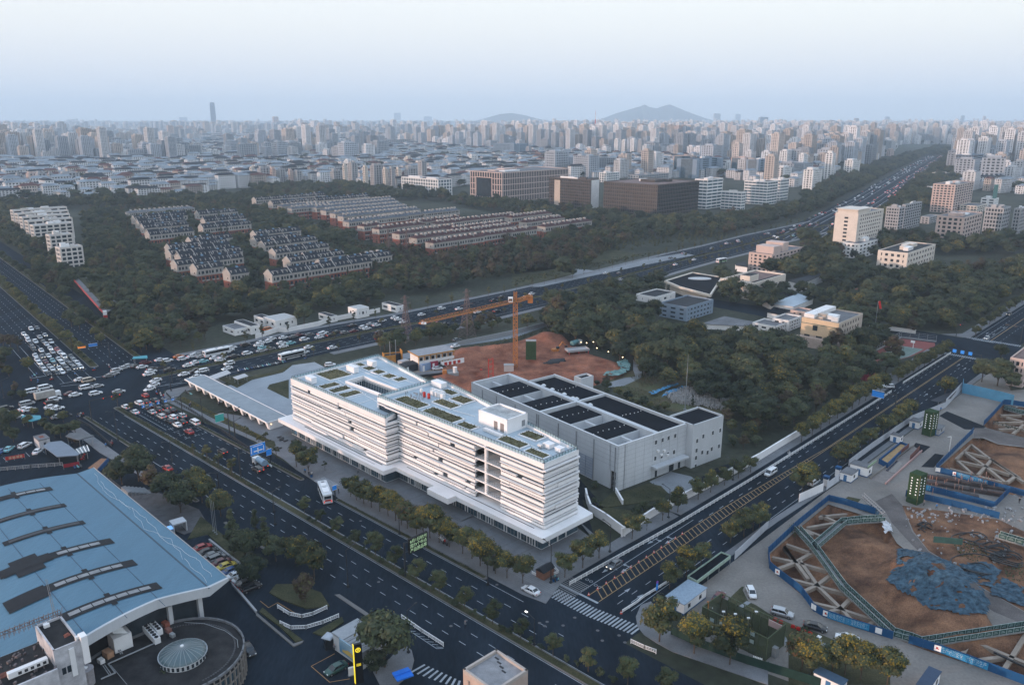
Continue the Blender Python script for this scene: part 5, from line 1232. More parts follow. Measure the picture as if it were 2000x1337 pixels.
# --- hotel and institute blocks, right
for (k,L,N_,R,yb,fl,bx,by,wl_,bf,pf,lab) in [
 ('d',(468,829),(622,842),(822,808),1125,11,12,1,w_cream,.5,.5,'tall cream slab hotel with blank sunlit end wall'),
 ('d',(497,1040),(630,1048),(704,1000),1145,4,6,4,w_white,.5,.45,'low white annexe in front of the tall slab hotel'),
 ('d',(740,1095),(961,1112),(1174,1052),1292,5,10,5,w_cream,.5,.5,'cream five storey block with dark flat roof among trees'),
 ('d',(822,790),(905,798),(932,790),985,9,2,5,w_grey,.4,.3,'grey block directly behind the tall slab hotel'),
 ('d',(930,775),(945,778),(1070,755),950,9,8,1,w_grey,.35,.3,'second grey block behind the tall slab hotel'),
 ('d',(1148,630),(1290,640),(1432,618),832,11,8,6,w_pink,.4,.35,'cream tower with brown window columns beyond the hotels'),
 ('d',(1200,842),(1350,866),(1492,832),1062,7,7,5,w_pink,.4,.4,'pinkish institute block with sunlit gable near the field'),
 ('d',(1488,795),(1622,802),(1702,790),986,7,4,6,w_grey,.35,.3,'grey glazed institute block at the right'),
 ('d',(1310,780),(1440,786),(1522,770),832,3,5,5,w_cream,.4,.3,'low cream wing linking the institute blocks'),
 ('d',(1700,800),(1740,806),(1830,796),975,7,6,2,w_grey,.35,.3,'grey glazed block cut by the right edge'),
 ('d',(1280,432),(1400,434),(1728,432),592,9,12,5,w_blue,.3,.08,'wide dark glass office curving along the far highway'),
 ('d',(1414,484),(1500,488),(1530,486),572,6,2,6,w_beige,.3,.4,'small beige grid block before the wide dark office'),
 ('d',(1080,850),(1110,862),(1230,850),905,3,6,2,w_grey,.4,.3,'low grey wing left of the institute blocks'),
 ('d',(1527,715),(1560,735),(1700,735),790,3,6,2,w_white,.5,.4,'white round-cornered hall with green cupola, far right'),
 ('d',(1170,548),(1250,560),(1255,556),610,3,1,4,w_cream,.6,.5,'small cream blank block over the trees by the highway'),
 ('d',(1088,655),(1130,664),(1150,660),720,3,1,3,w_white,.4,.3,'small white block left of the brown-columned tower'),
 ('t',(945,240),(1165,258),(1470,195),400,5,9,5,w_pink,.42,.45,'mauve stepped institute block with rooftop pavilions'),
 ('8',(285,232),(547,290),(740,215),478,4,9,3,w_beige,.45,.5,'beige office block with brightly sunlit blank end facing left'),
 ('t',(263,650),(440,705),(712,645),815,3,8,3,w_blue,.6,.45,'blue-grey three storey block with dark roof in the woods'),
 ('t',(10,590),(172,618),(345,572),640,1,3,2,w_white,.6,.6,'small white single-storey shed with dark roof in the woods'),
 ('t',(1030,822),(1195,870),(1310,835),930,2,5,3,w_white,.45,.4,'white two storey wing left of the beige office'),
 ('t',(1180,790),(1310,820),(1445,785),900,3,5,2,w_white,.45,.4,'white three storey wing with pale roof beside the beige office'),
 ('t',(1350,715),(1440,745),(1508,722),800,2,3,2,w_pink,.6,.5,'small pink rooftop block behind the beige office')]:
 h=max(3.2,HT(k,N_[0],N_[1],yb));fr,w_,d_=lrw(k,L,N_,R,h)
 glz=gD
 T,fr,w_,d_=block('institute_block' if 'hotel' not in lab else 'hotel',lab,k,L,N_,R,h,fl,bx,by,wl_,glz,r_dark if 'dark' in lab or 'shed' in lab else r_grey,bandf=bf,pierf=pf,units=4 if h>8 else 0)
 if 'slab hotel with' in lab:
  Pt('penthouse',BX(1,w_*.45,1,d_-1,h,h+3.2).box(0,w_*.5,0,d_,h+3.2,h+3.6),wl_,T);Pt('end_wall',BX(-.25,-.06,0,d_,0,h),wl_,T)
  for i in range(10): Pt('window',BX(-.32,-.26,d_*.42,d_*.58,2+i*h/11,3.4+i*h/11),gD,T)
 if 'brightly' in lab:
  Pt('end_wall',BX(-.3,-.06,0,d_,4.5,h+.6),mat('ochre_panel',(.55,.42,.28),.6,.06,.3),T,'plain ochre panelled end wall');Pt('green_line',BX(-.36,-.31,0,d_,h-1.9,h-1.6),mat('green_trim',(.08,.14,.12),.5,0,1),T);Pt('window',BX(-.34,-.31,d_*.55,d_*.68,h-4.6,h-2.2),gD,T)
  Pt('terrace',BX(-6,-.35,-1.5,d_+1,0,3.6).wall([(-5.8,-1.3),(-5.8,d_+.8)],3.6,4.5,.25),beige,T);Pt('roof_stack',BX(3,4,2,5,h,h+2.2).box(6,7,3,4,h,h+2),wM,T);Pt('rear_canopy',BX(1,w_-2,d_*.7,d_-.4,h+.6,h+2.4),w_white,T)
 if 'green cupola' in lab: Pt('cupola',BX(w_*.5,w_*.66,1,5,h,h+16),mat('copper_green',(.10,.22,.20),.5,.1,1),T)
 if 'mauve' in lab: Pt('pavilion',BX(w_*.12,w_*.34,2,d_-2,h,h+5),wl_,T);Pt('pavilion',BX(w_*.45,w_*.62,3,d_-1,h,h+6),wl_,T);Pt('base',BX(-2,w_+8,-5,-.1,0,3.5),w_grey,T)
# auditorium complex
ha=10.0;fr,w_,d_=lrw('t',(625,480),(1010,490),(1312,415),ha);w_=fr.loc(G('t',1312,415,ha))[0];d_=fr.loc(G('t',625,480,ha))[1]
AU=root('auditorium','cream auditorium with rounded corner and red-brown sunk roof','building',fr.o,46);footprint(fr,w_,d_,2)
crm=mat('auditorium_cream',(.60,.54,.47),.6,.08,.3)
Pt('wall',BX(0,w_,0,d_,0,ha-1).wall([(.3,.3),(w_-.3,.3),(w_-.3,d_-.3),(.3,d_-.3)],ha-1,ha,.6,closed=True),crm,AU)
Pt('roof',BX(.6,w_-.6,.6,d_-.6,ha-1,ha-.9),r_brown,AU);Pt('roof_strip',BX(1,w_-1,.8,4,ha-.9,ha-.75),blackroof,AU)
Pt('cornice',BX(-1.0,-.02,-.3,d_+.3,ha-2.2,ha+.3).box(-1.3,-1.0,0,d_,ha-1.8,ha-.2),crm,AU);Pt('rooftop_room',BX(w_*.12,w_*.38,d_*.25,d_*.55,ha-.9,ha+2.6),crm,AU);Pt('rooftop_room_roof',BX(w_*.12+.3,w_*.38-.3,d_*.25+.3,d_*.55-.3,ha+2.6,ha+2.7),r_dark,AU)
for i in range(6): Pt('window',BX(w_*(.14+i*.13),w_*(.14+i*.13)+3,-.08,.02,ha*.55,ha*.55+.8),gD,AU)
for i in range(5): Pt('window',BX(-.08,.02,d_*(.2+i*.16),d_*(.2+i*.16)+1.5,ha*.42,ha*.42+.8),gD,AU)
q=[G('t',*p,5.5) for p in ((260,470),(490,400),(740,440),(640,590),(380,520))]
LO=root('entrance_wing','low wing with black roof, white oval skylight and cream rounded eaves beside the auditorium','building',q[0],0)
pl=[(p[0]-q[0][0],p[1]-q[0][1]) for p in q];Pt('roof',MB().prism(pl,4.3,5.2),blackroof,LO);Pt('eave',MB().wall(pl,4.4,5.7,1.0,closed=True),crm,LO);Pt('wall',MB().prism(shrink(pl,2.5),0,4.4),crm,LO)
ov=FK and G('t',550,450,5.5);ov=(ov[0]-q[0][0],ov[1]-q[0][1]);m=MB();m.ring(0,0,[(4.2,0),(4.2,.4),(.01,.5)],28);m.v=[(ov[0]+x*1.7,ov[1]+y,5.2+z) for x,y,z in m.v];Pt('oval_skylight',m,mat('oval_grey',(.42,.43,.44),.6,.1,1),LO)
for i in range(3): Pt('column',MB().tube((pl[0][0]+1.0+i*3,pl[0][1]+1.5-i*2.6,0),(pl[0][0]+1.0+i*3,pl[0][1]+1.5-i*2.6,4.4),.4,n=10),crm,LO)
for i,(pts,h,m_,lab) in enumerate([([(1130,660),(1380,575),(1520,620),(1350,690)],3.2,mat('pale_blue_roof',(.36,.42,.47),.6,.1,.3),'long pale blue corrugated shed behind the auditorium'),([(1300,470),(1540,400),(1605,415),(1410,500)],5,r_dark,'low dark roofed gallery right of the auditorium'),([(1080,630),(1300,555),(1385,575),(1140,660)],3.4,blackroof,'low black flat roof in front of the auditorium'),([(850,325),(940,300),(960,355),(860,340)],4,r_dark,'small fuel station roof by the main road'),([(560,835),(760,770),(1080,830),(1040,860)],2.6,r_grey,'long low grey shed at the foot of the woods'),([(1850,545),(1920,520),(1965,545),(1890,585)],4,mat('rusty_red_roof',(.2,.07,.05),.8,.2,1),'small red roofed hut among trees'),([(1120,735),(1180,690),(1330,720),(1240,760)],3,blackroof,'low black roofed shed left of the beige office')]):
 q=[G('t',*p,h) for p in pts];o=q[0];pl=[(a-o[0],b-o[1]) for a,b in q];S=root('shed',lab,'shed',o,0);Pt('wall',MB().prism(shrink(pl,.3),0,h-.2),w_white,S);Pt('roof',MB().prism(pl,h-.2,h),m_,S)
 c=(sum(a for a,b in q)/4,sum(b for a,b in q)/4);FOOT.append((Frame((c[0]-6,c[1]-6),0),12,12,0))
# library-like strip building with red edge beside the north avenue
h=5.0;q=[G('0',*p,h) for p in ((137,538),(170,534),(232,594),(205,612),(196,604))];o=q[0];pl=[(a-o[0],b-o[1]) for a,b in q]
S=root('strip_building','long low building with planted roof and red edge by the north avenue','building',o,0);Pt('wall',MB().prism(shrink(pl,.8),0,h-.5),gD,S);Pt('roof',MB().prism(pl,h-.5,h),r_grey,S);Pt('planted_roof',MB().prism(shrink(pl,3.0),h,h+.15),grassm,S);Pt('red_edge',MB().wall([pl[0],pl[4],pl[3]],h-.6,h+.25,.5),redp,S);Pt('sign_pier',MB().obox(pl[3][0],pl[3][1],0,h+1.5,1.6,1.2,40),wW,S);Pt('sign_red',MB().obox(pl[3][0],pl[3][1],h-2.2,h-.7,1.7,1.3,40),redp,S);FOOT.append((Frame((o[0]+4,o[1]-60),35),14,60,0))
# sheds along the main road
for k,L,N_,R,h,rm_,lab in [('6',(10,215),(60,245),(130,235),4.0,r_dark,'small white house with dark hipped roof by the main road'),('6',(110,222),(150,262),(325,235),4.2,mat('zinc_roof',(.34,.36,.37),.5,.1,.5),'shed with pale zinc roof next to the big camphor tree'),('6',(735,148),(775,172),(890,160),5.0,mat('zinc_roof',(.34,.36,.37),.5,.1,.5),'small white two storey site office behind the road wall'),('6',(520,195),(575,230),(640,225),3.0,r_dark,'low dark roofed store beside the site office'),('6',(975,120),(1080,150),(1140,140),3.5,r_dark,'small dark roofed cottage by the park'),('5',(1890,245),(1925,305),(1990,290),4.0,r_dark,'white gabled workshop at the left end of the sheds'),('5',(1750,290),(1800,330),(1900,300),3,r_grey,'low grey lean-to beside the workshop')]:
 block('shed',lab,k,L,N_,R,h,1,3,2,w_white,gD,rm_,bandf=.7,pierf=.5,cat='shed',units=0,par=.1)
mb=MB()
mb.wall(GL('6',[(0,400),(170,345),(240,350),(480,300),(560,270),(950,195)]),0,2.4,.3)
solo('boundary_wall',mb,w_white,'long pale boundary wall between the sheds and the main road','wall')
# --- bigger towers of the mid city, read off the photo: x centre, top, base, width
TW=[ # crop,x,ytop,ybase,w,tone
('b',615,505,655,30,'c'),('b',670,490,650,70,'g'),('b',757,515,685,36,'c'),('b',825,505,680,90,'g'),('b',895,530,690,38,'c'),('b',940,525,690,40,'g'),('b',985,530,680,40,'c'),('b',1060,530,675,90,'g'),('b',545,545,640,80,'g'),('b',120,530,635,40,'o'),('b',175,535,630,60,'g'),('b',240,540,640,34,'o'),('b',290,545,640,60,'g'),('b',45,525,635,90,'g'),('b',515,360,418,36,'c'),('b',550,355,418,30,'o'),('b',1150,480,660,60,'g'),('b',1050,450,530,50,'c'),('b',1120,485,550,50,'c'),('b',1340,500,575,40,'c'),('b',1200,500,590,90,'g'),('b',950,460,515,60,'c'),('b',1420,470,540,90,'g'),('b',1490,440,520,60,'w'),('b',125,310,370,130,'d'),('b',220,308,368,60,'d'),('b',500,240,300,60,'d'),('b',590,238,312,60,'g'),('b',690,238,312,70,'g'),('b',1020,250,306,110,'k'),('b',1115,230,306,20,'o'),('b',1175,240,306,60,'g'),('b',1580,240,335,50,'d'),('b',1640,245,335,40,'d'),('b',1705,245,320,40,'d'),('b',130,170,270,36,'o'),('b',955,142,192,40,'d'),('b',1160,168,195,50,'d'),('b',640,470,560,60,'w'),('b',330,490,540,50,'w'),('b',760,330,380,90,'o'),('b',900,330,380,180,'g'),('b',330,350,405,120,'w'),
('c',725,215,345,48,'w'),('c',728,325,445,40,'w'),('c',778,330,440,38,'w'),('c',840,325,445,42,'w'),('c',890,330,448,40,'g'),('c',980,320,455,60,'w'),('c',1070,340,420,60,'w'),('c',1150,232,395,100,'o'),('c',1195,240,395,60,'d'),('c',1240,370,400,100,'c'),('c',1425,265,345,70,'r'),('c',1485,212,305,70,'g'),('c',1540,150,215,50,'d'),('c',1610,240,305,90,'c'),('c',1710,172,268,90,'d'),('c',1395,148,235,60,'g'),('c',795,145,215,50,'d'),('c',315,215,330,60,'g'),('c',120,380,445,40,'g'),('c',460,320,370,60,'o'),('c',540,320,372,32,'o'),('c',610,320,375,40,'o'),('c',595,395,445,50,'w'),('c',20,360,450,60,'d'),('c',870,205,272,60,'r'),('c',920,210,270,70,'g'),('c',980,240,300,60,'w'),('c',80,265,310,130,'d'),('c',240,215,290,30,'g'),('c',420,195,300,50,'g'),('c',510,220,310,40,'g'),('c',550,225,320,50,'r'),('c',1250,265,345,50,'w'),('c',1300,270,350,50,'w'),('c',1350,280,350,40,'w'),('c',1700,330,430,60,'c'),('c',1740,270,320,40,'c'),('c',1500,485,575,50,'w'),
('d',140,405,530,130,'w'),('d',120,520,625,120,'w'),('d',245,430,560,70,'w'),('d',320,535,675,150,'w'),('d',355,440,540,120,'w'),('d',440,420,600,70,'w'),('d',390,335,430,90,'o'),('d',450,320,430,110,'g'),('d',500,330,470,80,'g'),('d',585,375,475,80,'c'),('d',640,380,480,70,'d'),('d',590,470,600,130,'w'),('d',725,345,470,100,'g'),('d',735,420,505,70,'c'),('d',750,245,350,140,'w'),('d',845,240,345,60,'o'),('d',890,245,350,50,'o'),('d',935,225,350,40,'g'),('d',985,265,350,60,'o'),('d',1100,212,335,110,'w'),('d',1150,205,320,70,'d'),('d',1215,235,350,90,'w'),('d',1265,250,350,60,'d'),('d',1330,290,360,100,'o'),('d',1435,265,395,80,'r'),('d',1500,265,395,60,'d'),('d',1690,280,380,110,'g'),('d',1570,240,300,60,'d'),('d',1330,162,240,50,'d'),('d',1480,165,240,40,'o'),('d',810,170,240,56,'d'),('d',600,180,260,50,'g'),('d',465,205,310,50,'d'),('d',390,212,315,70,'w'),('d',510,265,325,80,'k'),('d',270,270,330,60,'r'),('d',320,260,330,70,'g'),('d',70,320,405,50,'c'),('d',150,320,400,70,'c'),('d',230,210,260,40,'r'),('d',25,208,262,60,'c'),('d',1300,370,455,60,'c'),('d',1570,370,415,100,'r'),('d',850,395,440,60,'o'),('d',1420,200,260,30,'o'),('d',950,300,340,60,'g'),
('a',130,570,660,60,'g'),('a',215,560,670,80,'o'),('a',280,560,680,80,'g'),('a',350,560,660,40,'g'),('a',445,560,670,120,'g'),('a',600,545,590,160,'w'),('a',945,390,480,26,'o'),('a',1070,400,482,220,'g'),('a',1215,400,470,50,'c'),('a',1265,405,455,50,'w'),('a',1340,405,455,90,'w'),('a',1440,400,455,90,'w'),('a',870,410,485,110,'w'),('a',740,455,485,60,'w'),('a',1165,230,325,40,'o'),('a',1235,232,310,36,'o'),('a',1205,240,320,40,'g'),('a',1300,235,290,40,'o'),('a',165,235,310,50,'g'),('a',120,235,310,30,'o'),('a',240,240,300,60,'g'),('a',345,255,310,30,'o'),('a',1620,525,590,110,'w'),('a',1735,520,620,34,'c'),('a',1600,580,622,60,'o'),('a',1405,310,360,60,'d'),('a',20,240,280,50,'o'),('a',470,188,230,32,'d'),('a',1240,172,200,40,'d'),('a',650,300,350,60,'g'),('a',560,300,350,140,'g'),('a',30,540,620,60,'w')]
tones={'c':w_cream,'w':w_white,'g':w_grey,'o':w_pink,'d':w_blue,'k':w_dark,'r':w_brick}
tname={'c':'cream','w':'white','g':'grey','o':'pinkish','d':'blue-grey','k':'dark','r':'red-brown'}
zone={'a':'left','b':'centre-left','c':'centre-right','d':'right'}
cnt={}
def tower(k,x,yt,yb,wp,tone,lab=None):
 h=HT(k,x,yt,yb);D=G(k,x,yb)[1];W_=wp/ZC[k][2]*D/FPX
 d_=min(16,max(9,W_*.45));w_=max(8,(W_-d_*.72)/.70);
 if W_<18: w_=W_*.72;d_=W_*.7
 p=G(k,x,yb);fl=max(3,min(26,int(h/3.1)));bx=max(2,min(14,int(w_/4.2)));by=max(1,min(6,int(d_/4.5)))
 m=MB();massing(m,w_,d_,h,fl,bx,by,.34,.42,.5)
 r=RR(int(x*yt));m.box(w_*.1,w_*.4,d_*.2,d_*.8,h,h+r.uniform(2,4),0);m.box(w_*.6,w_*.85,d_*.25,d_*.75,h,h+r.uniform(1.5,3.5),0);m.box(.4,w_-.4,.4,d_-.4,h,h+.15,2)
 fr=Frame((p[0]-W_*.12,p[1]+2),46);
 cnt[(tone,k)]=cnt.get((tone,k),0)+1
 lab=lab or '%s tower block, %s %s one from the left in the %s skyline'%(tname[tone],ORD(cnt[(tone,k)]-1),tname[tone],zone[k])
 o=solo('tower_block',m,[tones[tone],glassb if tone in 'dk' else gD,r_grey],lab,'tower block',(fr.o[0],fr.o[1],0),46,'tower blocks of the %s city'%zone[k])
 footprint(fr,w_,d_,4);return o
for t in sorted(TW,key=lambda t:(t[0],t[1])): tower(*t)
# lone skyscraper and lattice mast on the skyline
DS=6500;
def vert(k,x,yt,D): a,b,s=ZC[k];v=(b+yt/s-CY)/FPX;dyf=CT-v*ST;return ((a+x/s-CX)/FPX*D/dyf,CAMH+(-ST-v*CT)*D/dyf)
x0,ht=vert('a',1456,71,DS);sk=root('skyscraper','lone slender skyscraper rising far above the left skyline','skyscraper',(x0,DS,0),20)
sw=34/3.518*DS/FPX;m=MB();m.v=[];prof=[(0,.5),(.5,.5),(.85,.47),(1.0,.40)]
for t,r in prof:
 q=r*sw;m.v+=[(-q,-q,ht*t),(q,-q,ht*t),(q,q,ht*t),(-q,q,ht*t)]
for i in range(3):
 for j in range(4): m.f.append((i*4+j,i*4+(j+1)%4,(i+1)*4+(j+1)%4,(i+1)*4+j));m.m.append(0)
m.f.append((12,13,14,15));m.m.append(0);Pt('tower_shaft',m,w_blue,sk)
x0,ht=vert('c',575,122,4600);ms=root('lattice_mast','red and white lattice mast over the city before the hills','mast',(x0,4600,0));
for i in range(6): Pt('mast_section',MB().tube((0,0,ht*i/6),(0,0,ht*(i+1)/6),9-1.5*i,7.5-1.5*i if i<5 else .4,n=6),redp if i%2 else wM,ms)
# --- filler city (one mass of distant blocks) and ground cover
protos=[]
PC=bpy.data.collections.new('distant_block_kinds')
def proto(name,w_,d_,h,fl,bx,by,ma,hip=None):
 m=MB();massing(m,w_,d_,h,fl,bx,by,.42,.42,.5)
 if hip:
  k=len(m.v);m.v+=[(-.5,-.5,h),(w_+.5,-.5,h),(w_+.5,d_+.5,h),(-.5,d_+.5,h),(4,d_/2,h+2.6),(w_-4,d_/2,h+2.6)]
  for f in ((0,1,5,4),(1,2,5),(2,3,4,5),(3,0,4)): m.f.append(tuple(k+i for i in f));m.m.append(2)
 else: m.box(w_*.15,w_*.4,d_*.2,d_*.8,h,h+3,0);m.box(w_*.6,w_*.8,d_*.3,d_*.8,h,h+2,0);m.box(.4,w_-.4,.4,d_-.4,h,h+.15,2)
 me=m.mesh(name,[ma,gD,hip or r_grey]);o=bpy.data.objects.new(name,me);PC.objects.link(o);protos.append(o)
city_w=mat('city_white',(.60,.60,.61),.75,.1,.1,objrand=.25);city_c=mat('city_cream',(.46,.40,.36),.75,.1,.1,objrand=.25);city_g=mat('city_grey',(.34,.37,.41),.75,.1,.1,objrand=.3)
city_r=mat('city_roof_pale',(.22,.25,.28),.8,.3,.05);proto('a_low',28,10,16,6,7,3,city_w,city_r);proto('b_low',22,10,15,5,6,3,city_c,r_red);proto('c_low',34,10,16,6,8,3,city_w,r_dark);proto('d_low',18,11,11,4,4,3,city_w,city_r)
proto('e_mid',26,14,32,11,6,3,city_w);proto('f_mid',22,15,38,13,5,3,city_c);proto('g_tower',26,18,62,20,6,4,city_g);proto('h_tower',22,18,78,24,5,4,city_w);proto('i_office',40,26,36,10,8,5,city_g);proto('j_tower',30,18,70,22,6,4,city_c)
def gn_scatter(name,pts,coll,rot,scl,pick,kind='stuff',matx=None):
 me=bpy.data.meshes.new(name);me.from_pydata(pts,[],[])
 for nm,ty,data in (('rot','FLOAT',rot),('scl','FLOAT_VECTOR',scl),('pick','INT',pick)):
  a=me.attributes.new(nm,ty,'POINT');a.data.foreach_set('vector' if ty=='FLOAT_VECTOR' else 'value',np.array(data).ravel())
 o=bpy.data.objects.new(name,me);COL.objects.link(o);tag(o,kind=kind)
 ng=bpy.data.node_groups.new(name+'_scatter','GeometryNodeTree');ng.interface.new_socket('Geometry',in_out='INPUT',socket_type='NodeSocketGeometry');ng.interface.new_socket('Geometry',in_out='OUTPUT',socket_type='NodeSocketGeometry')
 N=ng.nodes;L=ng.links;gi=N.new('NodeGroupInput');go=N.new('NodeGroupOutput')
 ip=N.new('GeometryNodeInstanceOnPoints');ci=N.new('GeometryNodeCollectionInfo');ci.inputs['Collection'].default_value=coll;ci.inputs['Separate Children'].default_value=True;ci.inputs['Reset Children'].default_value=True
 def att(nm,ty):
  n=N.new('GeometryNodeInputNamedAttribute');n.data_type=ty;n.inputs['Name'].default_value=nm;return n.outputs['Attribute']
 cx_=N.new('ShaderNodeCombineXYZ');L.new(att('rot','FLOAT'),cx_.inputs[2]);L.new(gi.outputs[0],ip.inputs['Points']);L.new(ci.outputs[0],ip.inputs['Instance']);ip.inputs['Pick Instance'].default_value=True
 L.new(att('pick','INT'),ip.inputs['Instance Index']);L.new(cx_.outputs[0],ip.inputs['Rotation']);L.new(att('scl','FLOAT_VECTOR'),ip.inputs['Scale']);L.new(ip.outputs[0],go.inputs[0])
 md=o.modifiers.new('scatter','NODES');md.node_group=ng;return o
rr=RR(99)
def pxof(X,Y,Z=0):
 # photo position of a ground point
 dy=Y*CT-(Z-CAMH)*ST;return CX+FPX*X/dy,CY+FPX*(-(Z-CAMH)*CT-Y*ST)/dy
CITY_LIM=[(-400,440),(0,399),(160,397),(320,395),(450,372),(560,366),(640,362),(760,380),(850,376),(1000,352),(1400,350),(1560,370),(1600,350),(1680,330),(1740,300),(1760,285),(1870,285),(1880,372),(1990,385),(2400,385)]
def lim(x):
 for (a,b),(c,d) in zip(CITY_LIM,CITY_LIM[1:]):
  if a<=x<=c: return b+(d-b)*(x-a)/(c-a)
 return 300
pts=[];rot=[];scl=[];pick=[];tpts=[]
fr46=Frame((0,0),46)
occ={}
for ring,(y0,y1,sx,sy) in enumerate(((640,1900,36,24),(1900,3600,48,34),(3600,7000,80,60),(7000,12000,170,150))):
 R=y1*1.05
 n=int(R*2/sx);
 for i in range(-n,n):
  for j in range(-n,n):
   lx=i*sx*.72+rr.uniform(-4,4);ly=j*sy*.9+rr.uniform(-4,4);X,Y=fr46.W(lx,ly)
   if not(y0<=Y<y1) or abs(X)>Y*.74+60: continue
   px,py=pxof(X,Y)
   if py>lim(px)-3: continue
   # districts: patches of low rows, patches of towers, patches of trees
   dn=mS(X*.0031+1.3)*mS(Y*.0023+.4)+.5*mS(X*.0071+Y*.0049)+(.45 if X>Y*.05 else -.25)
   if ring==0 and px<620: dn=-1
   if blocked((X+8,Y+8),4): continue
   u=rr.random()
   if u<(.2 if ring<2 else .06): tpts.append((X,Y));continue
   if dn>.35: c=rr.choice((4,5,6,6,7,9,8,0,4)) if Y>1500 else rr.choice((4,5,0,3,2,4))
   elif dn>-.1: c=rr.choice((0,0,1,2,3,3,4,5,8,3,6 if Y>2200 else 0))
   else: c=rr.choice((0,1,2,3,0,2,3))
   if ring==3 and c<4 and u<.6: c=rr.choice((4,5,6))
   hs=rr.uniform(.75,1.25);ws=rr.uniform(.7,1.05)
   if ring>=2: hs*=.9;ws*=1.3
   if c in (6,7,9): hs*=min(1.15,.75+.25*Y/4000)
   pts.append((X,Y,0));rot.append(mR(46 if rr.random()<.86 else rr.choice((30,60,-44))));scl.append((ws,rr.uniform(.9,1.2)*(1.25 if ring>=2 else 1),hs));pick.append(c)
gn_scatter('distant_city',pts,PC,rot,scl,pick)
print('city blocks',len(pts))
CITYTREES=tpts
# --- construction site: blue hoardings, struts, walkways
def hoarding(k,pts,label,h=1.9,z0=.0,step=2.4,m=None,posts=True,inner=None):
 W_=[G(k,x,y) for x,y in pts];o=root('site_hoarding',label,'fence',W_[0],0)
 L_=[(p[0]-W_[0][0],p[1]-W_[0][1]) for p in W_]
 pn={}
 for a,b in zip(L_,L_[1:]):
  L=mD(a,b);n=max(1,round(L/step));ang=mG(mA(b[1]-a[1],b[0]-a[0]));l=L/n
  key=round(l,2)
  if key not in pn:
   mm=BX(.02,l-.02,-.03,.03,.1,h);mm.box(.02,l-.02,-.06,-.031,h-.1,h);mm.box(.02,l-.02,-.06,-.031,.1,.2);mm.box(0,.08,-.07,.07,0,h+.05)
   pn[key]=mm.mesh('panel',[m or bluef])
  for i in range(n):
   Pt('panel',pn[key],None,o,loc=(a[0]+(b[0]-a[0])*i/n,a[1]+(b[1]-a[1])*i/n,0),deg=ang)
 return o,W_
hoarding('4',[(8,640),(0,555),(180,385),(360,238),(460,262),(640,320)],'blue hoarding round the left and back of the big strut pit')
HF1,_=hoarding('4',[(8,640),(60,685),(190,785),(240,850),(270,895),(330,930),(520,995),(745,1065)],'blue hoarding with slogan along the front of the big strut pit')
HF2,_=hoarding('4',[(838,1088),(1010,1140),(1200,1210),(1530,1335),(1700,1400)],'blue hoarding with slogan by the grey pipe at the lower right')
hoarding('l',[(185,1185),(430,940),(672,700)],'straight blue hoarding left of the upper right strut pit')
HF3,_=hoarding('l',[(185,1215),(400,1270),(800,1385),(1337,1530),(1800,1660)],'blue hoarding with slogan between the rebar yard and the upper pit')
hoarding('l',[(810,605),(930,480),(1065,330),(1200,340),(1337,362),(1900,450)],'blue hoarding round the far strut pit at the right edge')
HF4,_=hoarding('4',[(930,175),(1130,225),(1350,280),(1440,190)],'blue hoarding with slogan in front of the rebar stacks')
hoarding('4',[(820,210),(930,232),(1100,270),(1380,345)],'low blue hoarding nearest the green sign tower')
hoarding('w',[(1450,130),(1450,170),(1775,245),(1900,280)],'tall pale blue site wall with painted poster by the trees',h=4.0,m=mat('sky_blue_panel',(.09,.27,.42),.6,.12,.3))
hoarding('w',[(1300,300),(1440,150)],'tall white site wall with round red emblem',h=3.4,m=mat('white_panel',(.42,.44,.48),.6,.1,.3))
hoarding('w',[(0,1140),(110,1090),(215,1040)],'white site wall bordering the side street, near part',h=2.6,m=wW)
hoarding('w',[(245,1030),(355,950)],'white gate wall leaf between two blue capped pillars',h=2.3,m=mat('gate_white',(.5,.52,.56),.6,.1,.3))
hoarding('w',[(440,820),(640,670),(820,545),(1000,420),(1300,300)],'white site wall behind the row of street trees, far part',h=2.2,m=mat('white_panel',(.42,.44,.48),.6,.1,.3))
hoarding('3',[(1330,590),(1530,400)],'white and black edged site wall by the bicycle shelter',h=2.2,m=mat('white_panel',(.42,.44,.48),.6,.1,.3))
poster=MB();a=G('w',1545,110,0);
def on_hoard(k,x0,y0,x1,y1,zc,size,txt,m,parent_fr=None,label=None,off=.09,name='slogan',plate=None):
 p=G(k,x0,y0,0);q=G(k,x1,y1,0);me=text_mesh(txt,size,m);ang=mA(q[1]-p[1],q[0]-p[0]);L=mD(p,q)
 co=[v.co.x for v in me.vertices];wdt=max(co)-min(co) if len(co) else 1;s=L/wdt if wdt>0 else 1
 me.transform(Matrix.Diagonal((s,1.0,1.0,1.0)));me.transform(Matrix.Rotation(math.pi/2,4,'X'))
 n=(mS(ang)*off,-mC(ang)*off)
 return me,((p[0]+q[0])/2+n[0],(p[1]+q[1])/2+n[1],zc),mG(ang)
def slogan(par,k,x0,y0,x1,y1,txt,zc=1.05,size=1.35,m=None,plate=True):
 me,lc,dg=on_hoard(k,x0,y0,x1,y1,zc,size,txt,m or mat('letter_white',(.62,.68,.72),.5,0))
 if plate:
  L=mD(G(k,x0,y0),G(k,x1,y1));Pt('slogan_board',BX(-L/2-.3,L/2+.3,.0,.02,-.72,.72),mat('slogan_blue',(.03,.22,.42),.6,.1,1),par,loc=(lc[0]-par.location[0],lc[1]-par.location[1],zc),deg=dg)
 Pt('slogan_text',me,None,par,loc=(lc[0]-par.location[0],lc[1]-par.location[1],zc),deg=dg)
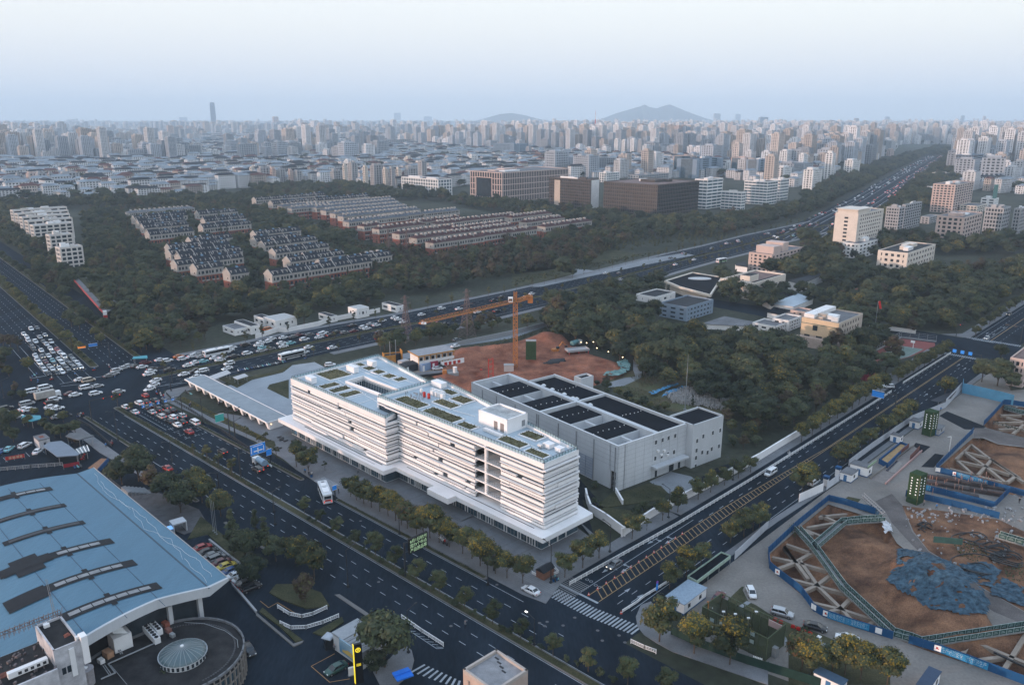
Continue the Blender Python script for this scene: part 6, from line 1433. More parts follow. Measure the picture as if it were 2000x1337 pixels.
def plate(par,k,x,y,dg,zc=1.05,s=.62,red=True):
 p=G(k,x,y);a=mR(dg);lc=(p[0]+mS(a)*.11-par.location[0],p[1]-mC(a)*.11-par.location[1],zc)
 o=Pt('emblem_plate',BX(-s,s,-.02,.0,-s,s),sW,par,loc=lc,deg=dg)
 if red: Pt('emblem_mark',BX(-s*.45,s*.1,-.03,-.021,-s*.35,s*.4).box(.15*s,s*.4,-.03,-.021,-s*.35,0),redp,o)
for par,k,a,b,txt in ((HF1,'4',(362,945),(480,985),'增强责任意识'),(HF1,'4',(492,988),(592,1018),'强化安全施工'),(HF2,'4',(1035,1152),(1160,1198),'生产必须安全'),(HF2,'4',(1172,1203),(1300,1252),'安全促进生产'),(HF3,'l',(470,1290),(630,1335),'加强安全管理'),(HF3,'l',(660,1345),(840,1396),'筑牢安全防线'),(HF4,'4',(950,180),(1040,200),'弘扬工匠精神'),(HF4,'4',(1050,203),(1140,222),'构建质量强国')):
 slogan(par,k,*a,*b,txt)
dg1=mG(mA(G('4',745,1065)[1]-G('4',330,930)[1],G('4',745,1065)[0]-G('4',330,930)[0]))
plate(HF1,'4',345,935,dg1);plate(HF1,'4',658,1038,dg1,red=False);plate(HF1,'4',272,895,dg1-25,red=False);plate(HF1,'4',57,685,dg1-10);plate(HF2,'4',1010,1143,dg1);plate(HF3,'l',430,1278,dg1+4);plate(HF3,'l',207,1222,dg1,red=False)
# concrete struts
def strut(k,a,b,label,wd=.85,hh=.8,zt=-.9,z2=None):
 p=G(k,*a,zt);q=G(k,*b,zt);L=mD(p,q);dg=mG(mA(q[1]-p[1],q[0]-p[0]))
 solo('strut_beam',BX(0,L,-wd/2,wd/2,zt-hh,zt),beamc,label,'beam',(p[0],p[1],0),dg,'concrete struts over the pits')
S1=[((90,500),(240,700)),((190,590),(300,745)),((300,745),(440,880)),((440,880),(530,980)),((100,490),(260,545)),((0,565),(165,600)),((165,600),(350,650)),((20,655),(165,600)),((165,600),(270,540)),((95,690),(290,740)),((290,740),(480,790)),((200,780),(290,740)),((290,740),(370,680)),((260,840),(430,880)),((430,880),(620,940)),((350,900),(430,880)),((430,880),(500,810)),((590,985),(640,950)),((165,600),(90,500)),((230,395),(440,360)),((300,330),(500,310)),((320,320),(450,380)),((360,270),(560,320)),((190,395),(330,450)),((270,440),(190,400)),((430,360),(340,440))]
for i,(a,b) in enumerate(S1): strut('4',a,b,'concrete strut over the big pit, %s counted from its left corner'%ORD(i))
S2=[((640,840),(900,1040)),((900,1040),(1290,1290)),((550,940),(820,1120)),((820,1120),(1090,1337)),((470,1060),(700,1260)),((560,940),(870,1020)),((490,1060),(800,1130)),((810,1130),(1150,1240)),((370,1160),(700,1250)),((700,1250),(1050,1337)),((650,1337),(920,1040)),((1120,1337),(1230,1260)),((330,1160),(450,1260)),((640,840),(450,1040)),((900,1040),(1337,1337))]
for i,(a,b) in enumerate(S2): strut('l',a,b,'concrete strut over the flooded upper pit, %s counted from its left'%ORD(i),zt=-1.2)
S3=[((1030,465),(1300,465)),((1110,495),(1337,550)),((940,560),(1320,560)),((1000,585),(1260,630)),((1010,650),(1270,640)),((1190,710),(1330,590)),((1300,640),(1600,720)),((1337,560),(1700,660))]
for i,(a,b) in enumerate(S3): strut('l',a,b,'concrete strut in the far right pit, %s counted from its left'%ORD(i))
S5=[((1150,1170),(1205,1080)),((1210,1190),(1410,1165)),((1270,1090),(1450,1165)),((1400,1260),(1530,1050)),((1450,1165),(1640,1240)),((1530,1050),(1600,960)),((1560,1290),(1640,1240))]
for i,(a,b) in enumerate(S5): strut('4',a,b,'concrete strut in the overgrown corner pit, %s counted from its left'%ORD(i),zt=-.8)
solo('steel_pipe',MB().beam((*G('4',1350,1140,-.2),-.2),(*G('4',1600,1260,-.2),-.2),.35),dM,'dark steel pipe lying over the overgrown pit struts','pipe')
def walkway(k,pts,label,wd=1.5,z=.25):
 W_=[G(k,x,y,z) for x,y in pts];o=root('walkway',label,'walkway',W_[0],0);L_=[(p[0]-W_[0][0],p[1]-W_[0][1]) for p in W_]
 Pt('deck',MB().wall(L_,z-.35,z,wd),mat('walk_deck',(.20,.21,.21),.7,.2,1),o)
 for s in (-1,1):
  q=offset(L_,s*wd/2)
  for a,b in zip(q,q[1:]):
   L=mD(a,b);n=max(1,int(L/1.6));ang=mG(mA(b[1]-a[1],b[0]-a[0]));l=L/n;key=round(l,2)
   m=WK.get(key)
   if not m:
    m=BX(.05,l-.03,-.02,.02,.1,1.15,0).box(0,.07,-.05,.05,0,1.25,1).box(0,l,-.03,.03,1.15,1.22,1).box(l*.2,l*.8,-.03,-.02,.45,.55,1).box(l*.3,l*.7,-.03,-.02,.75,.82,1).mesh('railing_panel',[greenp,mat('rail_pale',(.32,.40,.40),.6,.1,1)]);WK[key]=m
   for i in range(n): Pt('railing_panel',m,None,o,loc=(a[0]+(b[0]-a[0])*i/n,a[1]+(b[1]-a[1])*i/n,z),deg=ang)
WK={}
walkway('4',[(175,410),(275,520),(450,760),(740,1030)],'long straight green railed walkway crossing the big pit')
walkway('4',[(275,520),(450,370),(560,358),(690,352)],'bent green railed walkway at the back of the big pit')
walkway('4',[(750,1035),(860,1068),(930,1092),(1530,1000),(1700,970)],'green railed walkway along the front right rim of the big pit')
walkway('4',[(1380,450),(1530,495)],'short green railed walkway beside the pipe segments',z=1.2)
walkway('l',[(1080,385),(1337,455)],'green railed platform hung in the far right pit',z=-1.2,wd=1.0)
solo('mesh_panel',MB().beam((0,0,.2),(6,-2.0,.6),.1,1.6),greenp,'green mesh panel leaning on the spoil beside the dirt track','panel',(*G('4',985,490),.9),0)
# tarps draped over the spoil: patches that follow the ground a few centimetres up
def tarp(name,poly,fn,m,label,seed=1,lift=.16,rough=.22,step=.55):
 xs=[p[0] for p in poly];ys=[p[1] for p in poly];rs_=np.random.RandomState(seed);V=[];F=[];idx={}
 nx=int((max(xs)-min(xs))/step)+1;ny=int((max(ys)-min(ys))/step)+1
 gx=min(xs)+np.arange(nx+1)*step;gy=min(ys)+np.arange(ny+1)*step;X,Y=np.meshgrid(gx,gy);Z=fn(X,Y,np.full(X.shape,5.0))+lift+rough*(rs_.rand(*X.shape)-.3)+.25*nz(X,Y,1.1,seed)
 hole=nz(X,Y,.8,seed+5)
 for i in range(ny):
  for j in range(nx):
   c=(gx[j]+step/2,gy[i]+step/2)
   if not inpoly(c,poly) or hole[i,j]>.5: continue
   q=[]
   for a,b in ((i,j),(i,j+1),(i+1,j+1),(i+1,j)):
    if (a,b) not in idx: idx[(a,b)]=len(V);V.append((float(X[a,b]),float(Y[a,b]),float(Z[a,b])))
    q.append(idx[(a,b)])
   F.append(tuple(q))
 o=root(name,label,'tarpaulin',(V[0][0],V[0][1],0));mb=MB();mb.v=[(x-V[0][0],y-V[0][1],z) for x,y,z in V];mb.f=F;mb.m=[0]*len(F)
 bpy.data.objects.remove(o);return solo(name,mb,m,label,'tarpaulin',(V[0][0],V[0][1],0))
tarp('blue_netting',GL('4',[(770,480),(900,560),(1050,690),(1230,830),(1310,940),(1300,985),(1150,1000),(960,950),(870,860),(760,800),(700,740),(760,660)],-1),f1,bluet,'torn blue dust netting draped over the big spoil mound',1)
tarp('blue_netting',GL('4',[(1330,760),(1400,700),(1530,760),(1560,880),(1450,850),(1330,800)]),lambda X,Y,D:X*0+.1,bluet,'blue netting over the low heap beside the right edge',2)
tarp('blue_netting',GL('4',[(1140,620),(1300,600),(1390,660),(1340,760),(1260,740),(1180,690)]),lambda X,Y,D:X*0+.1,bluet,'blue netting patch beside the coiled black hoses',3)
tarp('blue_netting',GL('4',[(510,268),(600,262),(690,300),(660,325),(560,300)]),lambda X,Y,D:X*0+.05,bluet,'blue-green netting at the head of the pit by the lawn',4)
tarp('blue_netting',GL('4',[(1350,980),(1450,950),(1530,965),(1530,990),(1380,1010)],-.8),lambda X,Y,D:X*0-1.0,bluet,'crumpled blue netting below the rim walkway',5)
for k,pp,fn,lab,s in (('7',[(800,590),(870,560),(910,600),(900,650),(820,690),(700,690),(720,660),(840,640)],lambda X,Y,D:X*0+1.4,'teal netting spread on the red earth near the curved path',6),):
 tarp('teal_netting',GL(k,pp,1),fn,mat('teal_net',(.08,.18,.18),.7,.3,.5,col2=(.16,.28,.27),fine=.2),lab,s)
tarp('grey_cover',GL('4',[(675,375),(720,370),(745,430),(700,440)]),lambda X,Y,D:X*0+.3,mat('grey_plastic',(.45,.46,.48),.5,.3,1),'pile of pale plastic sheet at the back of the pit',7,rough=.8)
for i,(k,pp) in enumerate((('7',[(1050,815),(1200,760),(1260,745),(1290,750),(1150,800),(1080,835)]),('7',[(1180,810),(1300,770),(1380,760),(1300,790),(1200,830),(1150,845)]))):
 tarp('blue_sheet',GL(k,pp,.8),lambda X,Y,D:X*0+.9,mat('bright_blue_sheet',(.04,.19,.36),.5,.4,1,col2=(.10,.30,.5)),'bright blue sheeting over the rubble, '+('far' if i==0 else 'near')+' strip',8+i,rough=.5)
# rubble heap
rng=np.random.default_rng(12);poly=GL('7',[(1170,830),(1290,790),(1400,765),(1560,840),(1700,880),(1740,930),(1640,950),(1500,920),(1350,900),(1230,880)],.5)
rocks=MB();rr=RR(4)
for p in scatter_poly(poly,1500,rr):
 s=rr.uniform(.22,.6);z=rr.uniform(.1,1.3);a=rr.uniform(0,90);n=len(rocks.v);rocks.obox(p[0],p[1],z-.3,z+s,s*rr.uniform(.8,1.6),s*rr.uniform(.7,1.3),a)
 for i in range(n+4,n+8): x,y,zz=rocks.v[i];rocks.v[i]=(p[0]+(x-p[0])*rr.uniform(.3,.9),p[1]+(y-p[1])*rr.uniform(.3,.9),zz+rr.uniform(-.1,.1))
solo('rubble_heap',rocks,mat('broken_stone',(.27,.26,.25),.85,.3,2.0,col2=(.42,.41,.40)),'heap of pale broken stones below the dark woods','rubble',kind='stuff')
# sign towers clad in artificial turf
turf=mat('artificial_turf',(.022,.050,.020),.95,.3,2.0,bump=.5)
def turf_tower(k,xb,yb,h,label,dg=35,wx=3.4,wy=3.0,cols=((.22,6),(.72,7))):
 p=G(k,xb,yb);o=root('sign_tower',label,'sign tower',p,dg,None);Pt('tower_body',BX(0,wx,0,wy,0,h),turf,o);Pt('corner_trim',BX(-.05,.06,-.05,.06,0,h+.02).box(wx-.06,wx+.05,-.05,.06,0,h+.02),mat('brass_trim',(.12,.11,.05),.6,.1,1),o)
 lm=mat('sign_letters_lit',(.7,.7,.7),.5,0,emit=(.8,.85,.9),es=.35);mm=MB()
 for cx_,n in cols:
  for i in range(n): z=h*.86-i*h*.62/n;mm.box(wx*cx_-.16,wx*cx_+.16,-.05,-.01,z-.16,z+.16);mm.box(-.05,-.01,wy*cx_-.16,wy*cx_+.16,z-.2,z+.1)
 Pt('sign_characters',mm,lm,o,kind='stuff');return o
turf_tower('w',1168,560,8.4,'green turf-clad sign tower near the road, upper of the two in the yard');turf_tower('w',1045,1168,8.6,'green turf-clad sign tower beside the rebar stacks, lower of the two')
p=G('u',1650,785,.8);o=root('sign_tower','dark green turf-clad sign tower on the red earth right of the crane','sign tower',p,0);Pt('tower_body',BX(-2.2,2.2,-1.2,1.2,0,9),turf,o);Pt('cap',BX(-2.2,2.2,-1.2,1.2,9,9.3),gM,o)
# site sheds, skips, troughs
def cabin(k,L,N_,R,h,label,wall=None,roof=None,name='site_cabin',dg=46):
 fr,w_,d_=lrw(k,L,N_,R,h,dg);o=root(name,label,'cabin',fr.o,dg);Pt('wall',BX(0,w_,0,d_,0,h-.15),wall or wW,o);Pt('roof',BX(-.15,w_+.15,-.15,d_+.15,h-.15,h),roof or r_grey,o);Pt('base_stripe',BX(-.03,w_+.03,-.03,d_+.03,0,.3),bluef,o)
 for i in range(max(1,int(w_/3))): Pt('window',BX(w_*(i+.35)/max(1,int(w_/3)),w_*(i+.35)/max(1,int(w_/3))+.9,-.06,.0,1,1.9),gD,o)
 Pt('door',BX(-.06,0,d_*.4,d_*.4+.9,.1,2.0),mat('door_blue',(.05,.15,.3),.5,.1,1),o);footprint(fr,w_,d_,.5);return o
cabin('w',(380,860),(470,895),(535,850),2.6,'white gatehouse with grey roof beside the site gate');o=cabin('w',(445,800),(615,835),(645,800),3.0,'white cabin with pale green roof band behind the gatehouse');Pt('roof_band',MB().wall([(0,0),(6,0)],3.0,3.7,.2),mat('pale_green',(.25,.33,.22),.6,.1,1),o)
cabin('w',(820,530),(905,555),(925,535),2.6,'small white cabin by the tree row left of the green tower');cabin('w',(1000,400),(1070,430),(1095,400),2.6,'white store box just left of the upper green tower');cabin('w',(1200,470),(1250,495),(1300,455),2.2,'low grey pumphouse right of the upper green tower',w_grey)
cabin('3',(940,790),(1030,855),(1130,740),2.6,'long white cabin with ribbed pale blue roof below the bicycle shelter',roof=mat('ribbed_blue',(.22,.29,.36),.5,.15,2))
cabin('4',(885,1337),(960,1360),(1000,1240),2.8,'dark blue roofed cabin at the bottom by the pipe',roof=mat('navy_roof',(.03,.055,.10),.6,.1,1))
cabin('m',(330,1190),(800,1337),(880,1260),2.6,'blue-grey roofed cabin half hidden by the yellowing trees',roof=mat('slate_roof',(.05,.09,.14),.6,.1,1))
# bicycle shelter
q=[G('3',*p,2.6) for p in ((1050,692),(1250,548),(1305,570),(1105,722))];o=root('bicycle_shelter','long black roofed shelter with pale green fascia along the site wall','shelter',q[0],0);pl=[(a-q[0][0],b-q[0][1]) for a,b in q]
Pt('roof',MB().prism(pl,2.4,2.6),blackroof,o);Pt('fascia',MB().wall(pl,2.1,2.95,.15,closed=True),mat('pale_green_fascia',(.28,.36,.30),.6,.2,1),o)
for t in (0,.33,.66,1):
 for a,b in ((pl[0],pl[1]),(pl[3],pl[2])): Pt('post',MB().tube((a[0]+(b[0]-a[0])*t,a[1]+(b[1]-a[1])*t,0),(a[0]+(b[0]-a[0])*t,a[1]+(b[1]-a[1])*t,2.4),.07,n=6),gM,o)
# skip with sand, wash bay
def trough(k,pts,h,label,m,fill,name='open_skip'):
 q=[G(k,*p,h) for p in pts];o=root(name,label,'skip',q[0],0);pl=[(a-q[0][0],b-q[0][1]) for a,b in q];Pt('side_wall',MB().wall(pl,0,h,.25,closed=True),m,o);Pt('contents',MB().prism(shrink(pl,.2),0,h*.6),fill,o)
trough('w',[(718,750),(905,600),(965,620),(790,790)],1.6,'long blue skip holding yellow sand beside the wash bay',bluef,mat('sand',(.33,.22,.11),.95,.2,1))
q=[G('w',*p) for p in ((635,930),(1020,640),(1090,690),(770,980))];o=root('wheel_wash','sunken wheel wash bay with pink rails and grey water','wash bay',q[0],0);pl=[(a-q[0][0],b-q[0][1]) for a,b in q]
Pt('slab',MB().prism(pl,.0,.06),mat('wet_slab',(.17,.15,.14),.5,.2,1),o);Pt('rail',MB().wall([pl[0],pl[1]],0,.6,.3),sC,o);Pt('rail',MB().wall([pl[3],pl[2]],0,.6,.3),mat('pink_rail',(.38,.24,.22),.7,.1,1),o)
wq=[(a-o.location[0],b-o.location[1]) for a,b in GL('w',[(770,860),(870,770),(930,790),(850,885)])];Pt('water',MB().prism(wq,.06,.09),waterm,o);wq=[(a-o.location[0],b-o.location[1]) for a,b in GL('w',[(880,740),(975,660),(1070,680),(985,770)])];Pt('mesh_screen',MB().wall([wq[0],wq[1]],.0,1.8,.05).wall([wq[3],wq[2]],0,1.8,.05),mat('rust_mesh',(.16,.07,.06),.8,.2,1),o)
# rebar stacks: rows of dark bundles
o=root('rebar_store','rows of dark rebar cages stacked behind the slogan hoarding','rebar stack',G('4',950,110),0);b0=G('4',950,110);rr=RR(9);ug=G('4',1410,230);mm=MB()
for i in range(9):
 for j in range(3 if i<6 else 2):
  a=G('4',955+i*50+rr.uniform(-5,5),100+j*34+i*9);
  Pt('rebar_bundle',MB().obox(a[0]-b0[0],a[1]-b0[1],.2,.2+rr.uniform(.6,1.2),4.2,1.3,-20+rr.uniform(-4,4)),mat('rebar',(.055,.045,.045),.8,.4,4),o)
for i in range(40):
 a=G('4',960+rr.uniform(0,440),90+rr.uniform(0,90)+i);mm.beam((a[0]-b0[0],a[1]-b0[1],0),(a[0]-b0[0],a[1]-b0[1],2.0),.12)
Pt('marker_post',mm,mat('post_pink',(.35,.2,.16),.7,.2,1),o,kind='stuff')
hs=MB();rr=RR(15)
for (k,x,y),r,n in ((('4',1230,480),3.2,3),(('4',1380,540),3,4),(('4',1450,600),4,4),(('4',1260,640),5,2),(('4',930,400),1.4,4),(('4',1360,570),1.5,3)):
 c=G(k,x,y)
 for j in range(n):
  rj=r*rr.uniform(.6,1.1);cx_,cy_=c[0]+rr.uniform(-1.5,1.5),c[1]+rr.uniform(-1.5,1.5)
  for i in range(14):
   a,b=i*.4,(i+1)*.4;hs.beam((cx_+rj*mC(a),cy_+rj*.8*mS(a),.4+.4*mS(a*2)),(cx_+rj*mC(b),cy_+rj*.8*mS(b),.4+.4*mS(b*2)),.22)
solo('black_hose',hs,dM,'coils of thick black hose on the overgrown spoil at the right','hose')
deb=MB()
for i in range(160):
 a=G('4',820+rr.uniform(0,700),280+rr.uniform(0,90)+rr.uniform(0,260)*(rr.random()<.4));s=rr.uniform(.2,.9);deb.obox(*a,0,s*.6,s*rr.uniform(.6,1.8),s*.6,rr.uniform(0,90))
solo('site_debris',deb,mat('debris',(.2,.19,.2),.8,.6,3,col2=(.45,.45,.46)),'scattered grey site debris beside the dirt track','debris',kind='stuff')
mm=MB()
a=G('4',565,215);b=G('4',690,330);mm.beam((*a,.4),(*b,.3),.1);
for s in (-.5,.5):
 for z in (.2,1.0): mm.beam((a[0]+s,a[1]+s,z),(b[0]+s,b[1]+s,z),.1)
for i in range(12):
 t=i/12;mm.beam((a[0]+(b[0]-a[0])*t-.5,a[1]+(b[1]-a[1])*t-.5,.2),(a[0]+(b[0]-a[0])*(t+.08)+.5,a[1]+(b[1]-a[1])*(t+.08)+.5,1.0),.08)
solo('lattice_boom',mm,mat('pale_steel',(.4,.36,.34),.6,.1,1),'pale lattice boom lying at the corner of the pit','crane boom')
# pillars of the site gate
for i,(x,y) in enumerate(((345,870),(238,955))):
 p=G('w',x,y+35);o=root('gate_pillar','white gate pillar with blue cap, '+('far' if i==0 else 'near')+' side of the site gate','pillar',p,46);Pt('shaft',BX(-.6,.6,-.6,.6,0,2.6),wW,o);Pt('cap',BX(-.75,.75,-.75,.75,2.3,2.6).box(-.75,.75,-.75,.75,2.8,3.0),bluef,o)
p=G('l',355,965);o=root('yard_lamp','thin pale double-armed lamp inside the yard fence','lamp',p,0);Pt('pole',MB().tube((0,0,0),(0,0,5.5),.09,n=6),wM,o);Pt('arm',MB().beam((-1.1,0,5.4),(0,0,5.5),.12),wM,o)
tent=root('black_canopy','dark tensile canopy by the road behind the site wall','canopy',G('w',1170,235,2.5),0);c0=G('w',1170,235,2.5);pl=[(a-c0[0],b-c0[1]) for a,b in GL('w',[(1170,235),(1290,180),(1400,150),(1350,215),(1240,250)],2.5)];Pt('fabric',MB().prism(pl,2.4,2.55),mat('canopy_black',(.03,.035,.045),.7,.1,1),tent);Pt('post',MB().tube((pl[4][0],pl[4][1],0),(pl[4][0],pl[4][1],2.4),.08,n=6),gM,tent)
# mesh-clad sports frame above the corner pavement
q0,q1,q2=G('p',575,620,0),G('p',1385,1040,0),G('p',1470,880,0)
fr=Frame(q0,mG(mA(q1[1]-q0[1],q1[0]-q0[0])));L=mD(q0,q1);dd=7.0;hh=HT('p',1385,620,1040)
o=root('netted_enclosure','green netted steel enclosure behind the corner pavement','enclosure',fr.o,fr.deg);hh=5.0
netm=bpy.data.materials.new('green_net');netm.use_nodes=True;b_=netm.node_tree.nodes['Principled BSDF'];b_.inputs['Base Color'].default_value=(.055,.075,.035,1);b_.inputs['Alpha'].default_value=.72;b_.inputs['Roughness'].default_value=.9
for nm,a,b in (('net_front',(0,0),(L,0)),('net_end',(L,0),(L,dd)),('net_back',(L,dd),(0,dd)),('net_end',(0,dd),(0,0))): Pt(nm,MB().wall([a,b],.1,hh if nm!='net_back' else hh*.8,.03),netm,o)
mm=MB()
for i in range(9):
 x=L*i/8;mm.beam((x,.08,0),(x,.08,hh),.14);mm.beam((x,dd-.08,0),(x,dd-.08,hh),.14)
mm.beam((0,.08,hh),(L,.08,hh),.14);mm.beam((0,dd-.08,hh),(L,dd-.08,hh),.14);mm.beam((0,0,hh),(0,dd,hh),.14);mm.beam((L,0,hh),(L,dd,hh),.14)
Pt('steel_frame',mm,mat('frame_green',(.07,.09,.05),.6,.1,1),o);Pt('corner_post',MB().beam((-.1,dd*.3,0),(-.1,dd*.3,hh+.2),.3),orange,o,'orange corner post')
for i,(x,y) in enumerate(((715,515),(710,610),(835,555),(970,590),(1100,640),(1225,690),(1215,785))):
 w_=WP('p',x,y,fr,-.05);Pt('net_emblem',BX(w_[0]-.45,w_[0]+.45,-.09,-.05,w_[2]-.4,w_[2]+.4),mat('emblem_pale',(.30,.38,.38),.6,.2,2),o)
mm=MB()
for i in range(9): mm.box(1.5+i*1.6,2.6+i*1.6,2.2,3.2,.1,1.1+.5*(i%3))
Pt('equipment',mm,gM,o,kind='stuff')
Pt('pale_panel',BX(L-3.2,L-.4,dd-.8,dd-.6,hh-1.6,hh-.3),mat('panel_pink',(.4,.28,.27),.6,.1,1),o)
wallg=[G('p',200,700),G('p',520,850),G('p',1160,1080),G('p',1679,1240),G('p',2300,1430)]
o=root('green_hoarding','dark green hoarding with white characters along the corner pavement','fence',wallg[0],0);L_=[(a-wallg[0][0],b-wallg[0][1]) for a,b in wallg]
for a,b in zip(L_,L_[1:]):
 n=max(1,int(mD(a,b)/3.2));ang=mG(mA(b[1]-a[1],b[0]-a[0]));l=mD(a,b)/n
 for i in range(n): Pt('panel',BX(.04,l-.04,-.06,.06,0,1.9).box(-.08,.08,-.1,.1,0,2.0),mat('dark_green_panel',(.012,.035,.028),.7,.2,.6),o,loc=(a[0]+(b[0]-a[0])*i/n,a[1]+(b[1]-a[1])*i/n,0),deg=ang)
for a,b,t1,t2 in (((775,905),(870,945),'用心建设','精品工程'),((1228,1050),(1350,1092),'安全文明施工','共建美好家园')):
 pa=G('p',*a);pb=G('p',*b);ang=mA(pb[1]-pa[1],pb[0]-pa[0]);L=mD(pa,pb);mm=MB()
 for j in range(2):
  for i in range(6): mm.box(i*L/6,i*L/6+L/6*.72,-.16,-.12,1.25-j*.6,1.65-j*.6)
 Pt('white_characters',mm,mat('letter_bright',(.75,.78,.8),.5,0,emit=(.7,.72,.75),es=.2),o,loc=(pa[0]-wallg[0][0],pa[1]-wallg[0][1],0),deg=mG(ang))
# small furniture of the garden
for i,(k,x,y) in enumerate((('m',65,498),('m',143,530),('m',230,570),('m',318,602),('p',1510,530),('p',1582,560))):
 p=G(k,x,y);solo('red_letter_board',BX(-.35,.35,-.08,.08,0,.75).box(-.42,.42,-.1,.1,.15,.6).box(-.05,.05,-.15,.15,.1,.85),mat('vivid_red',(.45,.015,.015),.5,.1,1),'red cut-out character standing on the lawn, %s from the left'%ORD((i+2) if i<4 else i-4),'sign',p,-30,'red characters on the lawn')
for i,(x,y,s) in enumerate(((420,760,1.6),(430,700,.7),(1010,900,1.2),(125,712,.4))):
 p=G('m',x,y);o=root('stone_table',['large grey stone slab table on the lawn','small grey stone bench behind the slab table','grey stone bench at the bend of the garden path','small pale stone block near the path fork'][i],'stone seat',p,-28);Pt('top',BX(-s,s,-s*.55,s*.55,.35,.5),cnc,o);Pt('foot',BX(-s*.6,s*.6,-s*.3,s*.3,0,.35),cnc,o)
p=G('m',452,630);solo('diamond_plate',MB().obox(0,0,.05,.2,.75,.75,45).obox(0,0,.2,.24,.25,.25,45),sW,'white diamond plate lying on the lawn','marker',p)
for i,(x,y) in enumerate(((1275,410),(1010,440),(860,410),(1175,490),(705,360))):
 p=G('p',x,y,3.0);o=root('flood_light','pale floodlight on thin pole by the netted enclosure, %s from the right'%ORD([0,2,3,1,4][i]),'lamp',p,0);Pt('pole',MB().tube((0,0,0),(0,0,3),.05,n=6),gM,o);Pt('head',BX(-.3,.3,-.2,.2,2.9,3.1),sW,o)
# --- red earth site: tower crane, office, stores
cb=G('u',1480,880,.6);ztop=HT('u',1472,15,880)-1;cr=root('tower_crane','orange lattice tower crane with jib pointing left over the road','tower crane',cb,0)
def lattice(p,q,w_,n,m,parent,name,chord=.16,brace=.09,tri=False):
 mb=MB();p=Vector(p);q=Vector(q);d=(q-p).normalized();up=Vector((0,0,1)) if abs(d.z)<.9 else Vector((0,1,0));a=d.cross(up).normalized()*w_/2;b=a.cross(d).normalized()*w_/2
 cs=[a+b,-a+b,-a-b,a-b] if not tri else [-b+a,-b-a,b*1.1]
 for c in cs: mb.beam(tuple(p+c),tuple(q+c),chord)
 for i in range(n):
  s0=p+(q-p)*i/n;s1=p+(q-p)*(i+1)/n
  for j in range(len(cs)):
   c0,c1=cs[j],cs[(j+1)%len(cs)];mb.beam(tuple(s0+(c0 if i%2 else c1)),tuple(s1+(c1 if i%2 else c0)),brace);mb.beam(tuple(s0+c0),tuple(s0+c1),brace)
 return Pt(name,mb,m,parent)
zj=HT('u',1440,150,880)
lattice((0,0,0),(0,0,zj),1.7,22,orange,cr,'mast',.26,.14)
Pt('base',BX(-2,2,-2,2,-.5,.4),mat('crane_base',(.35,.16,.06),.8,.3,1),cr)
lattice((0,0,zj),(0,0,ztop),1.2,5,orange,cr,'apex',.22,.13)
def solve(k,x,y,z): a=G(k,x,y,z);return (a[0]-cb[0],a[1]-cb[1],z)
jt=solve('u',440,385,zj+.3);
lattice((-.8,.0,zj+.3),jt,1.3,34,orange,cr,'jib',.12,.06,tri=True)
ct=solve('u',1650,100,zj+.6);lattice((.8,0,zj+.4),ct,1.3,6,orange,cr,'counter_jib',.2,.12)
Pt('counterweight',BX(ct[0]-1.3,ct[0]+.8,ct[1]-.8,ct[1]+.8,zj-2.2,zj+.6),orange,cr);Pt('counterweight',BX(ct[0]-3.2,ct[0]-2.0,ct[1]-1.4,ct[1]-.4,zj-.6,zj+.9),mat('pinkish_box',(.5,.3,.25),.6,.1,1),cr)
Pt('cab',BX(-2.9,-1.0,-.9,.7,zj-.1,zj+1.9),wM,cr);Pt('cab_glass',BX(-2.6,-1.3,-.93,-.905,zj+.5,zj+1.4),gD,cr)
Pt('tie_bar',MB().beam((0,0,ztop),(jt[0]*.62,jt[1]*.62,zj+.9),.07).beam((0,0,ztop),(ct[0]*.9,ct[1]*.9,zj+.9),.07),dM,cr)
Pt('trolley',BX(jt[0]*.96-.9,jt[0]*.96+.9,jt[1]*.96-.6,jt[1]*.96+.6,zj-.7,zj-.1),sW,cr)
p=G('u',1410,920);o=root('site_container','grey container box at the foot of the crane','container',p,0);Pt('box',BX(-2,2,-1.3,1.3,.4,3.0),w_grey,o);Pt('lid',BX(-2.1,2.1,-1.4,1.4,3.0,3.1),gM,o)
p=G('u',1215,1000,.3);o=root('hoist_frame','red steel hoist frame on the red earth','hoist',p,0)
for x,y in ((-.9,-.7),(.9,-.7),(-.9,.7),(.9,.7)): Pt('leg',MB().beam((x,y,0),(x,y,8.5),.28),redp,o)
mm=MB();
for z in (2,4,6,8): mm.beam((-.9,-.7,z),(.9,-.7,z+.9),.12).beam((-.9,.7,z),(.9,.7,z+.9),.12).beam((-.9,-.7,z),(-.9,.7,z),.12)
Pt('brace',mm,redp,o)
q=[G('u',*p_,6.6) for p_ in ((335,690),(430,745),(810,680))];frs=Frame(q[1],mG(mA(q[2][1]-q[1][1],q[2][0]-q[1][0])));ws=mD(q[1],q[2]);ds=frs.loc(q[0])[1]
o=root('site_office','two storey site office with orange frame and grey flat roof','site office',frs.o,frs.deg);Pt('wall',BX(.3,ws-.3,.5,ds-.3,0,6.2),w_white,o);Pt('roof',BX(-.3,ws+.3,-.6,ds+.3,6.3,6.6),mat('grey_ribbed_roof',(.24,.25,.27),.6,.15,1),o);footprint(frs,ws,ds,1)
for i in range(7): Pt('post',BX(ws*i/6-.15,ws*i/6+.15,-.3,.0,0,6.3),mat('site_orange',(.42,.22,.06),.6,.1,1),o)
Pt('gallery',BX(0,ws,-.4,.5,3.0,3.3).box(0,ws,-.42,-.36,3.3,4.2),w_white,o)
for i in range(6):
 for z in (.8,4.0): Pt('window',BX(ws*(i+.25)/6,ws*(i+.75)/6,.42,.5,z,z+1.4),gD,o)
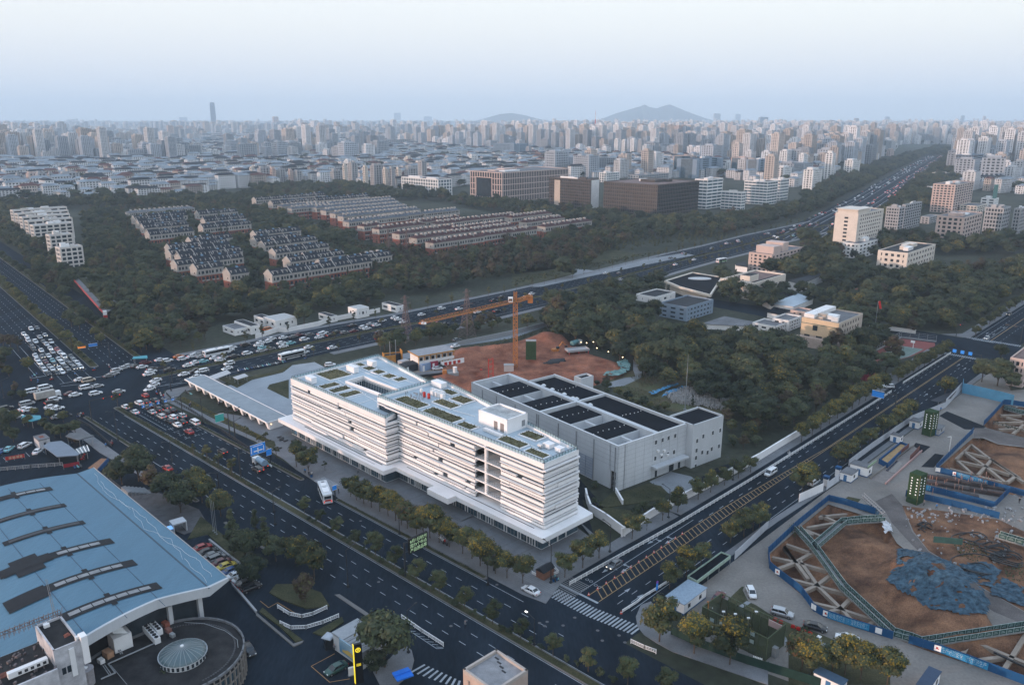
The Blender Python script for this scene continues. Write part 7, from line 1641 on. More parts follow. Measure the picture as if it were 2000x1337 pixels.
Pt('eave',BX(-.4,ws+.4,-.7,-.6,6.1,6.6).box(-.5,-.4,-.6,ds+.3,6.1,6.6),mat('site_orange',(.42,.22,.06),.6,.1,1),o)
for k,x,y,w_,d_,h,c,lab in (('u',510,900,6,2.6,3,mat('pale_blue_box',(.20,.28,.42),.5,.1,1),'pale blue container under the site office'),('u',590,885,3.4,2.6,3.2,mat('crimson_box',(.26,.02,.05),.5,.1,1),'crimson container beside the pale blue one'),('u',350,900,9,5,3,r_dark,'low dark roofed stores in front of the site office'),('u',150,800,7,4,3,r_dark,'dark roofed store by the orange hopper'),('u',270,860,4,3,2.6,w_grey,'grey box between the dark stores')):
 p=G(k,x,y);o=root('container',lab,'container',p,46);Pt('box',BX(-w_/2,w_/2,-d_/2,d_/2,0,h),c,o);Pt('door_panel',BX(-w_/2+.3,-w_/2+1.3,-d_/2-.05,-d_/2,.1,h-.5),wM,o);FOOT.append((Frame((p[0]-w_/2,p[1]-w_/2),0),w_,w_,0))
p=G('u',150,810);o=root('hopper','orange steel hopper behind the white office roof','hopper',p,20);hm=mat('hopper_orange',(.42,.19,.04),.7,.25,1);Pt('bin',BX(-4,-3.7,-2,2,0,4).box(3.7,4,-2,2,0,5).box(-4,4,1.7,2,0,3.6).box(-4,1,-2,-1.7,0,3.4),hm,o);Pt('post',MB().tube((-1,0,0),(-1,0,9),.15,n=6).tube((1.5,0,0),(1.5,0,9.5),.15,n=6),gM,o)
q=G('u',800,820,1.4);o=root('banner_board','white banner board with red lettering facing the yard','banner',q,frs.deg+0);Pt('board',BX(-5.5,5.5,-.1,.1,.1,2.6),sW,o);Pt('lettering',BX(-4,-2.6,-.14,-.11,.7,2.1).box(-1.9,-.6,-.14,-.11,.7,2.1).box(.2,1.5,-.14,-.11,.7,2.1).box(2.3,3.7,-.14,-.11,.7,2.1),redp,o)
q=G('u',620,945,.5);o=root('steel_stack','long stack of dark steel sections on a grey slab','steel stack',q,20);
for i in range(6): Pt('steel_section',BX(-9,9,-1.5+i*.55,-1.1+i*.55,.3,1.0+.2*(i%2)),dM,o)
Pt('cover',BX(-8,9,-1.6,1.7,1.25,1.4),r_grey,o)
for i,(k,x,y,n) in enumerate((('7',340,565,6),('7',300,575,3))):
 p=G(k,x,y,.9);o=root('pipe_stack','black pipes stacked on the red earth, '+('long' if i==0 else 'short')+' pile','pipe stack',p,15)
 for j in range(n): Pt('pipe',MB().tube((-3.5+(j%2),-1+j*.5,.5+.4*(j%2)),(3.2+(j%3)*.5,-1+j*.5,.5+.4*(j%2)),.36,n=10),dM,o)
p=G('7',500,500,.8);o=root('formwork_platform','pale grey formwork platform standing on red legs','platform',p,18);Pt('deck',BX(-5,5,-2.2,2.2,1.6,2.0).wall([(-5,-2.2),(5,-2.2),(5,2.2),(-5,2.2)],2.0,2.5,.15,closed=True),w_grey,o)
for x in (-4.5,0,4.5): Pt('leg',MB().beam((x,-2,0),(x,-2,1.6),.3),redp,o);Pt('leg',MB().beam((x,2,0),(x,2,1.6),.3),redp,o)
p=G('7',335,480,1.5);o=root('excavator','orange excavator on the red earth mound','excavator',p,30);Pt('tracks',BX(-1.6,1.6,-1.3,-.8,0,.7).box(-1.6,1.6,.8,1.3,0,.7),dM,o);Pt('body',BX(-1.7,1.2,-1.1,1.1,.8,1.9),orange,o);Pt('cab',BX(.1,1.3,-1.1,-.1,1.9,2.9),gD,o);Pt('boom',MB().beam((1,0,1.6),(3.6,0,4.6),.4).beam((3.6,0,4.6),(5.4,0,2.6),.3),orange,o);Pt('bucket',BX(5,6,-.5,.5,1.8,2.6),dM,o)
p=G('7',490,440,1);o=root('concrete_mixer_truck','teal concrete mixer truck by the forest edge','truck',p,40);Pt('chassis',BX(-3,3,-1,1,.5,1),dM,o);Pt('drum',MB().tube((-2.6,0,1.7),(1.2,0,2.3),1.2,.9,n=12),mat('teal_drum',(.12,.25,.27),.5,.1,1),o);Pt('cab',BX(1.6,3.1,-1,1,1,2.7),wM,o)
p=G('u',1110,895,1);o=root('red_drum','small dark red drum on the haul road','drum',p);Pt('barrel',MB().ring(0,0,[(.5,0),(.5,1.2),(.01,1.21)],10),redp,o);Pt('base',BX(-.6,.6,-.6,.6,-.1,.02),dM,o)
p=G('u',800,950,.5);o=root('batching_rig','orange and grey mixing rig near the office roof','machine',p,10);Pt('hopper',BX(-4,-2.4,-1,1,0,2.6),orange,o);Pt('frame',BX(-2,2.4,-1,1,0,1.4),gM,o);Pt('silo',MB().tube((1,0,1.4),(1,0,3.6),.9,n=10),wM,o)
hj=MB()
hl=[G('u',x,y) for x,y in ((860,640),(1100,590),(1450,520),(1800,430),(1870,430),(2000,480))]
hj.wall(hl,0,2.2,.3);solo('site_wall',hj,gM,'dark railed wall along the back of the red earth site','wall')
# bright bulbs strung along the red earth site
for i,(x,y) in enumerate(((530,425),(573,430),(625,423),(652,470),(740,498),(800,513),(850,540))):
 p=G('7',x,y,3.5);o=root('site_lamp','lit bulb along the woods edge of the red earth site, %s from the left'%ORD(i),'lamp',p,0,'lit bulbs along the woods');Pt('post',MB().tube((0,0,0),(0,0,3.4),.05,n=5),dM,o);Pt('bulb',MB().ring(0,0,[(.01,3.3),(.25,3.45),(.25,3.6),(.01,3.75)],8),mat('bulb_glow',(1,.8,.5),.5,0,emit=(1,.75,.42),es=4),o)
# tall thin mast by the rubble, flag, lamp
p=G('7',1328,945);o=root('thin_mast','tall thin grey mast beside the rubble heap','mast',p);Pt('shaft',MB().tube((0,0,0),(0,0,20.5),.22,.05,n=8),gM,o);Pt('foot',BX(-.5,.5,-.5,.5,0,.4),cnc,o)
p=G('8',820,330);o=root('flag_pole','pole with red flag beside the beige office','flagpole',p);Pt('pole',MB().tube((0,0,0),(0,0,14.5),.1,n=6),gM,o);fm_=MB();
for i in range(5): fm_.face([(i*.35*.6,-.1*(i%2),14.3-i*.75),( (i+1)*.35*.6,-.1*((i+1)%2),14.3-(i+1)*.75),((i+1)*.35*.6+1.1,-.15*((i+1)%2)+.2,14.1-(i+1)*.75+.4),(i*.35*.6+1.1,-.15*(i%2)+.2,14.1-i*.75+.4)])
Pt('flag',fm_,mat('flag_red',(.5,.02,.015),.6,.1,1),o)
# --- electricity pylons
def pylon(k,x,yb,yt,lab,w_=6):
 p=G(k,x,yb);h=HT(k,x,yt,yb);o=root('electricity_pylon',lab,'pylon',p,46,'electricity pylons');mb=MB();m_=mat('pylon_steel',(.15,.11,.105),.7,.1,1)
 lv=[(0,w_/2),(h*.35,w_*.3),(h*.62,w_*.15),(h*.98,w_*.05)]
 for (z0,r0),(z1,r1) in zip(lv,lv[1:]):
  n=4
  for i in range(n):
   a0,a1=i/n,(i+1)/n;ra,rb=r0+(r1-r0)*a0,r0+(r1-r0)*a1;za,zb=z0+(z1-z0)*a0,z0+(z1-z0)*a1
   c=[(-1,-1),(1,-1),(1,1),(-1,1)]
   for j in range(4):
    u,v=c[j],c[(j+1)%4];mb.beam((u[0]*ra,u[1]*ra,za),(u[0]*rb,u[1]*rb,zb),.16);mb.beam((u[0]*ra,u[1]*ra,za),(v[0]*rb,v[1]*rb,zb),.09);mb.beam((v[0]*ra,v[1]*ra,za),(u[0]*rb,u[1]*rb,zb),.09)
 Pt('tower_lattice',mb,m_,o);
 for z,a in ((.66,4.2),(.80,3.4),(.92,2.6)):
  Pt('cross_arm',MB().beam((-a,0,h*z),(a,0,h*z),.2).beam((-a,0,h*z),(0,0,h*z+1.2),.1).beam((a,0,h*z),(0,0,h*z+1.2),.1),m_,o)
 return o
pylon('u',300,590,80,'left brown lattice pylon between the main road and frontage road',5);pylon('u',960,545,10,'right brown lattice pylon behind the crane jib',6)
pylon('b',915,1150,935,'far lattice pylon by the estate, left one',4);pylon('b',1040,1150,940,'far lattice pylon by the estate, right one',4)
# --- street lamps, signals, signs
def lamp(k,x,y,h,dg,lab,arm=2.2,double=False,glow=False,tp=None):
 p=G(k,x,y);o=root('street_lamp',lab,'street lamp',p,dg,'street lamps');Pt('pole',MB().tube((0,0,0),(0,0,h),.13,.08,n=7),dM,o);Pt('base',BX(-.25,.25,-.25,.25,0,.5),dM,o)
 for s in ((1,-1) if double else (1,)):
  Pt('arm',MB().beam((0,0,h-.1),(s*arm,0,h+.5),.10),dM,o);Pt('lamp_head',BX(s*arm-.1 if s>0 else -arm-.5,s*arm+.5 if s>0 else -arm+.1,-.15,.15,h+.45,h+.6),dM if not glow else mat('head_white',(.8,.8,.8),.5,0,emit=(1,.95,.85),es=1.5),o)
LM=[('2',550,752,'2',545,530),('2',115,380,'2',108,265),('2',858,440,'2',858,340),('2',912,1145,'2',897,890),('3',133,1100,'3',133,940),('3',232,730,'3',232,500),('3',585,545,'3',590,380),('3',935,340,'3',940,165),('3',1320,115,'3',1320,0),('1',1037,80,'1',1030,-10),('1',1310,190,'1',1305,70),('s',215,1060,'s',190,760),('s',1005,1337,'s',1010,1240),('s',440,290,'s',430,20),('s',215,1060,'s',190,760),('5',905,1180,'5',875,950),('5',1320,1330,'5',1310,1200),('5',1560,1050,'5',1545,850),('5',1810,1170,'5',1795,950),('5',460,1005,'5',455,900),('5',30,855,'5',15,720),('8',835,350,'8',840,280),('8',1140,985,'8',1150,825),('5',1315,800,'5',1310,640),('2',1385,740,'2',1385,610)]
seen=set();li=0
for k,x,y,k2,x2,y2 in LM:
 if (k,x,y) in seen: continue
 seen.add((k,x,y));h=max(6,min(10,HT(k,x,y2,y)));lamp(k,x,y,h,-43+90 if k in '25s1' else 136,'dark street lamp by the road, %s in the count from the lower left'%ORD(li),double=(k=='5' or (k=='s')),glow=(li in (4,)),arm=2.0);li+=1
def gantry(k,x,y,h,dg,arm,lab,boards,name='sign_gantry'):
 p=G(k,x,y);o=root(name,lab,'road sign',p,dg);Pt('pole',MB().tube((0,0,0),(0,0,h),.2,.15,n=8),dM,o);Pt('arm',MB().tube((0,0,h-.4),(arm,0,h-.4),.12,.09,n=6),dM,o)
 if arm>6: Pt('arm',MB().tube((0,0,h-1.6),(arm*.6,0,h-1.6),.08,n=6),dM,o)
 for (a,w_,hh,zc,m,txt) in boards:
  b=Pt('sign_board',BX(a,a+w_,-.16,-.08,zc-hh/2,zc+hh/2),m,o);Pt('board_rim',MB().wall([(a,-.12),(a+w_,-.12)],zc+hh/2,zc+hh/2+.06,.1).wall([(a,-.12),(a+w_,-.12)],zc-hh/2-.06,zc-hh/2,.1),sW,b)
  if txt:
   me=text_mesh(txt,hh*.24,sW);me.transform(Matrix.Rotation(math.pi/2,4,'X'));Pt('lettering',me,None,b,loc=(a+w_/2,-.19,zc))
 return o
o=gantry('s',525,835,9.0,47,10.5,'overhead blue direction sign spanning the right carriageway',[(3.6,4.8,3.0,7.2,bluepaint,None)])
Pt('cross_symbol',BX(4.6,7.4,-.22,-.19,6.5,6.85).box(5.8,6.1,-.22,-.19,6.0,7.6).box(4.4,7.6,-.22,-.19,8.1,8.3).box(7.7,7.9,-.22,-.19,6.2,7.8).box(3.8,4.0,-.22,-.19,6.2,8.2),sW,o)
gantry('s',365,240,10,47,-7.0,'green and white route sign on a tall pole beside the pavilion',[(-4.4,2.9,2.4,7.4,mat('sign_teal',(.04,.30,.28),.5,0,emit=(.04,.3,.28),es=.1),None)])
gantry('s',955,665,5.4,47,.4,'small blue sign on a dark post by the cement truck',[(-1.1,1.7,1.9,4.6,bluepaint,None)])
gantry('2',475,235,4.6,47,.4,'small blue sign on a dark post beside the white bus',[(-.8,1.3,1.3,3.9,bluepaint,None)])
# LED message board
p=G('2',893,690);hL=8.6;o=root('message_board','black LED message board with three rows of pale green characters','message board',p,46);Pt('pole',MB().tube((0,0,0),(0,0,hL),.22,n=8),dM,o);Pt('arm',MB().beam((0,0,hL-.2),(1.2,0,hL-.2),.15).beam((0,0,hL-2.6),(1.2,0,hL-2.6),.15),dM,o)
Pt('cabinet',BX(1.2,6.6,-.25,.25,hL-3.4,hL+.3),mat('led_black',(.006,.007,.008),.5,0),o)
ledm=mat('led_glow',(.5,.7,.4),.5,0,emit=(.5,.72,.42),es=.4)
for i,t in enumerate(('8月1日杭州','国73个中点','产品展品等')):
 me=text_mesh(t,1.0,ledm);co=[v.co.x for v in me.vertices];s=4.8/(max(co)-min(co));me.transform(Matrix.Diagonal((s,1.05,1,1)));me.transform(Matrix.Rotation(math.pi/2,4,'X'));Pt('led_text',me,None,o,loc=(3.9,-.28,hL-.45-i*1.12))
gantry('8',970,970,7.0,136,7.5,'blue direction sign over the side street on a white-tipped arm',[(4.2,4.2,2.3,5.6,bluepaint,None)])
def signal(k,x,y,h,dg,arm,lab,n=3):
 p=G(k,x,y);o=root('traffic_signal',lab,'traffic signal',p,dg);Pt('pole',MB().tube((0,0,0),(0,0,h),.18,.13,n=8),dM,o);Pt('arm',MB().tube((0,0,h-.3),(arm,0,h-.1),.12,.08,n=6),dM,o)
 for i in range(n): a=arm*(.45+.5*i/max(1,n-1));hd=Pt('signal_head',BX(a-.75,a+.75,-.2,.2,h-.75,h-.15),dM,o);Pt('signal_lens',MB().tube((a-.4,-.23,h-.45),(a-.4,-.2,h-.45),.16,n=8),mat('signal_red',(.5,.03,.02),.4,0,emit=(1,.08,.05),es=1.0),hd)
signal('5',708,1040,8.0,47,11,'dark signal gantry over the left carriageway at the crossing')
o=gantry('5',1405,1005,8.4,180+46,13.5,'signal and lane sign gantry over the waiting queue',[(2.2+i*2.5,.95,1.05,7.6,bluepaint,None) for i in range(5)],'lane_sign_gantry')
for i in range(5): Pt('lane_arrow',BX(2.6+i*2.5,2.75+i*2.5,.09,.12,7.2,7.9),sW,o)
signal('5',560,520,8,215,9,'signal mast over the packed queue of the north avenue');signal('5',1325,745,7.5,200,4,'signal mast on the corner of the main road',2)
gantry('5',845,540,7,215,11.5,'sign mast with orange and blue boards over the north avenue',[(4.2,3.4,1.1,6.5,bluepaint,None),(8.8,3.0,.8,6.2,mat('orange_board',(.6,.2,.03),.5,0,emit=(.9,.25,.03),es=.5),None)])
p=G('x',1480,600);o=root('lane_sign_gantry','three blue lane signs on a mast near the far crossing','road sign',G('x',1560,620),136);Pt('pole',MB().tube((0,0,0),(0,0,7),.15,n=6),dM,o);Pt('arm',MB().tube((0,0,6.7),(11,0,6.7),.08,n=6),dM,o)
for i in range(3): Pt('sign_board',BX(3.4+i*3.0,4.8+i*3.0,.09,.16,5.9,7.3),bluepaint,o)
signal('x',1965,340,7.5,130,7,'signal mast with blue sign at the far crossing',2)
signal('x',1335,290,6.5,0,3.5,'white signal mast on the far corner',1)
p=G('3',865,790);o=root('bus_stop_flag','slim blue and purple bus stop sign by the crossing','sign',p,46);Pt('post',MB().tube((0,0,0),(0,0,2.8),.05,n=6),gM,o);Pt('panel',BX(-.3,.3,-.06,.06,.9,2.5),bluepaint,o);Pt('disc',MB().tube((0,-.05,2.75),(0,.05,2.75),.35,n=14),mat('purple_disc',(.25,.08,.45),.5,0),o)
# white pedestrian / road railings
def railing(k,pts,lab,h=.95,m=None,step=1.8,name='road_railing',z=0):
 W_=pts if k is None else [G(k,*q) for q in pts];mb=MB();o0=W_[0];L_=[(a-o0[0],b-o0[1]) for a,b in W_]
 for a,b in zip(L_,L_[1:]):
  mb.beam((*a,h),(*b,h),.14,.12);mb.beam((*a,h*.3),(*b,h*.3),.1,.1);mb.beam((*a,h*.65),(*b,h*.65),.06,.06);L=mD(a,b);n=max(1,int(L/step))
  for i in range(n+1):
   x,y=a[0]+(b[0]-a[0])*i/n,a[1]+(b[1]-a[1])*i/n;mb.beam((x,y,0),(x,y,h+.1),.14)
  n=max(1,int(L/.45))
  for i in range(n): x,y=a[0]+(b[0]-a[0])*i/n,a[1]+(b[1]-a[1])*i/n;mb.beam((x,y,h*.3),(x,y,h),.05)
 return solo(name,mb,m or wM,lab,'railing',(o0[0],o0[1],z))
railing(None,[B.W(.5,8.6),B.W(40,6.6),B.W(80,5.9),B.W(150,5.6),B.W(186,5.6)],'long white railing separating the cycle lane of the side street')
railing(None,[B.W(200,6.1),B.W(258,5.9)],'white railing section nearest the far crossing')
railing('3',[(710,1088),(790,1125),(860,1150)],'short white railing at the corner of the crossing')
railing('2',[(870,940),(990,1025),(1120,1108)],'white railing along the left turn island')
railing('2',[(130,880),(200,925),(275,940),(340,925),(425,885)],'upper curved white railing of the car park');railing('2',[(145,978),(210,1008),(300,1005),(400,975),(495,935)],'lower curved white railing of the car park')
railing('5',[(1280,830),(1330,880),(1470,960),(1700,1110),(1966,1290)],'dark railing along the pavement by the pavilion',m=dM,h=1.1)
railing('5',[(590,1030),(690,1080),(770,1150),(860,1230)],'dark railing bordering the cycle path, left corner',m=dM,h=1.1)
railing('3',[(120,675),(180,705),(280,670),(250,640)],'white picket rail round the small brick hut',h=.7)
railing('3',[(660,905),(740,855),(790,815),(920,735),(1000,680)],'white edge railing beside the bus stop lane',h=.7)
railing('q',[(0,1040),(450,1000),(910,965)],'pale railing of the ramp road at the left edge',m=gM,h=1.2)
# traffic cones
def cone(p,lab):
 o=root('traffic_cone',lab,'traffic cone',p,0,'cones along the hatched strip');Pt('cone_body',MB().ring(0,0,[(.19,.04),(.04,.72),(.01,.73)],8),mat('cone_red',(.55,.06,.03),.5,0),o);Pt('cone_base',BX(-.24,.24,-.24,.24,0,.05),mat('cone_red',(.55,.06,.03),.5,0),o);Pt('cone_band',MB().ring(0,0,[(.145,.28),(.105,.45)],8),sW,o)
for i in range(13): cone(B.W(.4+i*3.1,3.15),'orange cone on the hatched strip, %s from the crossing'%ORD(i)+'')
p=G('3',652,910);cone(p,'orange cone standing alone near the solid lane line')
# white walls by the hall
def wallrun(k,pts,h,lab,m=None,th=.35):
 W_=pts if k is None else [G(k,*q) for q in pts];L_=[(a-W_[0][0],b-W_[0][1]) for a,b in W_];return solo('garden_wall',MB().wall(L_,0,h,th).wall(L_,h,h+.08,th+.15),m or wW,lab,'wall',W_[0])
wallrun(None,[B.W(26,13.2),B.W(43,13.9),B.W(60,12.6),B.W(93,11.2),B.W(110,11.3),B.W(152,11.3)],2.3,'white boundary wall along the side street pavement')
wallrun('3',[(672,450),(560,365),(470,310),(448,250),(440,212)],2.4,'white stepped wall curving up the ramp between office and hall')
wallrun('3',[(620,190),(660,260)],1.4,'short white ramp wall at the foot of the hall')
wallrun('8',[(745,310),(1130,360)],2.0,'pale wall along the lane above the sports court',w_white)
# brick hut
fr,w_,d_=lrw('3',(148,640),(190,665),(245,625),2.2,46);o=root('brick_hut','small brown brick hut with dark gabled roof on the street corner','hut',fr.o,46);Pt('wall',BX(0,w_,0,d_,0,2.0),mat('hut_brick',(.20,.10,.07),.9,.3,3),o);g_=_gable(-.2,w_+.2,-.2,d_+.2,2.0,.9);Pt('roof',g_,r_dark,o)
# shelters around the left corner
def lean(k,pts,h,lab,m,name='shelter',posts=True):
 q=[G(k,*p_,h) for p_ in pts];pl=[(a-q[0][0],b-q[0][1]) for a,b in q];o=root(name,lab,'shelter',q[0]);Pt('roof',MB().prism(pl,h-.25,h),m,o)
 for a,b in shrink(pl,.5): Pt('post',MB().tube((a,b,0),(a,b,h-.25),.07,n=6),gM,o)
 return o
teal=mat('teal_roof',(.05,.27,.34),.5,.1,1)
lean('5',[(1015,550),(1025,535),(1130,525),(1133,545)],2.8,'turquoise cycle shelter roof at the top corner of the crossing',teal);lean('5',[(160,1010),(175,985),(310,985),(318,1010),(240,1030)],2.8,'turquoise cycle shelter roof at the left corner of the crossing',teal)
lean('q',[(620,670),(720,615),(890,595),(1000,660),(1150,780),(1130,805),(830,825)],3.0,'slate grey metro entrance roof by the car park',mat('slate_metal',(.14,.18,.23),.5,.1,.5))
lean('q',[(950,530),(1010,480),(1200,480),(1370,520),(1140,585)],3.4,'dark grey flat canopy behind the metro entrance',mat('dark_canopy',(.09,.10,.11),.6,.2,.5))
o=lean('q',[(1085,720),(1230,660),(1290,745),(1150,785)],2.6,'barrel of glass and white ribs over the escalator',glassb);
for i in range(4): a=G('q',1110+i*50,715-i*18,2.75);b=G('q',1160+i*45,780-i*12,2.75);Pt('rib',MB().beam((a[0]-o.location[0],a[1]-o.location[1],2.7),(b[0]-o.location[0],b[1]-o.location[1],2.7),.25),wM,o)
lean('r',[(400,290),(690,180),(760,230),(490,335)],3.0,'pale grey sloping shelter roof behind the pavilion',mat('pale_shelter',(.40,.41,.43),.5,.1,1));lean('r',[(790,300),(980,240),(1040,280),(860,335)],2.6,'smaller pale grey shelter roof by the planting',mat('pale_shelter',(.40,.41,.43),.5,.1,1))
fr,w_,d_=lrw('q',(355,560),(560,590),(680,520),3.2,46);o=root('ticket_hut','small white flat roofed hut with rusty patch by the car park','hut',fr.o,46);Pt('wall',BX(0,w_,0,d_,0,2.9),dirtyw,o);Pt('roof',BX(-.1,w_+.1,-.1,d_+.1,2.9,3.2),r_grey,o);Pt('rust_patch',BX(w_*.3,w_*.7,d_*.3,d_*.7,3.2,3.24),mat('rust',(.2,.07,.05),.9,.3,2),o);Pt('window',BX(w_*.4,w_*.6,-.05,0,1,2),gD,o);footprint(fr,w_,d_,.5)
q=[G('q',*p_,3.0) for p_ in ((1290,985),(1480,845),(1570,850),(1420,1010))];o=root('timber_canopy','reddish timber slatted canopy with blue side board by the blue hall','canopy',q[0]);pl=[(a-q[0][0],b-q[0][1]) for a,b in q];n=9
for i in range(n):
 a=(pl[0][0]+(pl[1][0]-pl[0][0])*i/n,pl[0][1]+(pl[1][1]-pl[0][1])*i/n);b=(pl[3][0]+(pl[2][0]-pl[3][0])*i/n,pl[3][1]+(pl[2][1]-pl[3][1])*i/n);Pt('slat',MB().beam((*a,3.0),(*b,3.0),.7,.12),mat('timber',(.24,.13,.08),.8,.2,2),o)
Pt('side_board',MB().wall([pl[3],pl[2]],1.8,3.2,.15),bluef,o)
for i,(k,x,y,w_,c,t,lab) in enumerate((('q',225,885,5.0,redp,'欢迎光临','red banner on posts at the edge of the car park'),('q',1045,995,4.2,mat('crimson_banner',(.3,.02,.03),.5,.1,1),None,'crimson banner lying near the ramp road'))):
 p=G(k,x,y);o=root('banner',lab,'banner',p,30);Pt('cloth',BX(-w_/2,w_/2,-.04,.04,.6,1.7),c,o)
 for s in (-1,1): Pt('post',MB().tube((s*w_/2,0,0),(s*w_/2,0,1.8),.05,n=6),gM,o)
 if t: Pt('lettering',BX(-1.6,-.9,-.07,-.05,.8,1.5).box(-.6,.1,-.07,-.05,.8,1.5).box(.4,1.1,-.07,-.05,.8,1.5).box(1.3,1.9,-.07,-.05,.8,1.5),mat('banner_text',(.5,.3,.2),.5,0),o)
# flag poles by the blue hall and forecourt details
for i,(x,y) in enumerate(((1285,430),(1275,420),(1296,440))):
 p=G('1',x,y);o=root('flag_pole','bare flagpole beside the parking row, %s of three'%ORD(i),'flagpole',p,0,'three bare flagpoles');Pt('pole',MB().tube((0,0,0),(0,0,9.0),.06,.04,n=6),gM,o);Pt('pole_base',BX(-.2,.2,-.2,.2,0,.3),cnc,o)
fr=Frame(G('1',1040,440),40);o=root('entry_portal','small portal with glowing blue panel beside the blue hall','portal',fr.o,40);Pt('frame',BX(0,3.4,0,3,2.4,2.7).box(0,.3,0,3,0,2.4).box(3.1,3.4,0,3,0,2.4),greywall,o);Pt('blue_panel',BX(-3,-.1,-.6,1.4,1.9,2.1).box(-3,-2.8,-.6,1.4,0,1.9),mat('blue_glow',(.2,.45,.8),.5,0,emit=(.25,.5,.9),es=.5),o)
st=MB()
for i in range(6): a=G('1',760+i*22,190-i*2);st.obox(a[0],a[1],0,1.2-i*.2,1.2,5,45)
solo('garden_steps',st,cnc,'grey stepped terrace under the dark trees beside the blue hall','steps')
p=G('2',880,1335);o=root('blue_tent','bright blue tent roof peeping in at the bottom edge','tent',p,30);Pt('canopy',MB().prism([(-1.6,-1.3),(1.6,-1.3),(1.6,1.3),(-1.6,1.3)],2.1,2.4),mat('tent_blue',(.02,.16,.62),.5,.1,1),o);Pt('ridge',MB().beam((-1.5,0,2.6),(1.5,0,2.6),.25),mat('tent_blue',(.02,.16,.62),.5,.1,1),o)
wallrun('1',[(1255,490),(1380,590),(1530,700)],1.0,'low wall behind the parked cars at the blue hall',gM);wallrun('1',[(1390,740),(1530,905)],.5,'pale kerb wall bordering the parking lane',w_grey,.3)
# basketball hoops
for i,(x,y) in enumerate(((915,400),(700,470))):
 p=G('x',x,y);o=root('basketball_hoop','basketball hoop on the court, '+('far' if i==0 else 'near')+' end','basketball hoop',p,226 if i==0 else 46);Pt('post',MB().tube((0,0,0),(0,0,3),.12,n=6),wM,o);Pt('arm',MB().beam((0,0,2.9),(1.2,0,3.2),.12),wM,o);Pt('backboard',BX(1.2,1.28,-.9,.9,2.8,3.9),sW,o)
fen=MB();q=[G('x',x,y) for x,y in ((435,490),(800,298),(1140,340))];L_=[(a-q[0][0],b-q[0][1]) for a,b in q];fen.wall(L_,0,.8,.3)
for a,b in zip(L_,L_[1:]):
 for z in (1.6,2.4,3.2): fen.beam((*a,z),(*b,z),.08)
 n=int(mD(a,b)/3)
 for i in range(n+1): fen.beam((a[0]+(b[0]-a[0])*i/n,a[1]+(b[1]-a[1])*i/n,0),(a[0]+(b[0]-a[0])*i/n,a[1]+(b[1]-a[1])*i/n,3.2),.1)
solo('court_fence',fen,gM,'grey mesh fence round the sports court','fence',q[0])
# crimson shed in the trees, scaffolded building at right edge
p=G('8',725,715);o=root('red_shed','dark crimson box shed half hidden in the trees','shed',p,46);Pt('box',BX(-3,3,-2,2,0,2.8),mat('crimson_shed',(.16,.015,.03),.7,.1,1),o);Pt('roof',BX(-3.1,3.1,-2.1,2.1,2.8,2.95),mat('crimson_shed',(.16,.015,.03),.7,.1,1),o)
block('scaffolded_building','pink-beige building under scaffolding at the right edge','8',(1870,545),(1985,575),(2100,480),10.5,4,5,3,w_pink,gD,r_brown,bandf=.4,pierf=.4,units=0)
# --- trees
def crown_parts(R,Hc,z0,ncl,nleaf,size,seed,mats,pal,shape='round',fill=.72):
 rng=np.random.default_rng(seed);C_=[];rr=[]
 for i in range(ncl):
  for _ in range(50):
   v=rng.normal(size=3);v/=np.linalg.norm(v);q=rng.random()**.4*.78
   x,y,z=v*q
   if shape=='cone':
    t=rng.random()**1.3;a=rng.random()*6.28;rad=(1-t)*.85*rng.random()**.5;x,y,z=rad*mC(a),rad*mS(a),t*2-1
   if z>-.75: break
  C_.append((x*R,y*R,z0+Hc*.5+z*Hc*.5));rr.append(R*rng.uniform(.26,.42)*(1 if shape!='cone' else (.55+.5*(1-(z+1)/2))))
 L=[];O_=[];mi=[];per=nleaf//ncl
 for (cx_,cy_,cz_),r in zip(C_,rr):
  d=rng.normal(size=(per,3));d/=np.linalg.norm(d,axis=1)[:,None];d[:,2]=np.where(d[:,2]<-.3,-d[:,2]*.4,d[:,2])
  rad=r*(.72+.42*rng.random((per,1)));p=d*rad*np.array([1,1,.85 if shape!='cone' else .8])+np.array([cx_,cy_,cz_]);L.append(p);O_.append(d*.75+(p-np.array([0,0,z0+Hc*.4]))/R*.55)
  base=rng.random();tp=(cz_-z0)/Hc
  m=np.zeros(per,int)
  for k,(pr,top) in enumerate(pal[1:],1): m=np.where(rng.random(per)<pr*(1 if not top else max(0,(tp-.35)*2)),k,m) if not top or base<.75 else m
  mi.append(m)
 L=np.concatenate(L);mi=np.concatenate(mi);core=MB()
 for (cx_,cy_,cz_),r in zip(C_,rr):
  r*=fill;n=7;core.ring(cx_,cy_,[(.01,cz_-r*.8),(r*.75,cz_-r*.5),(r,cz_),(r*.75,cz_+r*.55),(.01,cz_+r*.8)],n)
 return leaf_quads(L,size,rng,np.concatenate(O_)),mi,core,C_
def trunk_mb(z0,Hc,r,C_,limbs=5,mi=0):
 m=MB();m.tube((0,0,-.1),(.05,0,z0*.6),r,r*.75,n=7,mi=mi);m.tube((.05,0,z0*.6),(0,.05,z0+Hc*.35),r*.75,r*.4,n=7,mi=mi)
 for c in C_[:limbs]: m.tube((0,0,z0*.75),(c[0]*.8,c[1]*.8,c[2]),r*.4,r*.15,n=5,mi=mi)
 return m
KINDS={}
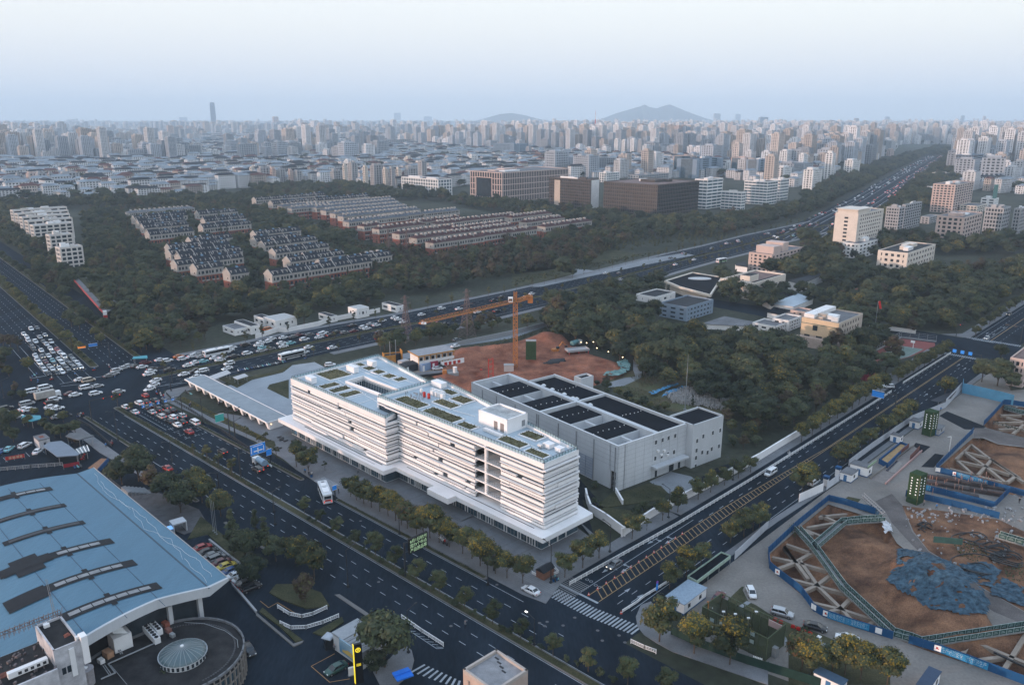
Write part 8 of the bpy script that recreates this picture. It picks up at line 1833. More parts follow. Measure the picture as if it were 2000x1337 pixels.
def make_kind(key,R,H,tz,ncl,nleaf,size,mats,pal,shape='round',n=3,tr=.13):
 out=[]
 for s in range(n):
  q,mi,core,C_=crown_parts(R,H-tz,tz,ncl,nleaf,size,hash_(key)+s*17,mats,pal,shape)
  cm=leaf_mesh(key+'_crown',q,mats,mi,core);tm=trunk_mb(tz,H-tz,tr,C_).mesh(key+'_trunk',[bark]);out.append((cm,tm))
 KINDS[key]=out
def hash_(s): return sum(ord(c)*(i+3) for i,c in enumerate(s))%9973
make_kind('street',2.9,7.0,1.9,24,2700,.18,[leaf_green,leaf_olive,leaf_yellow],[1,(.25,False),(.28,True)],n=4,tr=.12)
make_kind('golden',3.2,7.2,1.9,26,2900,.18,[leaf_green,leaf_olive,leaf_yellow],[1,(.35,False),(.6,True)],n=3,tr=.13)
make_kind('rusty',3.2,7.2,1.9,24,2700,.18,[leaf_green,leaf_rust,leaf_olive],[1,(.35,False),(.4,True)],n=2,tr=.13)
make_kind('globe',2.2,5.3,1.2,18,1900,.14,[leaf_green,leaf_olive],[1,(.25,False)],n=4,tr=.10)
make_kind('bush',.95,1.5,.15,7,500,.11,[leaf_dark,leaf_green],[1,(.3,False)],n=3,tr=.05)
make_kind('sparse',1.6,5.2,1.8,10,520,.16,[leaf_olive,leaf_green],[1,(.5,False)],n=3,tr=.09)
make_kind('broad',4.4,9.5,2.2,30,2600,.30,[leaf_dark,leaf_green,leaf_olive],[1,(.4,False),(.12,True)],n=4,tr=.22)
make_kind('olivebroad',4.4,9.5,2.2,30,2600,.30,[leaf_green,leaf_olive,leaf_yellow],[1,(.5,False),(.22,True)],n=3,tr=.22)
make_kind('brownish',3.3,9.5,1.6,22,1700,.28,[leaf_brown,leaf_olive],[1,(.3,False)],n=3,tr=.18)
make_kind('conifer',2.7,12.0,1.0,30,2200,.26,[leaf_dark,leaf_green],[1,(.25,False)],shape='cone',n=3,tr=.18)
make_kind('redwood',2.3,11.5,1.0,26,1500,.28,[leaf_brown,leaf_olive],[1,(.4,False)],shape='cone',n=2,tr=.16)
make_kind('slender',1.3,8.0,1.5,12,560,.22,[leaf_olive,leaf_green],[1,(.5,False)],n=2,tr=.10)
RT=RR(31)
def tree(kind,p,s,label,group,name='tree',z=.0,sz=None):
 cm,tm=RT.choice(KINDS[kind]);o=root(name,label,'tree' if kind!='bush' else 'shrub',(p[0],p[1],z),RT.uniform(0,360),group);o.scale=(s,s,sz or s*RT.uniform(.92,1.08))
 Pt('crown' if kind!='bush' else 'foliage',cm,None,o);Pt('trunk' if kind!='bush' else 'stem',tm,None,o);return o
def trees(kind,k,pts,s,lab,group,start=0,name='tree',z=.13):
 for i,q in enumerate(pts):
  kk=q[3] if len(q)>3 else kind;ss=q[2] if len(q)>2 and q[2] else s
  tree(kk,G(k,q[0],q[1]),ss*RT.uniform(.93,1.07),lab%ORD(i+start),group,name,z)
NT='street_tree'
trees('globe','2',[(290,310,.95),(385,375,.8),(485,440),(595,505,.85),(715,575,1.15),(830,640,1.1),(960,722,1.1),(1095,797),(1245,887),(1415,977)],1.0,'round clipped green tree on the avenue median, %s from the left of the middle row','trees on the avenue median',name='median_tree')
trees('globe','3',[(52,1062,.85),(245,1162,.95),(455,1257,1.0),(690,1337,1.05),(925,1400,1.0)],1.0,'round clipped tree on the median at the bottom, %s from the left','trees on the avenue median',name='median_tree')
trees('sparse','s',[(40,625,1.0),(210,725,1.05),(400,822,1.15)],1.0,'thin young tree on the median by the sign gantry, %s from the left','young trees on the avenue median',name='median_tree');trees('sparse','5',[(905,925,1.1),(1005,978,.95),(1490,1300,.8),(1590,1330,.9)],1.0,'thin young tree on the median near the crossing, %s from the left','young trees on the avenue median',name='median_tree')
trees('bush','2',[(320,362),(352,378),(412,417),(447,437),(523,477),(557,497),(632,540),(668,560),(747,608),(873,685),(1003,762),(1043,782),(1143,842),(1187,867),(1297,923),(1358,957),(1470,1017),(1512,1037)],1.0,'dark clipped bush on the avenue median, %s from the left of the middle run','clipped bushes on the median',name='median_bush',z=.2)
trees('bush','3',[(107,1095),(178,1132),(330,1203),(392,1228),(525,1287),(603,1322)],1.0,'dark clipped bush on the median at the bottom, %s from the left','clipped bushes on the median',name='median_bush',z=.2)
trees('street','2',[(565,215,1.0),(645,258,1.0),(740,303,1.05,'golden'),(835,358,1.0,'golden'),(905,405,1.05,'rusty'),(960,440,.9,'street'),(1040,462,1.1,'golden'),(1155,515,1.05,'golden'),(1235,555,1.0),(1290,585,1.1),(1385,648,1.1,'golden'),(1500,700,.95)],1.0,'leafy pavement tree in front of the white office, %s from the left','pavement trees before the white office',name=NT)
trees('street','s',[(1330,682,1.15),(1510,800,1.2),(605,250,.72,'sparse'),(790,372,.75,'sparse'),(1042,556,.8,'sparse'),(1745,735,.6,'sparse'),(890,330,.7,'sparse')],1.0,'pavement tree by the left end of the white office, %s of that group','pavement trees before the white office',name=NT)
trees('street','3',[(65,732,1.0),(315,697,.95),(422,640,1.15),(520,582,.98),(717,467,1.0),(805,415,.72,'sparse'),(900,357,1.0),(990,307,.98,'street'),(1112,232,.95),(1186,188,.95),(1270,147,.95),(1352,105,.95),(1425,68,.9)],1.0,'staked tree on the side street pavement, %s from the street corner','side street trees, office side',name=NT)
trees('golden','w',[(22,605,.9),(118,545,.95),(193,495,.95),(272,445,1.0),(342,397,1.0),(408,355,1.05),(473,312,1.1),(532,277,1.15),(592,238,1.15),(662,197,1.15),(722,163,1.1)],1.0,'yellow-topped tree on the side street pavement beyond the white wall, %s from the near end','side street trees, wood side',name=NT)
trees('olivebroad','x',[(770,728,.62),(812,692,.66),(863,662,.66),(917,635,.68),(972,605,.68),(1025,580,.7),(1075,550,.7),(1133,520,.72),(1195,480,.72),(1245,440,.7)],1.0,'olive street tree in the dense row beside the sports court, %s from the near end','dense row beside the sports court',name=NT)
trees('olivebroad','8',[(1590,380,.6),(1640,330,.6),(1700,290,.55),(1740,265,.6),(1790,230,.6),(1850,190,.6),(1900,160,.6),(1950,130,.6)],1.0,'street tree beyond the far crossing, %s along the road','street trees beyond the far crossing',name=NT)
trees('street','3',[(940,762,1.0),(1040,692,1.05,'golden'),(1128,640,.95),(1305,488,.98),(1385,450,1.05),(1440,418,.95),(1478,400,.98)],1.0,'tree between the side street and the site wall, %s from the crossing','side street trees, site side',name=NT)
trees('street','w',[(30,1060,1.15,'golden'),(90,1000,1.05,'golden'),(350,830,1.0,'golden'),(415,780,.95,'golden'),(480,720,.9),(555,680,.95),(625,640,1.0),(745,560,1.1),(800,535,1.05),(870,475,1.0,'golden'),(915,440,1.05,'golden'),(965,395,1.1,'golden'),(1290,215,1.1,'golden'),(1350,170,1.1)],1.0,'roadside tree along the white site wall, %s from the gate','roadside trees along the site wall',name=NT)
trees('street','3',[(880,1080,1.42),(1088,1150,1.2,'golden')],1.0,'large dark corner pavement tree, %s from the crossing','corner pavement trees',name=NT)
tree('golden',G('3',1300,1217),1.25,'corner pavement tree blazing with yellow blossom in front of the netted enclosure','corner pavement trees',NT,.13)
trees('golden','m',[(190,1120,1.15,'rusty'),(330,1180,1.0,'golden'),(830,1190,1.1),(1060,1260,1.1),(1450,1380,1.0),(640,1160,.9,'street')],1.0,'autumn coloured tree at the foot of the garden, %s of its group','garden trees at the bottom right',name='garden_tree')
trees('street','2',[(600,235,.9),(690,280,1.0),(790,330,1.0,'golden'),(870,385,1.05),(1000,452,1.1,'golden'),(1095,490,1.1),(1340,628,1.05,'golden'),(1430,675,1.0)],1.0,'second-row pavement tree by the white office, %s from the left','second row of pavement trees',name=NT)
trees('bush','m',[(870,790,.5),(1260,960,.6),(905,890,1.0),(235,560,.7)],1.0,'small round shrub on the garden lawn, %s in the list','garden shrubs',name='garden_shrub');trees('bush','3',[(500,160,1.3),(500,270,1.6),(470,340,1.0)],1.0,'dark rounded bush beside the ramp, %s from the hall','ramp bushes',name='ramp_bush')
for i,(x,y,s,kd,lab) in enumerate([(730,140,.72,'broad','broad dark tree nearest the hall corner'),(830,120,.80,'broad','broad dark tree at the top of the clump'),(910,190,.65,'brownish','brownish tree between two dark ones'),(1000,240,.72,'broad','dark tree over the steps'),(1080,310,.72,'broad','dark tree above the stairs to the lower court'),(1165,180,.60,'olivebroad','yellow-green tree next to the avenue, upper one'),(1210,250,.66,'olivebroad','yellow-green tree next to the avenue, lower one'),(1320,330,.62,'olivebroad','olive tree beside the three flagpoles'),(1400,560,.75,'conifer','dark conifer above the parking row'),(1470,600,.6,'broad','dark tree right of the conifer'),(1515,740,.62,'broad','dark tree at the end of the parking row')]): tree(kd,G('1',x,y),s*1.35,lab+' by the blue hall','trees around the blue hall','tree')
for i,(x,y,s,kd,lab) in enumerate([(60,560,.72,'conifer','tall dark conifer left of the yellow-green trees'),(10,520,.7,'conifer','dark conifer partly behind another by the parked cars'),(120,600,.6,'broad','dark tree behind the yellow-green pair'),(240,610,.68,'olivebroad','yellow-green tree leaning over the car park, left of the pair'),(350,690,.72,'olivebroad','yellow-green tree leaning over the car park, right of the pair'),(295,850,.66,'brownish','bare brownish tree over the ramp'),(770,1230,1.0,'broad','big dark tree right of the black pylon'),(700,1060,.5,'broad','small dark tree behind the kiosk'),(720,1270,.45,'broad','low dark bush-like tree at the foot of the pylon')]): tree(kd,G('2',x,y),s*1.2,lab,'trees around the kiosk','tree')
tree('broad',G('o',1060,1150),.62,'dark tree overlapping the round roof at the bottom edge','trees around the kiosk','tree')
trees('broad','q',[(130,420,.6),(60,360,.6),(230,330,.5,'olivebroad'),(200,620,.55),(410,400,.45,'olivebroad'),(505,235,.35,'olivebroad'),(730,290,.4,'olivebroad'),(640,440,.45),(740,500,.42),(800,560,.4),(885,560,.45),(1000,500,.4),(1095,500,.52),(920,330,.45,'olivebroad'),(1040,640,.3,'brownish'),(1120,670,.3,'brownish'),(80,500,.4)],1.0,'tree in the thicket behind the ticket hut, %s in the count from the left side','thicket by the ticket hut')
trees('broad','h',[(40,300,.7,'brownish'),(110,310,.8,'brownish'),(180,330,.75,'brownish'),(280,520,.6,'olivebroad'),(90,580,.55,'olivebroad'),(150,740,.5,'brownish'),(60,420,.7),(10,480,.6),(930,200,.55,'olivebroad'),(990,260,.6,'olivebroad'),(1100,190,.65),(860,60,.8),(700,90,.95),(780,120,.7),(1020,140,.7),(120,790,.35),(230,800,.35),(200,780,.3)],1.0,'tree by the north avenue junction, %s in the count','trees by the north avenue junction')
# big camphor and others along the main road
tree('broad',G('6',370,290),1.15,'huge round camphor tree beside the sheds on the main road','landmark trees');tree('olivebroad',G('u',1610,470),1.02,'big golden-brown tree just right of the crane mast','landmark trees');tree('brownish',G('u',1850,430),1.15,'wide grey-brown tree right of the golden one','landmark trees');tree('broad',G('8',1760,760),1.25,'huge round camphor above the blue walled yard','landmark trees');tree('broad',G('8',1640,730),.95,'camphor left of the huge round one by the walled yard','landmark trees');tree('broad',G('8',1780,560),.75,'camphor near the far crossing corner','landmark trees');tree('broad',G('8',1860,790),.8,'dark camphor touching the scaffolded building','landmark trees');tree('conifer',G('7',1385,920),.36,'small dark conifer standing in the rubble','landmark trees');tree('olivebroad',G('t',780,600),1.0,'big yellowish tree before the auditorium','landmark trees')
# young trees lining the main road
i=0
for d,kd in ((1.0,'sparse'),(-17.5,'sparse'),(20.5,'slender')):
 q=offset(DP,d)[4:]
 for a,b in zip(q,q[1:]):
  L=mD(a,b);n=max(1,int(L/(17 if d==1.0 else 12)));
  for j in range(n):
   p=(a[0]+(b[0]-a[0])*(j+RT.random()*.5)/n,a[1]+(b[1]-a[1])*(j+RT.random()*.5)/n)
   if d!=1.0 and p[1]<330: continue
   tree(kd,p,RT.uniform(.75,1.1),'young roadside tree of the main road, %s counted away from the crossing'%ORD(i),'young trees along the main road',NT,.2);i+=1
# north avenue planted median and verges
for j,(t,n,kd,lab) in enumerate(((-2.3,34,'olivebroad','tree on the planted median of the north avenue'),(-20.5,26,'broad','tree on the right verge of the north avenue'),(30,28,'brownish','tree on the left verge of the north avenue'))):
 for i in range(n):
  s=(26 if j==0 else 14)+i*13+RT.uniform(-2,2);
  if j==0 and i<3: tree('bush',C.W(8+i*9,t),1.2,'low bush at the tip of the north avenue median, %s'%ORD(i),'north avenue bushes','median_bush',.2)
  tree(kd,C.W(s,t+RT.uniform(-1,1)*(j>0)),RT.uniform(.55,.75),lab+', %s from the crossing'%ORD(i),'north avenue trees',NT)
# woods: the nearest 300 trees are single things, the rest one mass
def near_line(p,q,d):
 for a,b in zip(q,q[1:]):
  dx,dy=b[0]-a[0],b[1]-a[1];t=max(0,min(1,((p[0]-a[0])*dx+(p[1]-a[1])*dy)/(dx*dx+dy*dy)));
  if math.hypot(p[0]-a[0]-t*dx,p[1]-a[1]-t*dy)<d: return True
 return False
def onroad(p):
 x,y=A.loc(p)
 if -120<x<240 and -20<y<20: return True
 x,y=B.loc(p)
 if -10<x<900 and -15<y<14: return True
 if 255<x<296 and -100<y<30: return True
 x,y=C.loc(p)
 if -30<x<320 and -23<y<31: return True
 return near_line(p,DP,25) or near_line(p,AV,32)
WOODS=[('0',[(1060,605),(1240,600),(1330,660),(1420,668),(1560,700),(1620,705),(1700,712),(1790,700),(1700,745),(1620,790),(1555,838),(1500,862),(1450,840),(1430,805),(1340,770),(1255,748),(1215,712),(1150,680),(1060,655)],7.6,(3,1.3,.3,0),'woods behind the hall'),
('0',[(1075,600),(1140,580),(1290,560),(1300,580),(1240,596),(1100,615)],7.0,(3,1,.4,0),'woods behind the hall'),
('0',[(1640,590),(1700,600),(1850,590),(1960,585),(1985,605),(1900,640),(1850,668),(1760,655),(1690,650)],7.0,(3,1,.4,0),'woods right of the beige office'),
('0',[(1560,500),(1700,540),(1850,545),(2000,520),(2100,560),(1980,585),(1700,590),(1600,560),(1480,540)],8.5,(3,1,.5,0),'trees of the institute grounds'),
('0',[(1400,540),(1460,560),(1530,560),(1560,600),(1480,610),(1420,600)],8,(3,1,.2,0),'trees of the institute grounds'),
('0',[(1560,480),(1720,470),(1850,480),(2100,470),(2100,500),(1840,500),(1600,510)],9,(3,1,.5,0),'trees of the institute grounds'),
('0',[(1640,600),(1690,640),(1730,680),(1700,700),(1600,695)],7,(3,1,.2,0),'woods right of the beige office'),
('0',[(160,420),(480,405),(520,430),(690,480),(830,530),(880,545),(870,575),(700,575),(620,590),(480,590),(420,620),(330,650),(235,680),(215,630),(150,540),(170,480)],7.5,(4,1.4,.4,.5),'woods round the terraces'),
('0',[(0,400),(40,402),(100,430),(120,520),(150,560),(130,600),(90,560),(30,490),(0,470)],8.0,(2,2,.8,0),'woods round the terraces'),
('0',[(700,490),(900,500),(1180,450),(1240,470),(1150,520),(1000,540),(860,570),(760,560),(700,540)],7.0,(1,.8,2.2,1.4),'brown woods along the park'),
('0',[(0,396),(500,384),(560,392),(480,408),(0,406)],9,(3,1,.4,0),'woods round the terraces'),
('0',[(480,368),(700,366),(830,376),(890,392),(560,392)],10,(3,1,.4,0),'woods round the terraces'),
('0',[(1560,575),(1700,590),(1690,600),(1560,600)],8,(3,1,.4,0),'trees of the institute grounds'),
('0',[(1100,540),(1250,520),(1290,545),(1140,580),(1060,590)],8,(3,1,.4,0),'trees of the institute grounds'),
('0',[(480,390),(560,430),(700,470),(650,490),(500,430)],9,(3,1,.4,0),'woods round the terraces'),
('0',[(830,385),(1000,400),(1100,415),(1180,425),(1340,432),(1450,425),(1600,395),(1640,400),(1560,425),(1420,462),(1240,470),(1180,446),(900,405)],9,(3,1.6,.7,0),'trees along the office campus'),
('0',[(1560,400),(1640,350),(1700,330),(1830,290),(1860,295),(1700,375),(1640,420)],10,(3,1,.3,0),'trees beside the far highway'),
('0',[(1780,370),(1830,320),(1880,300),(1900,330),(1840,400),(1760,430),(1700,440)],10,(3,1,.3,0),'trees beside the far highway'),
('5',[(720,340),(1000,290),(1400,330),(1640,420),(1500,440),(1200,520),(1000,540),(880,440)],6.5,(2,2,.8,0),'grove at the crossing corner'),
('6',[(0,160),(450,130),(850,70),(960,80),(980,130),(520,200),(200,215),(0,220)],6.5,(2,2,.5,0),'tree belt behind the sheds'),
('5',[(1560,215),(1966,190),(1966,235),(1600,300),(1300,280),(1250,240)],6.5,(2,2,.5,0),'tree belt behind the sheds'),
('c',[(0,1180),(400,1110),(900,1010),(1300,980),(1480,1000),(1300,1050),(900,1090),(400,1190),(0,1290)],8,(0,0,.3,0),'slender park trees'),
('u',[(0,640),(450,560),(900,480),(1450,400),(1440,440),(800,560),(350,660),(0,720)],5.5,(2,1.5,.4,0),'tree bank below the main road'),
('7',[(640,730),(780,780),(900,880),(1200,960),(1150,990),(900,960),(640,760)],4.5,(2,1,.2,0),'scrub beside the hall'),
('7',[(1640,960),(1900,940),(1966,1000),(1966,1180),(1700,1300),(1640,1200)],5.5,(2,1,.2,0),'scrub beside the hall'),
('3',[(640,330),(760,310),(840,300),(700,380)],4,(2,1,.2,0),'scrub beside the hall')]
allt=[];rw=RR(77)
for k,pp,sp,mix,nm in WOODS:
 poly=GL(k,pp);xs=[p[0] for p in poly];ys=[p[1] for p in poly];sp_=sp
 y=min(ys)
 while y<max(ys):
  x=min(xs)
  while x<max(xs):
   p=(x+rw.uniform(-.4,.4)*sp_,y+rw.uniform(-.4,.4)*sp_);x+=sp_
   if not inpoly(p,poly) or blocked(p,1.2) or onroad(p): continue
   if nm.startswith('slender'): kd='slender'
   else:
    f=.5+.5*mS(p[0]*.03)*mS(p[1]*.027+1)
    kd=rw.choices(('broad','olivebroad','brownish','redwood'),(mix[0],mix[1]*(.4+f),mix[2],mix[3]+1e-6))[0]
    if kd=='broad' and rw.random()<.06: kd='conifer'
   s=rw.choice((.6,.75,.9,1.0,1.25))*(sp_/7.0) if kd not in('slender',) else rw.uniform(.8,1.2)
   if 'scrub' in nm: s*=.72
   if 'terraces' in nm or 'campus' in nm: s*=.8
   if kd in ('conifer','redwood'): s=rw.uniform(.7,1.05)
   allt.append((math.hypot(*p),p,kd,s,nm))
  y+=sp_*.87
for p in CITYTREES: allt.append((math.hypot(*p),p,'broad',rw.uniform(1.6,2.6),'city'))
allt.sort(key=lambda t:t[0]);print('trees',len(allt))
kdname={'broad':'dark broadleaf','olivebroad':'olive toned','brownish':'brownish','redwood':'rusty pointed','conifer':'dark pointed','slender':'slender pale'}
ct={}
for d,p,kd,s,nm in sorted(allt[:290],key=lambda t:t[1][0]/t[1][1]):
 w_='%s tree, %s'%(kdname[kd],nm);ct[w_]=ct.get(w_,0)+1;tree(kd,p,s,'%s, %s such from the left'%(w_,ORD(ct[w_]-1)),'%s trees, %s'%(kdname[kd],nm),'woodland_tree')
TC=bpy.data.collections.new('woodland_kinds');order=[]
for kd in ('broad','brownish','conifer','olivebroad','redwood','slender'):
 for i,(cm,tm) in enumerate(KINDS[kd][:3]):
  nmq='%s_%d'%(kd,i);o=bpy.data.objects.new(nmq,cm);TC.objects.link(o);order.append((kd,nmq))
names=sorted(n for _,n in order);idx={}
for kd,n in order: idx.setdefault(kd,[]).append(names.index(n))
rest=allt[290:]
gn_scatter('woodland',[(*p,0) for _,p,_,_,_ in rest],TC,[rw.uniform(0,6.28) for _ in rest],[(s,s,s*rw.uniform(.85,1.15)*(.7 if nm=='city' else 1)) for _,_,_,s,nm in rest],[rw.choice(idx[kd]) for _,_,kd,_,_ in rest])
# hedges, scrub and grass tufts
def scrub(name,polys,hh,dens,size,mats,mix=.3,seed=3,z=.15):
 rng=np.random.default_rng(seed);C_=[]
 for poly in polys:
  n=int(polyarea(poly)*dens);rr_=RR(seed);pts=scatter_poly(poly,n,rr_)
  a=np.array(pts);hgt_=hh*(.55+.45*nz(a[:,0],a[:,1],.9,seed));C_.append(np.column_stack([a,z+np.clip(hgt_,.1,None)*rng.random(n)**.5]))
 c=np.concatenate(C_);me=leaf_mesh(name,leaf_quads(c,size,rng),mats,(rng.random(len(c))<mix).astype(int));o=bpy.data.objects.new(name,me);COL.objects.link(o);return tag(o,kind='stuff')
def fr_strip(fr,s0,s1,t0,t1): return [fr.W(s0,t0),fr.W(s1,t0),fr.W(s1,t1),fr.W(s0,t1)]
scrub('hedge',[fr_strip(A,-96,-26,.35,1.8),fr_strip(A,-26,3,.35,1.8)],1.2,22,.15,[leaf_dark,leaf_olive],.3)
scrub('hedge',[fr_strip(A,-60,2,12.8,13.8),fr_strip(A,22,76,12.3,13.1),fr_strip(A,-95,-58,-10.6,-9.6)],.6,16,.12,[leaf_dark,leaf_olive],.4,5)
scrub('hedge',[fr_strip(A,-90,-30,20.6,22.4)],1.0,20,.14,[leaf_olive,leaf_yellow],.12,6)
scrub('hedge',[fr_strip(C,4,200,-3.6,-1.0),fr_strip(C,6,120,-21.5,-19.8)],1.1,9,.2,[leaf_green,leaf_olive],.5,7)
scrub('hedge',[ribbon(DP[4:12],-1.2,1.2)],.9,8,.22,[leaf_olive,leaf_green],.5,8,.28)
scrub('hedge',[ribbon(DP[12:],-1.2,1.2)],1.0,3,.35,[leaf_olive,leaf_green],.5,8,.28)
scrub('ground_cover',[GL('7',[(640,740),(760,790),(900,880),(1150,950),(1240,960),(1180,930),(1120,830),(900,770),(760,770)]),GL('7',[(900,690),(1180,640),(1300,700),(1150,750),(1000,780)])],.7,6,.16,[leaf_green,leaf_olive],.5,9)
scrub('ground_cover',[GL('4',[(1150,1090),(1200,1060),(1380,1040),(1500,1060),(1430,1150),(1300,1140),(1190,1160)],-2),GL('4',[(1220,1195),(1390,1180),(1380,1240),(1280,1230)],-2),GL('4',[(1000,1080),(1160,1070),(1130,1160),(1010,1110)],-1.5)],1.0,5,.2,[leaf_dark,leaf_green],.5,10,-3.0)
scrub('ground_cover',[GL('4',[(1100,500),(1220,480),(1320,560),(1250,620),(1130,560)]),GL('4',[(1400,640),(1530,620),(1600,700),(1500,730),(1420,700)]),GL('4',[(110,430),(160,420),(220,500),(150,500)],-2)],.8,5,.2,[leaf_green,leaf_dark],.5,11)
scrub('ground_cover',[GL('l',[(700,750),(900,770),(1337,850),(1500,900),(1400,900),(950,800),(720,780)]),GL('l',[(900,600),(960,595),(1337,710),(1300,730),(1000,650)],-2)],.8,5,.2,[leaf_dark,leaf_green],.4,12,-.8)
scrub('ground_cover',[GL('3',[(840,135),(890,150),(920,190),(880,220),(760,230),(680,240)]),GL('3',[(1530,0),(1300,120),(1200,130),(1260,60)])],.4,5,.12,[leaf_olive,leaf_green],.5,13)
scrub('ground_cover',[GL('r',[(1350,480),(1390,430),(1690,360),(1700,650)]),GL('r',[(840,310),(1100,310),(1540,200),(1700,110),(1600,220),(1100,340),(870,460)])],.5,7,.13,[leaf_olive,leaf_green],.6,14)
scrub('ground_cover',[GL('c',[(0,1290),(400,1200),(900,1110),(1180,1090),(900,1130),(440,1230),(0,1320)])],.7,.5,.5,[leaf_olive,leaf_green],.5,15)
scrub('ground_cover',[GL('0',[(1820,520),(2050,520),(2050,560),(1860,570)])],.7,.5,.5,[leaf_olive,leaf_green],.5,16)
scrub('ivy_wall',[GL('u',[(830,700),(1100,640),(1450,560),(1880,450),(1880,480),(1450,600),(1100,670),(840,730)])],1.6,4,.25,[leaf_dark,leaf_olive],.2,17)
# --- vehicles
glassc=mat('car_glass',(.012,.016,.02),.08,0,spec=.7);tyrem=mat('tyre',(.015,.015,.016),.85,0);rimm=mat('rim',(.3,.3,.31),.4,0,metal=.6);taill=mat('tail_light',(.35,.01,.01),.3,0);tailon=mat('tail_light_lit',(.5,.02,.01),.3,0,emit=(1,.07,.04),es=1.2);headl=mat('head_light',(.6,.62,.62),.2,0);headon=mat('head_light_lit',(.8,.8,.8),.2,0,emit=(1,.86,.66),es=1.8);trimm=mat('dark_trim',(.02,.02,.022),.6,0);platem=mat('plate',(.05,.12,.4),.5,0)
PAINT={}
for n,c,m_ in (('white',(.62,.64,.66),0),('silver',(.36,.38,.40),.3),('grey',(.13,.14,.15),.3),('black',(.012,.013,.016),0),('red',(.28,.012,.012),0),('maroon',(.10,.012,.018),0),('blue',(.02,.07,.20),0),('teal',(.18,.42,.46),0),('yellow',(.50,.38,.03),0),('green',(.02,.07,.06),0),('orange',(.5,.14,.02),0),('beige',(.40,.34,.27),0)):
 PAINT[n]=mat('paint_'+n,c,.28,0,metal=m_,spec=.55)
def car_meshes(kind):
 # side profile lofted in three widths: lower body and greenhouse, rounded at the ends
 L={'sedan':4.6,'suv':4.6,'van':5.0,'hatch':4.1,'taxi':4.6}[kind];Wd={'sedan':1.8,'suv':1.88,'van':1.85,'hatch':1.72,'taxi':1.8}[kind];hl=L/2;hw=Wd/2
 # body stations: x, half width, z bottom, z top(belt)
 if kind in('sedan','taxi'): st=[(-hl,.74,.36,.80),(-hl+.12,.88,.26,.98),(-hl+.8,1,.22,1.02),(-.6,1,.2,.98),(.9,1,.2,.94),(hl-.7,.98,.22,.84),(hl-.15,.88,.27,.68),(hl,.7,.36,.56)];gh=[(-hl+.55,.84,1.0),(-hl+1.25,.74,1.40),(-.1,.74,1.45),(.45,.74,1.40),(1.25,.86,.95)]
 elif kind=='hatch': st=[(-hl,.8,.36,.90),(-hl+.1,.92,.26,1.02),(-hl+.7,1,.22,1.05),(-.4,1,.2,1.02),(.8,1,.2,.98),(hl-.6,.97,.22,.88),(hl-.12,.86,.27,.70),(hl,.7,.36,.58)];gh=[(-hl+.08,.85,1.02),(-hl+.45,.76,1.45),(-.2,.76,1.52),(.4,.75,1.46),(1.15,.86,.98)]
 elif kind=='suv': st=[(-hl,.82,.42,.98),(-hl+.1,.94,.32,1.08),(-hl+.7,1,.28,1.10),(-.4,1,.26,1.08),(.9,1,.26,1.06),(hl-.6,.98,.28,1.0),(hl-.12,.9,.33,.82),(hl,.76,.42,.66)];gh=[(-hl+.08,.86,1.08),(-hl+.4,.78,1.60),(-.2,.78,1.68),(.5,.77,1.62),(1.2,.87,1.06)]
 else: st=[(-hl,.9,.4,1.1),(-hl+.06,.97,.3,1.15),(-hl+.7,1,.26,1.16),(-.4,1,.25,1.15),(1.0,1,.25,1.12),(hl-.6,.98,.27,1.0),(hl-.12,.9,.32,.84),(hl,.78,.4,.7)];gh=[(-hl+.03,.93,1.15),(-hl+.2,.86,1.78),(-.2,.86,1.85),(1.1,.84,1.78),(1.85,.9,1.05)]
 b=MB()
 sec=[]
 for x,w_,z0,z1 in st:
  w_*=hw;zc=(z0+z1)/2;sec.append([(x,-w_*.9,z0),(x,-w_,zc),(x,-w_*.93,z1-.03),(x,-w_*.6,z1+.03),(x,w_*.6,z1+.03),(x,w_*.93,z1-.03),(x,w_,zc),(x,w_*.9,z0)])
 k=0;b.v=[p for s in sec for p in s]
 for i in range(len(sec)-1):
  for j in range(8):
   b.f.append((i*8+j,i*8+(j+1)%8,(i+1)*8+(j+1)%8,(i+1)*8+j));b.m.append(0)
 b.f.append(tuple(range(8))[::-1]);b.m.append(0);n=(len(sec)-1)*8;b.f.append(tuple(n+i for i in range(8)));b.m.append(0)
 # greenhouse glass + roof panel
 g=MB();(x0,w0,z0),(x1,w1,z1),(x2,w2,z2),(x3,w3,z3),(x4,w4,z4)=gh
 P_=[(x0,w0,z0),(x1,w1,z1),(x3,w3,z3),(x4,w4,z4)]
 V=[]
 for x,w_,z in P_: V+=[(x,-w_*hw,z-.02),(x,w_*hw,z-.02)]
 g.v=V;g.f=[(1,0,2,3),(3,2,4,5),(5,4,6,7),(0,6,4,2),(1,3,5,7)];g.m=[0]*5
 r=MB();xs=[(x1-.02,w1,z1),(x2,w2+.0,z2),(x3+.02,w3,z3)]
 r.v=[]
 for x,w_,z in xs: r.v+=[(x,-w_*hw-.01,z-.06),(x,-w_*hw*.9,z+.015),(x,w_*hw*.9,z+.015),(x,w_*hw+.01,z-.06)]
 for i in range(2):
  for j in range(3): r.f.append((i*4+j,(i+1)*4+j,(i+1)*4+j+1,i*4+j+1));r.m.append(0)
 for s in (-1,1):   # pillars
  for (xa,wa,za),(xb,wb,zb) in (((x0,w0,z0),(x1,w1,z1)),((x4,w4,z4),(x3,w3,z3))): r.beam((xa,s*wa*hw,za-.03),(xb,s*wb*hw,zb-.03),.09,.09)
  xm=(x1+x3)/2;r.beam((xm,s*(w2+.06)*hw,z0-.04),(xm-.1,s*w2*hw,z2-.06),.10,.06)
 wx=hl-.85;R=.33 if kind!='suv' else .37
 def wheel(full=True):
  m=MB();m.tube((0,-.11,0),(0,.11,0),R,n=14,mi=0);
  if full: m.tube((0,-.115,0),(0,.115,0),R*.62,n=10,mi=1)
  return m
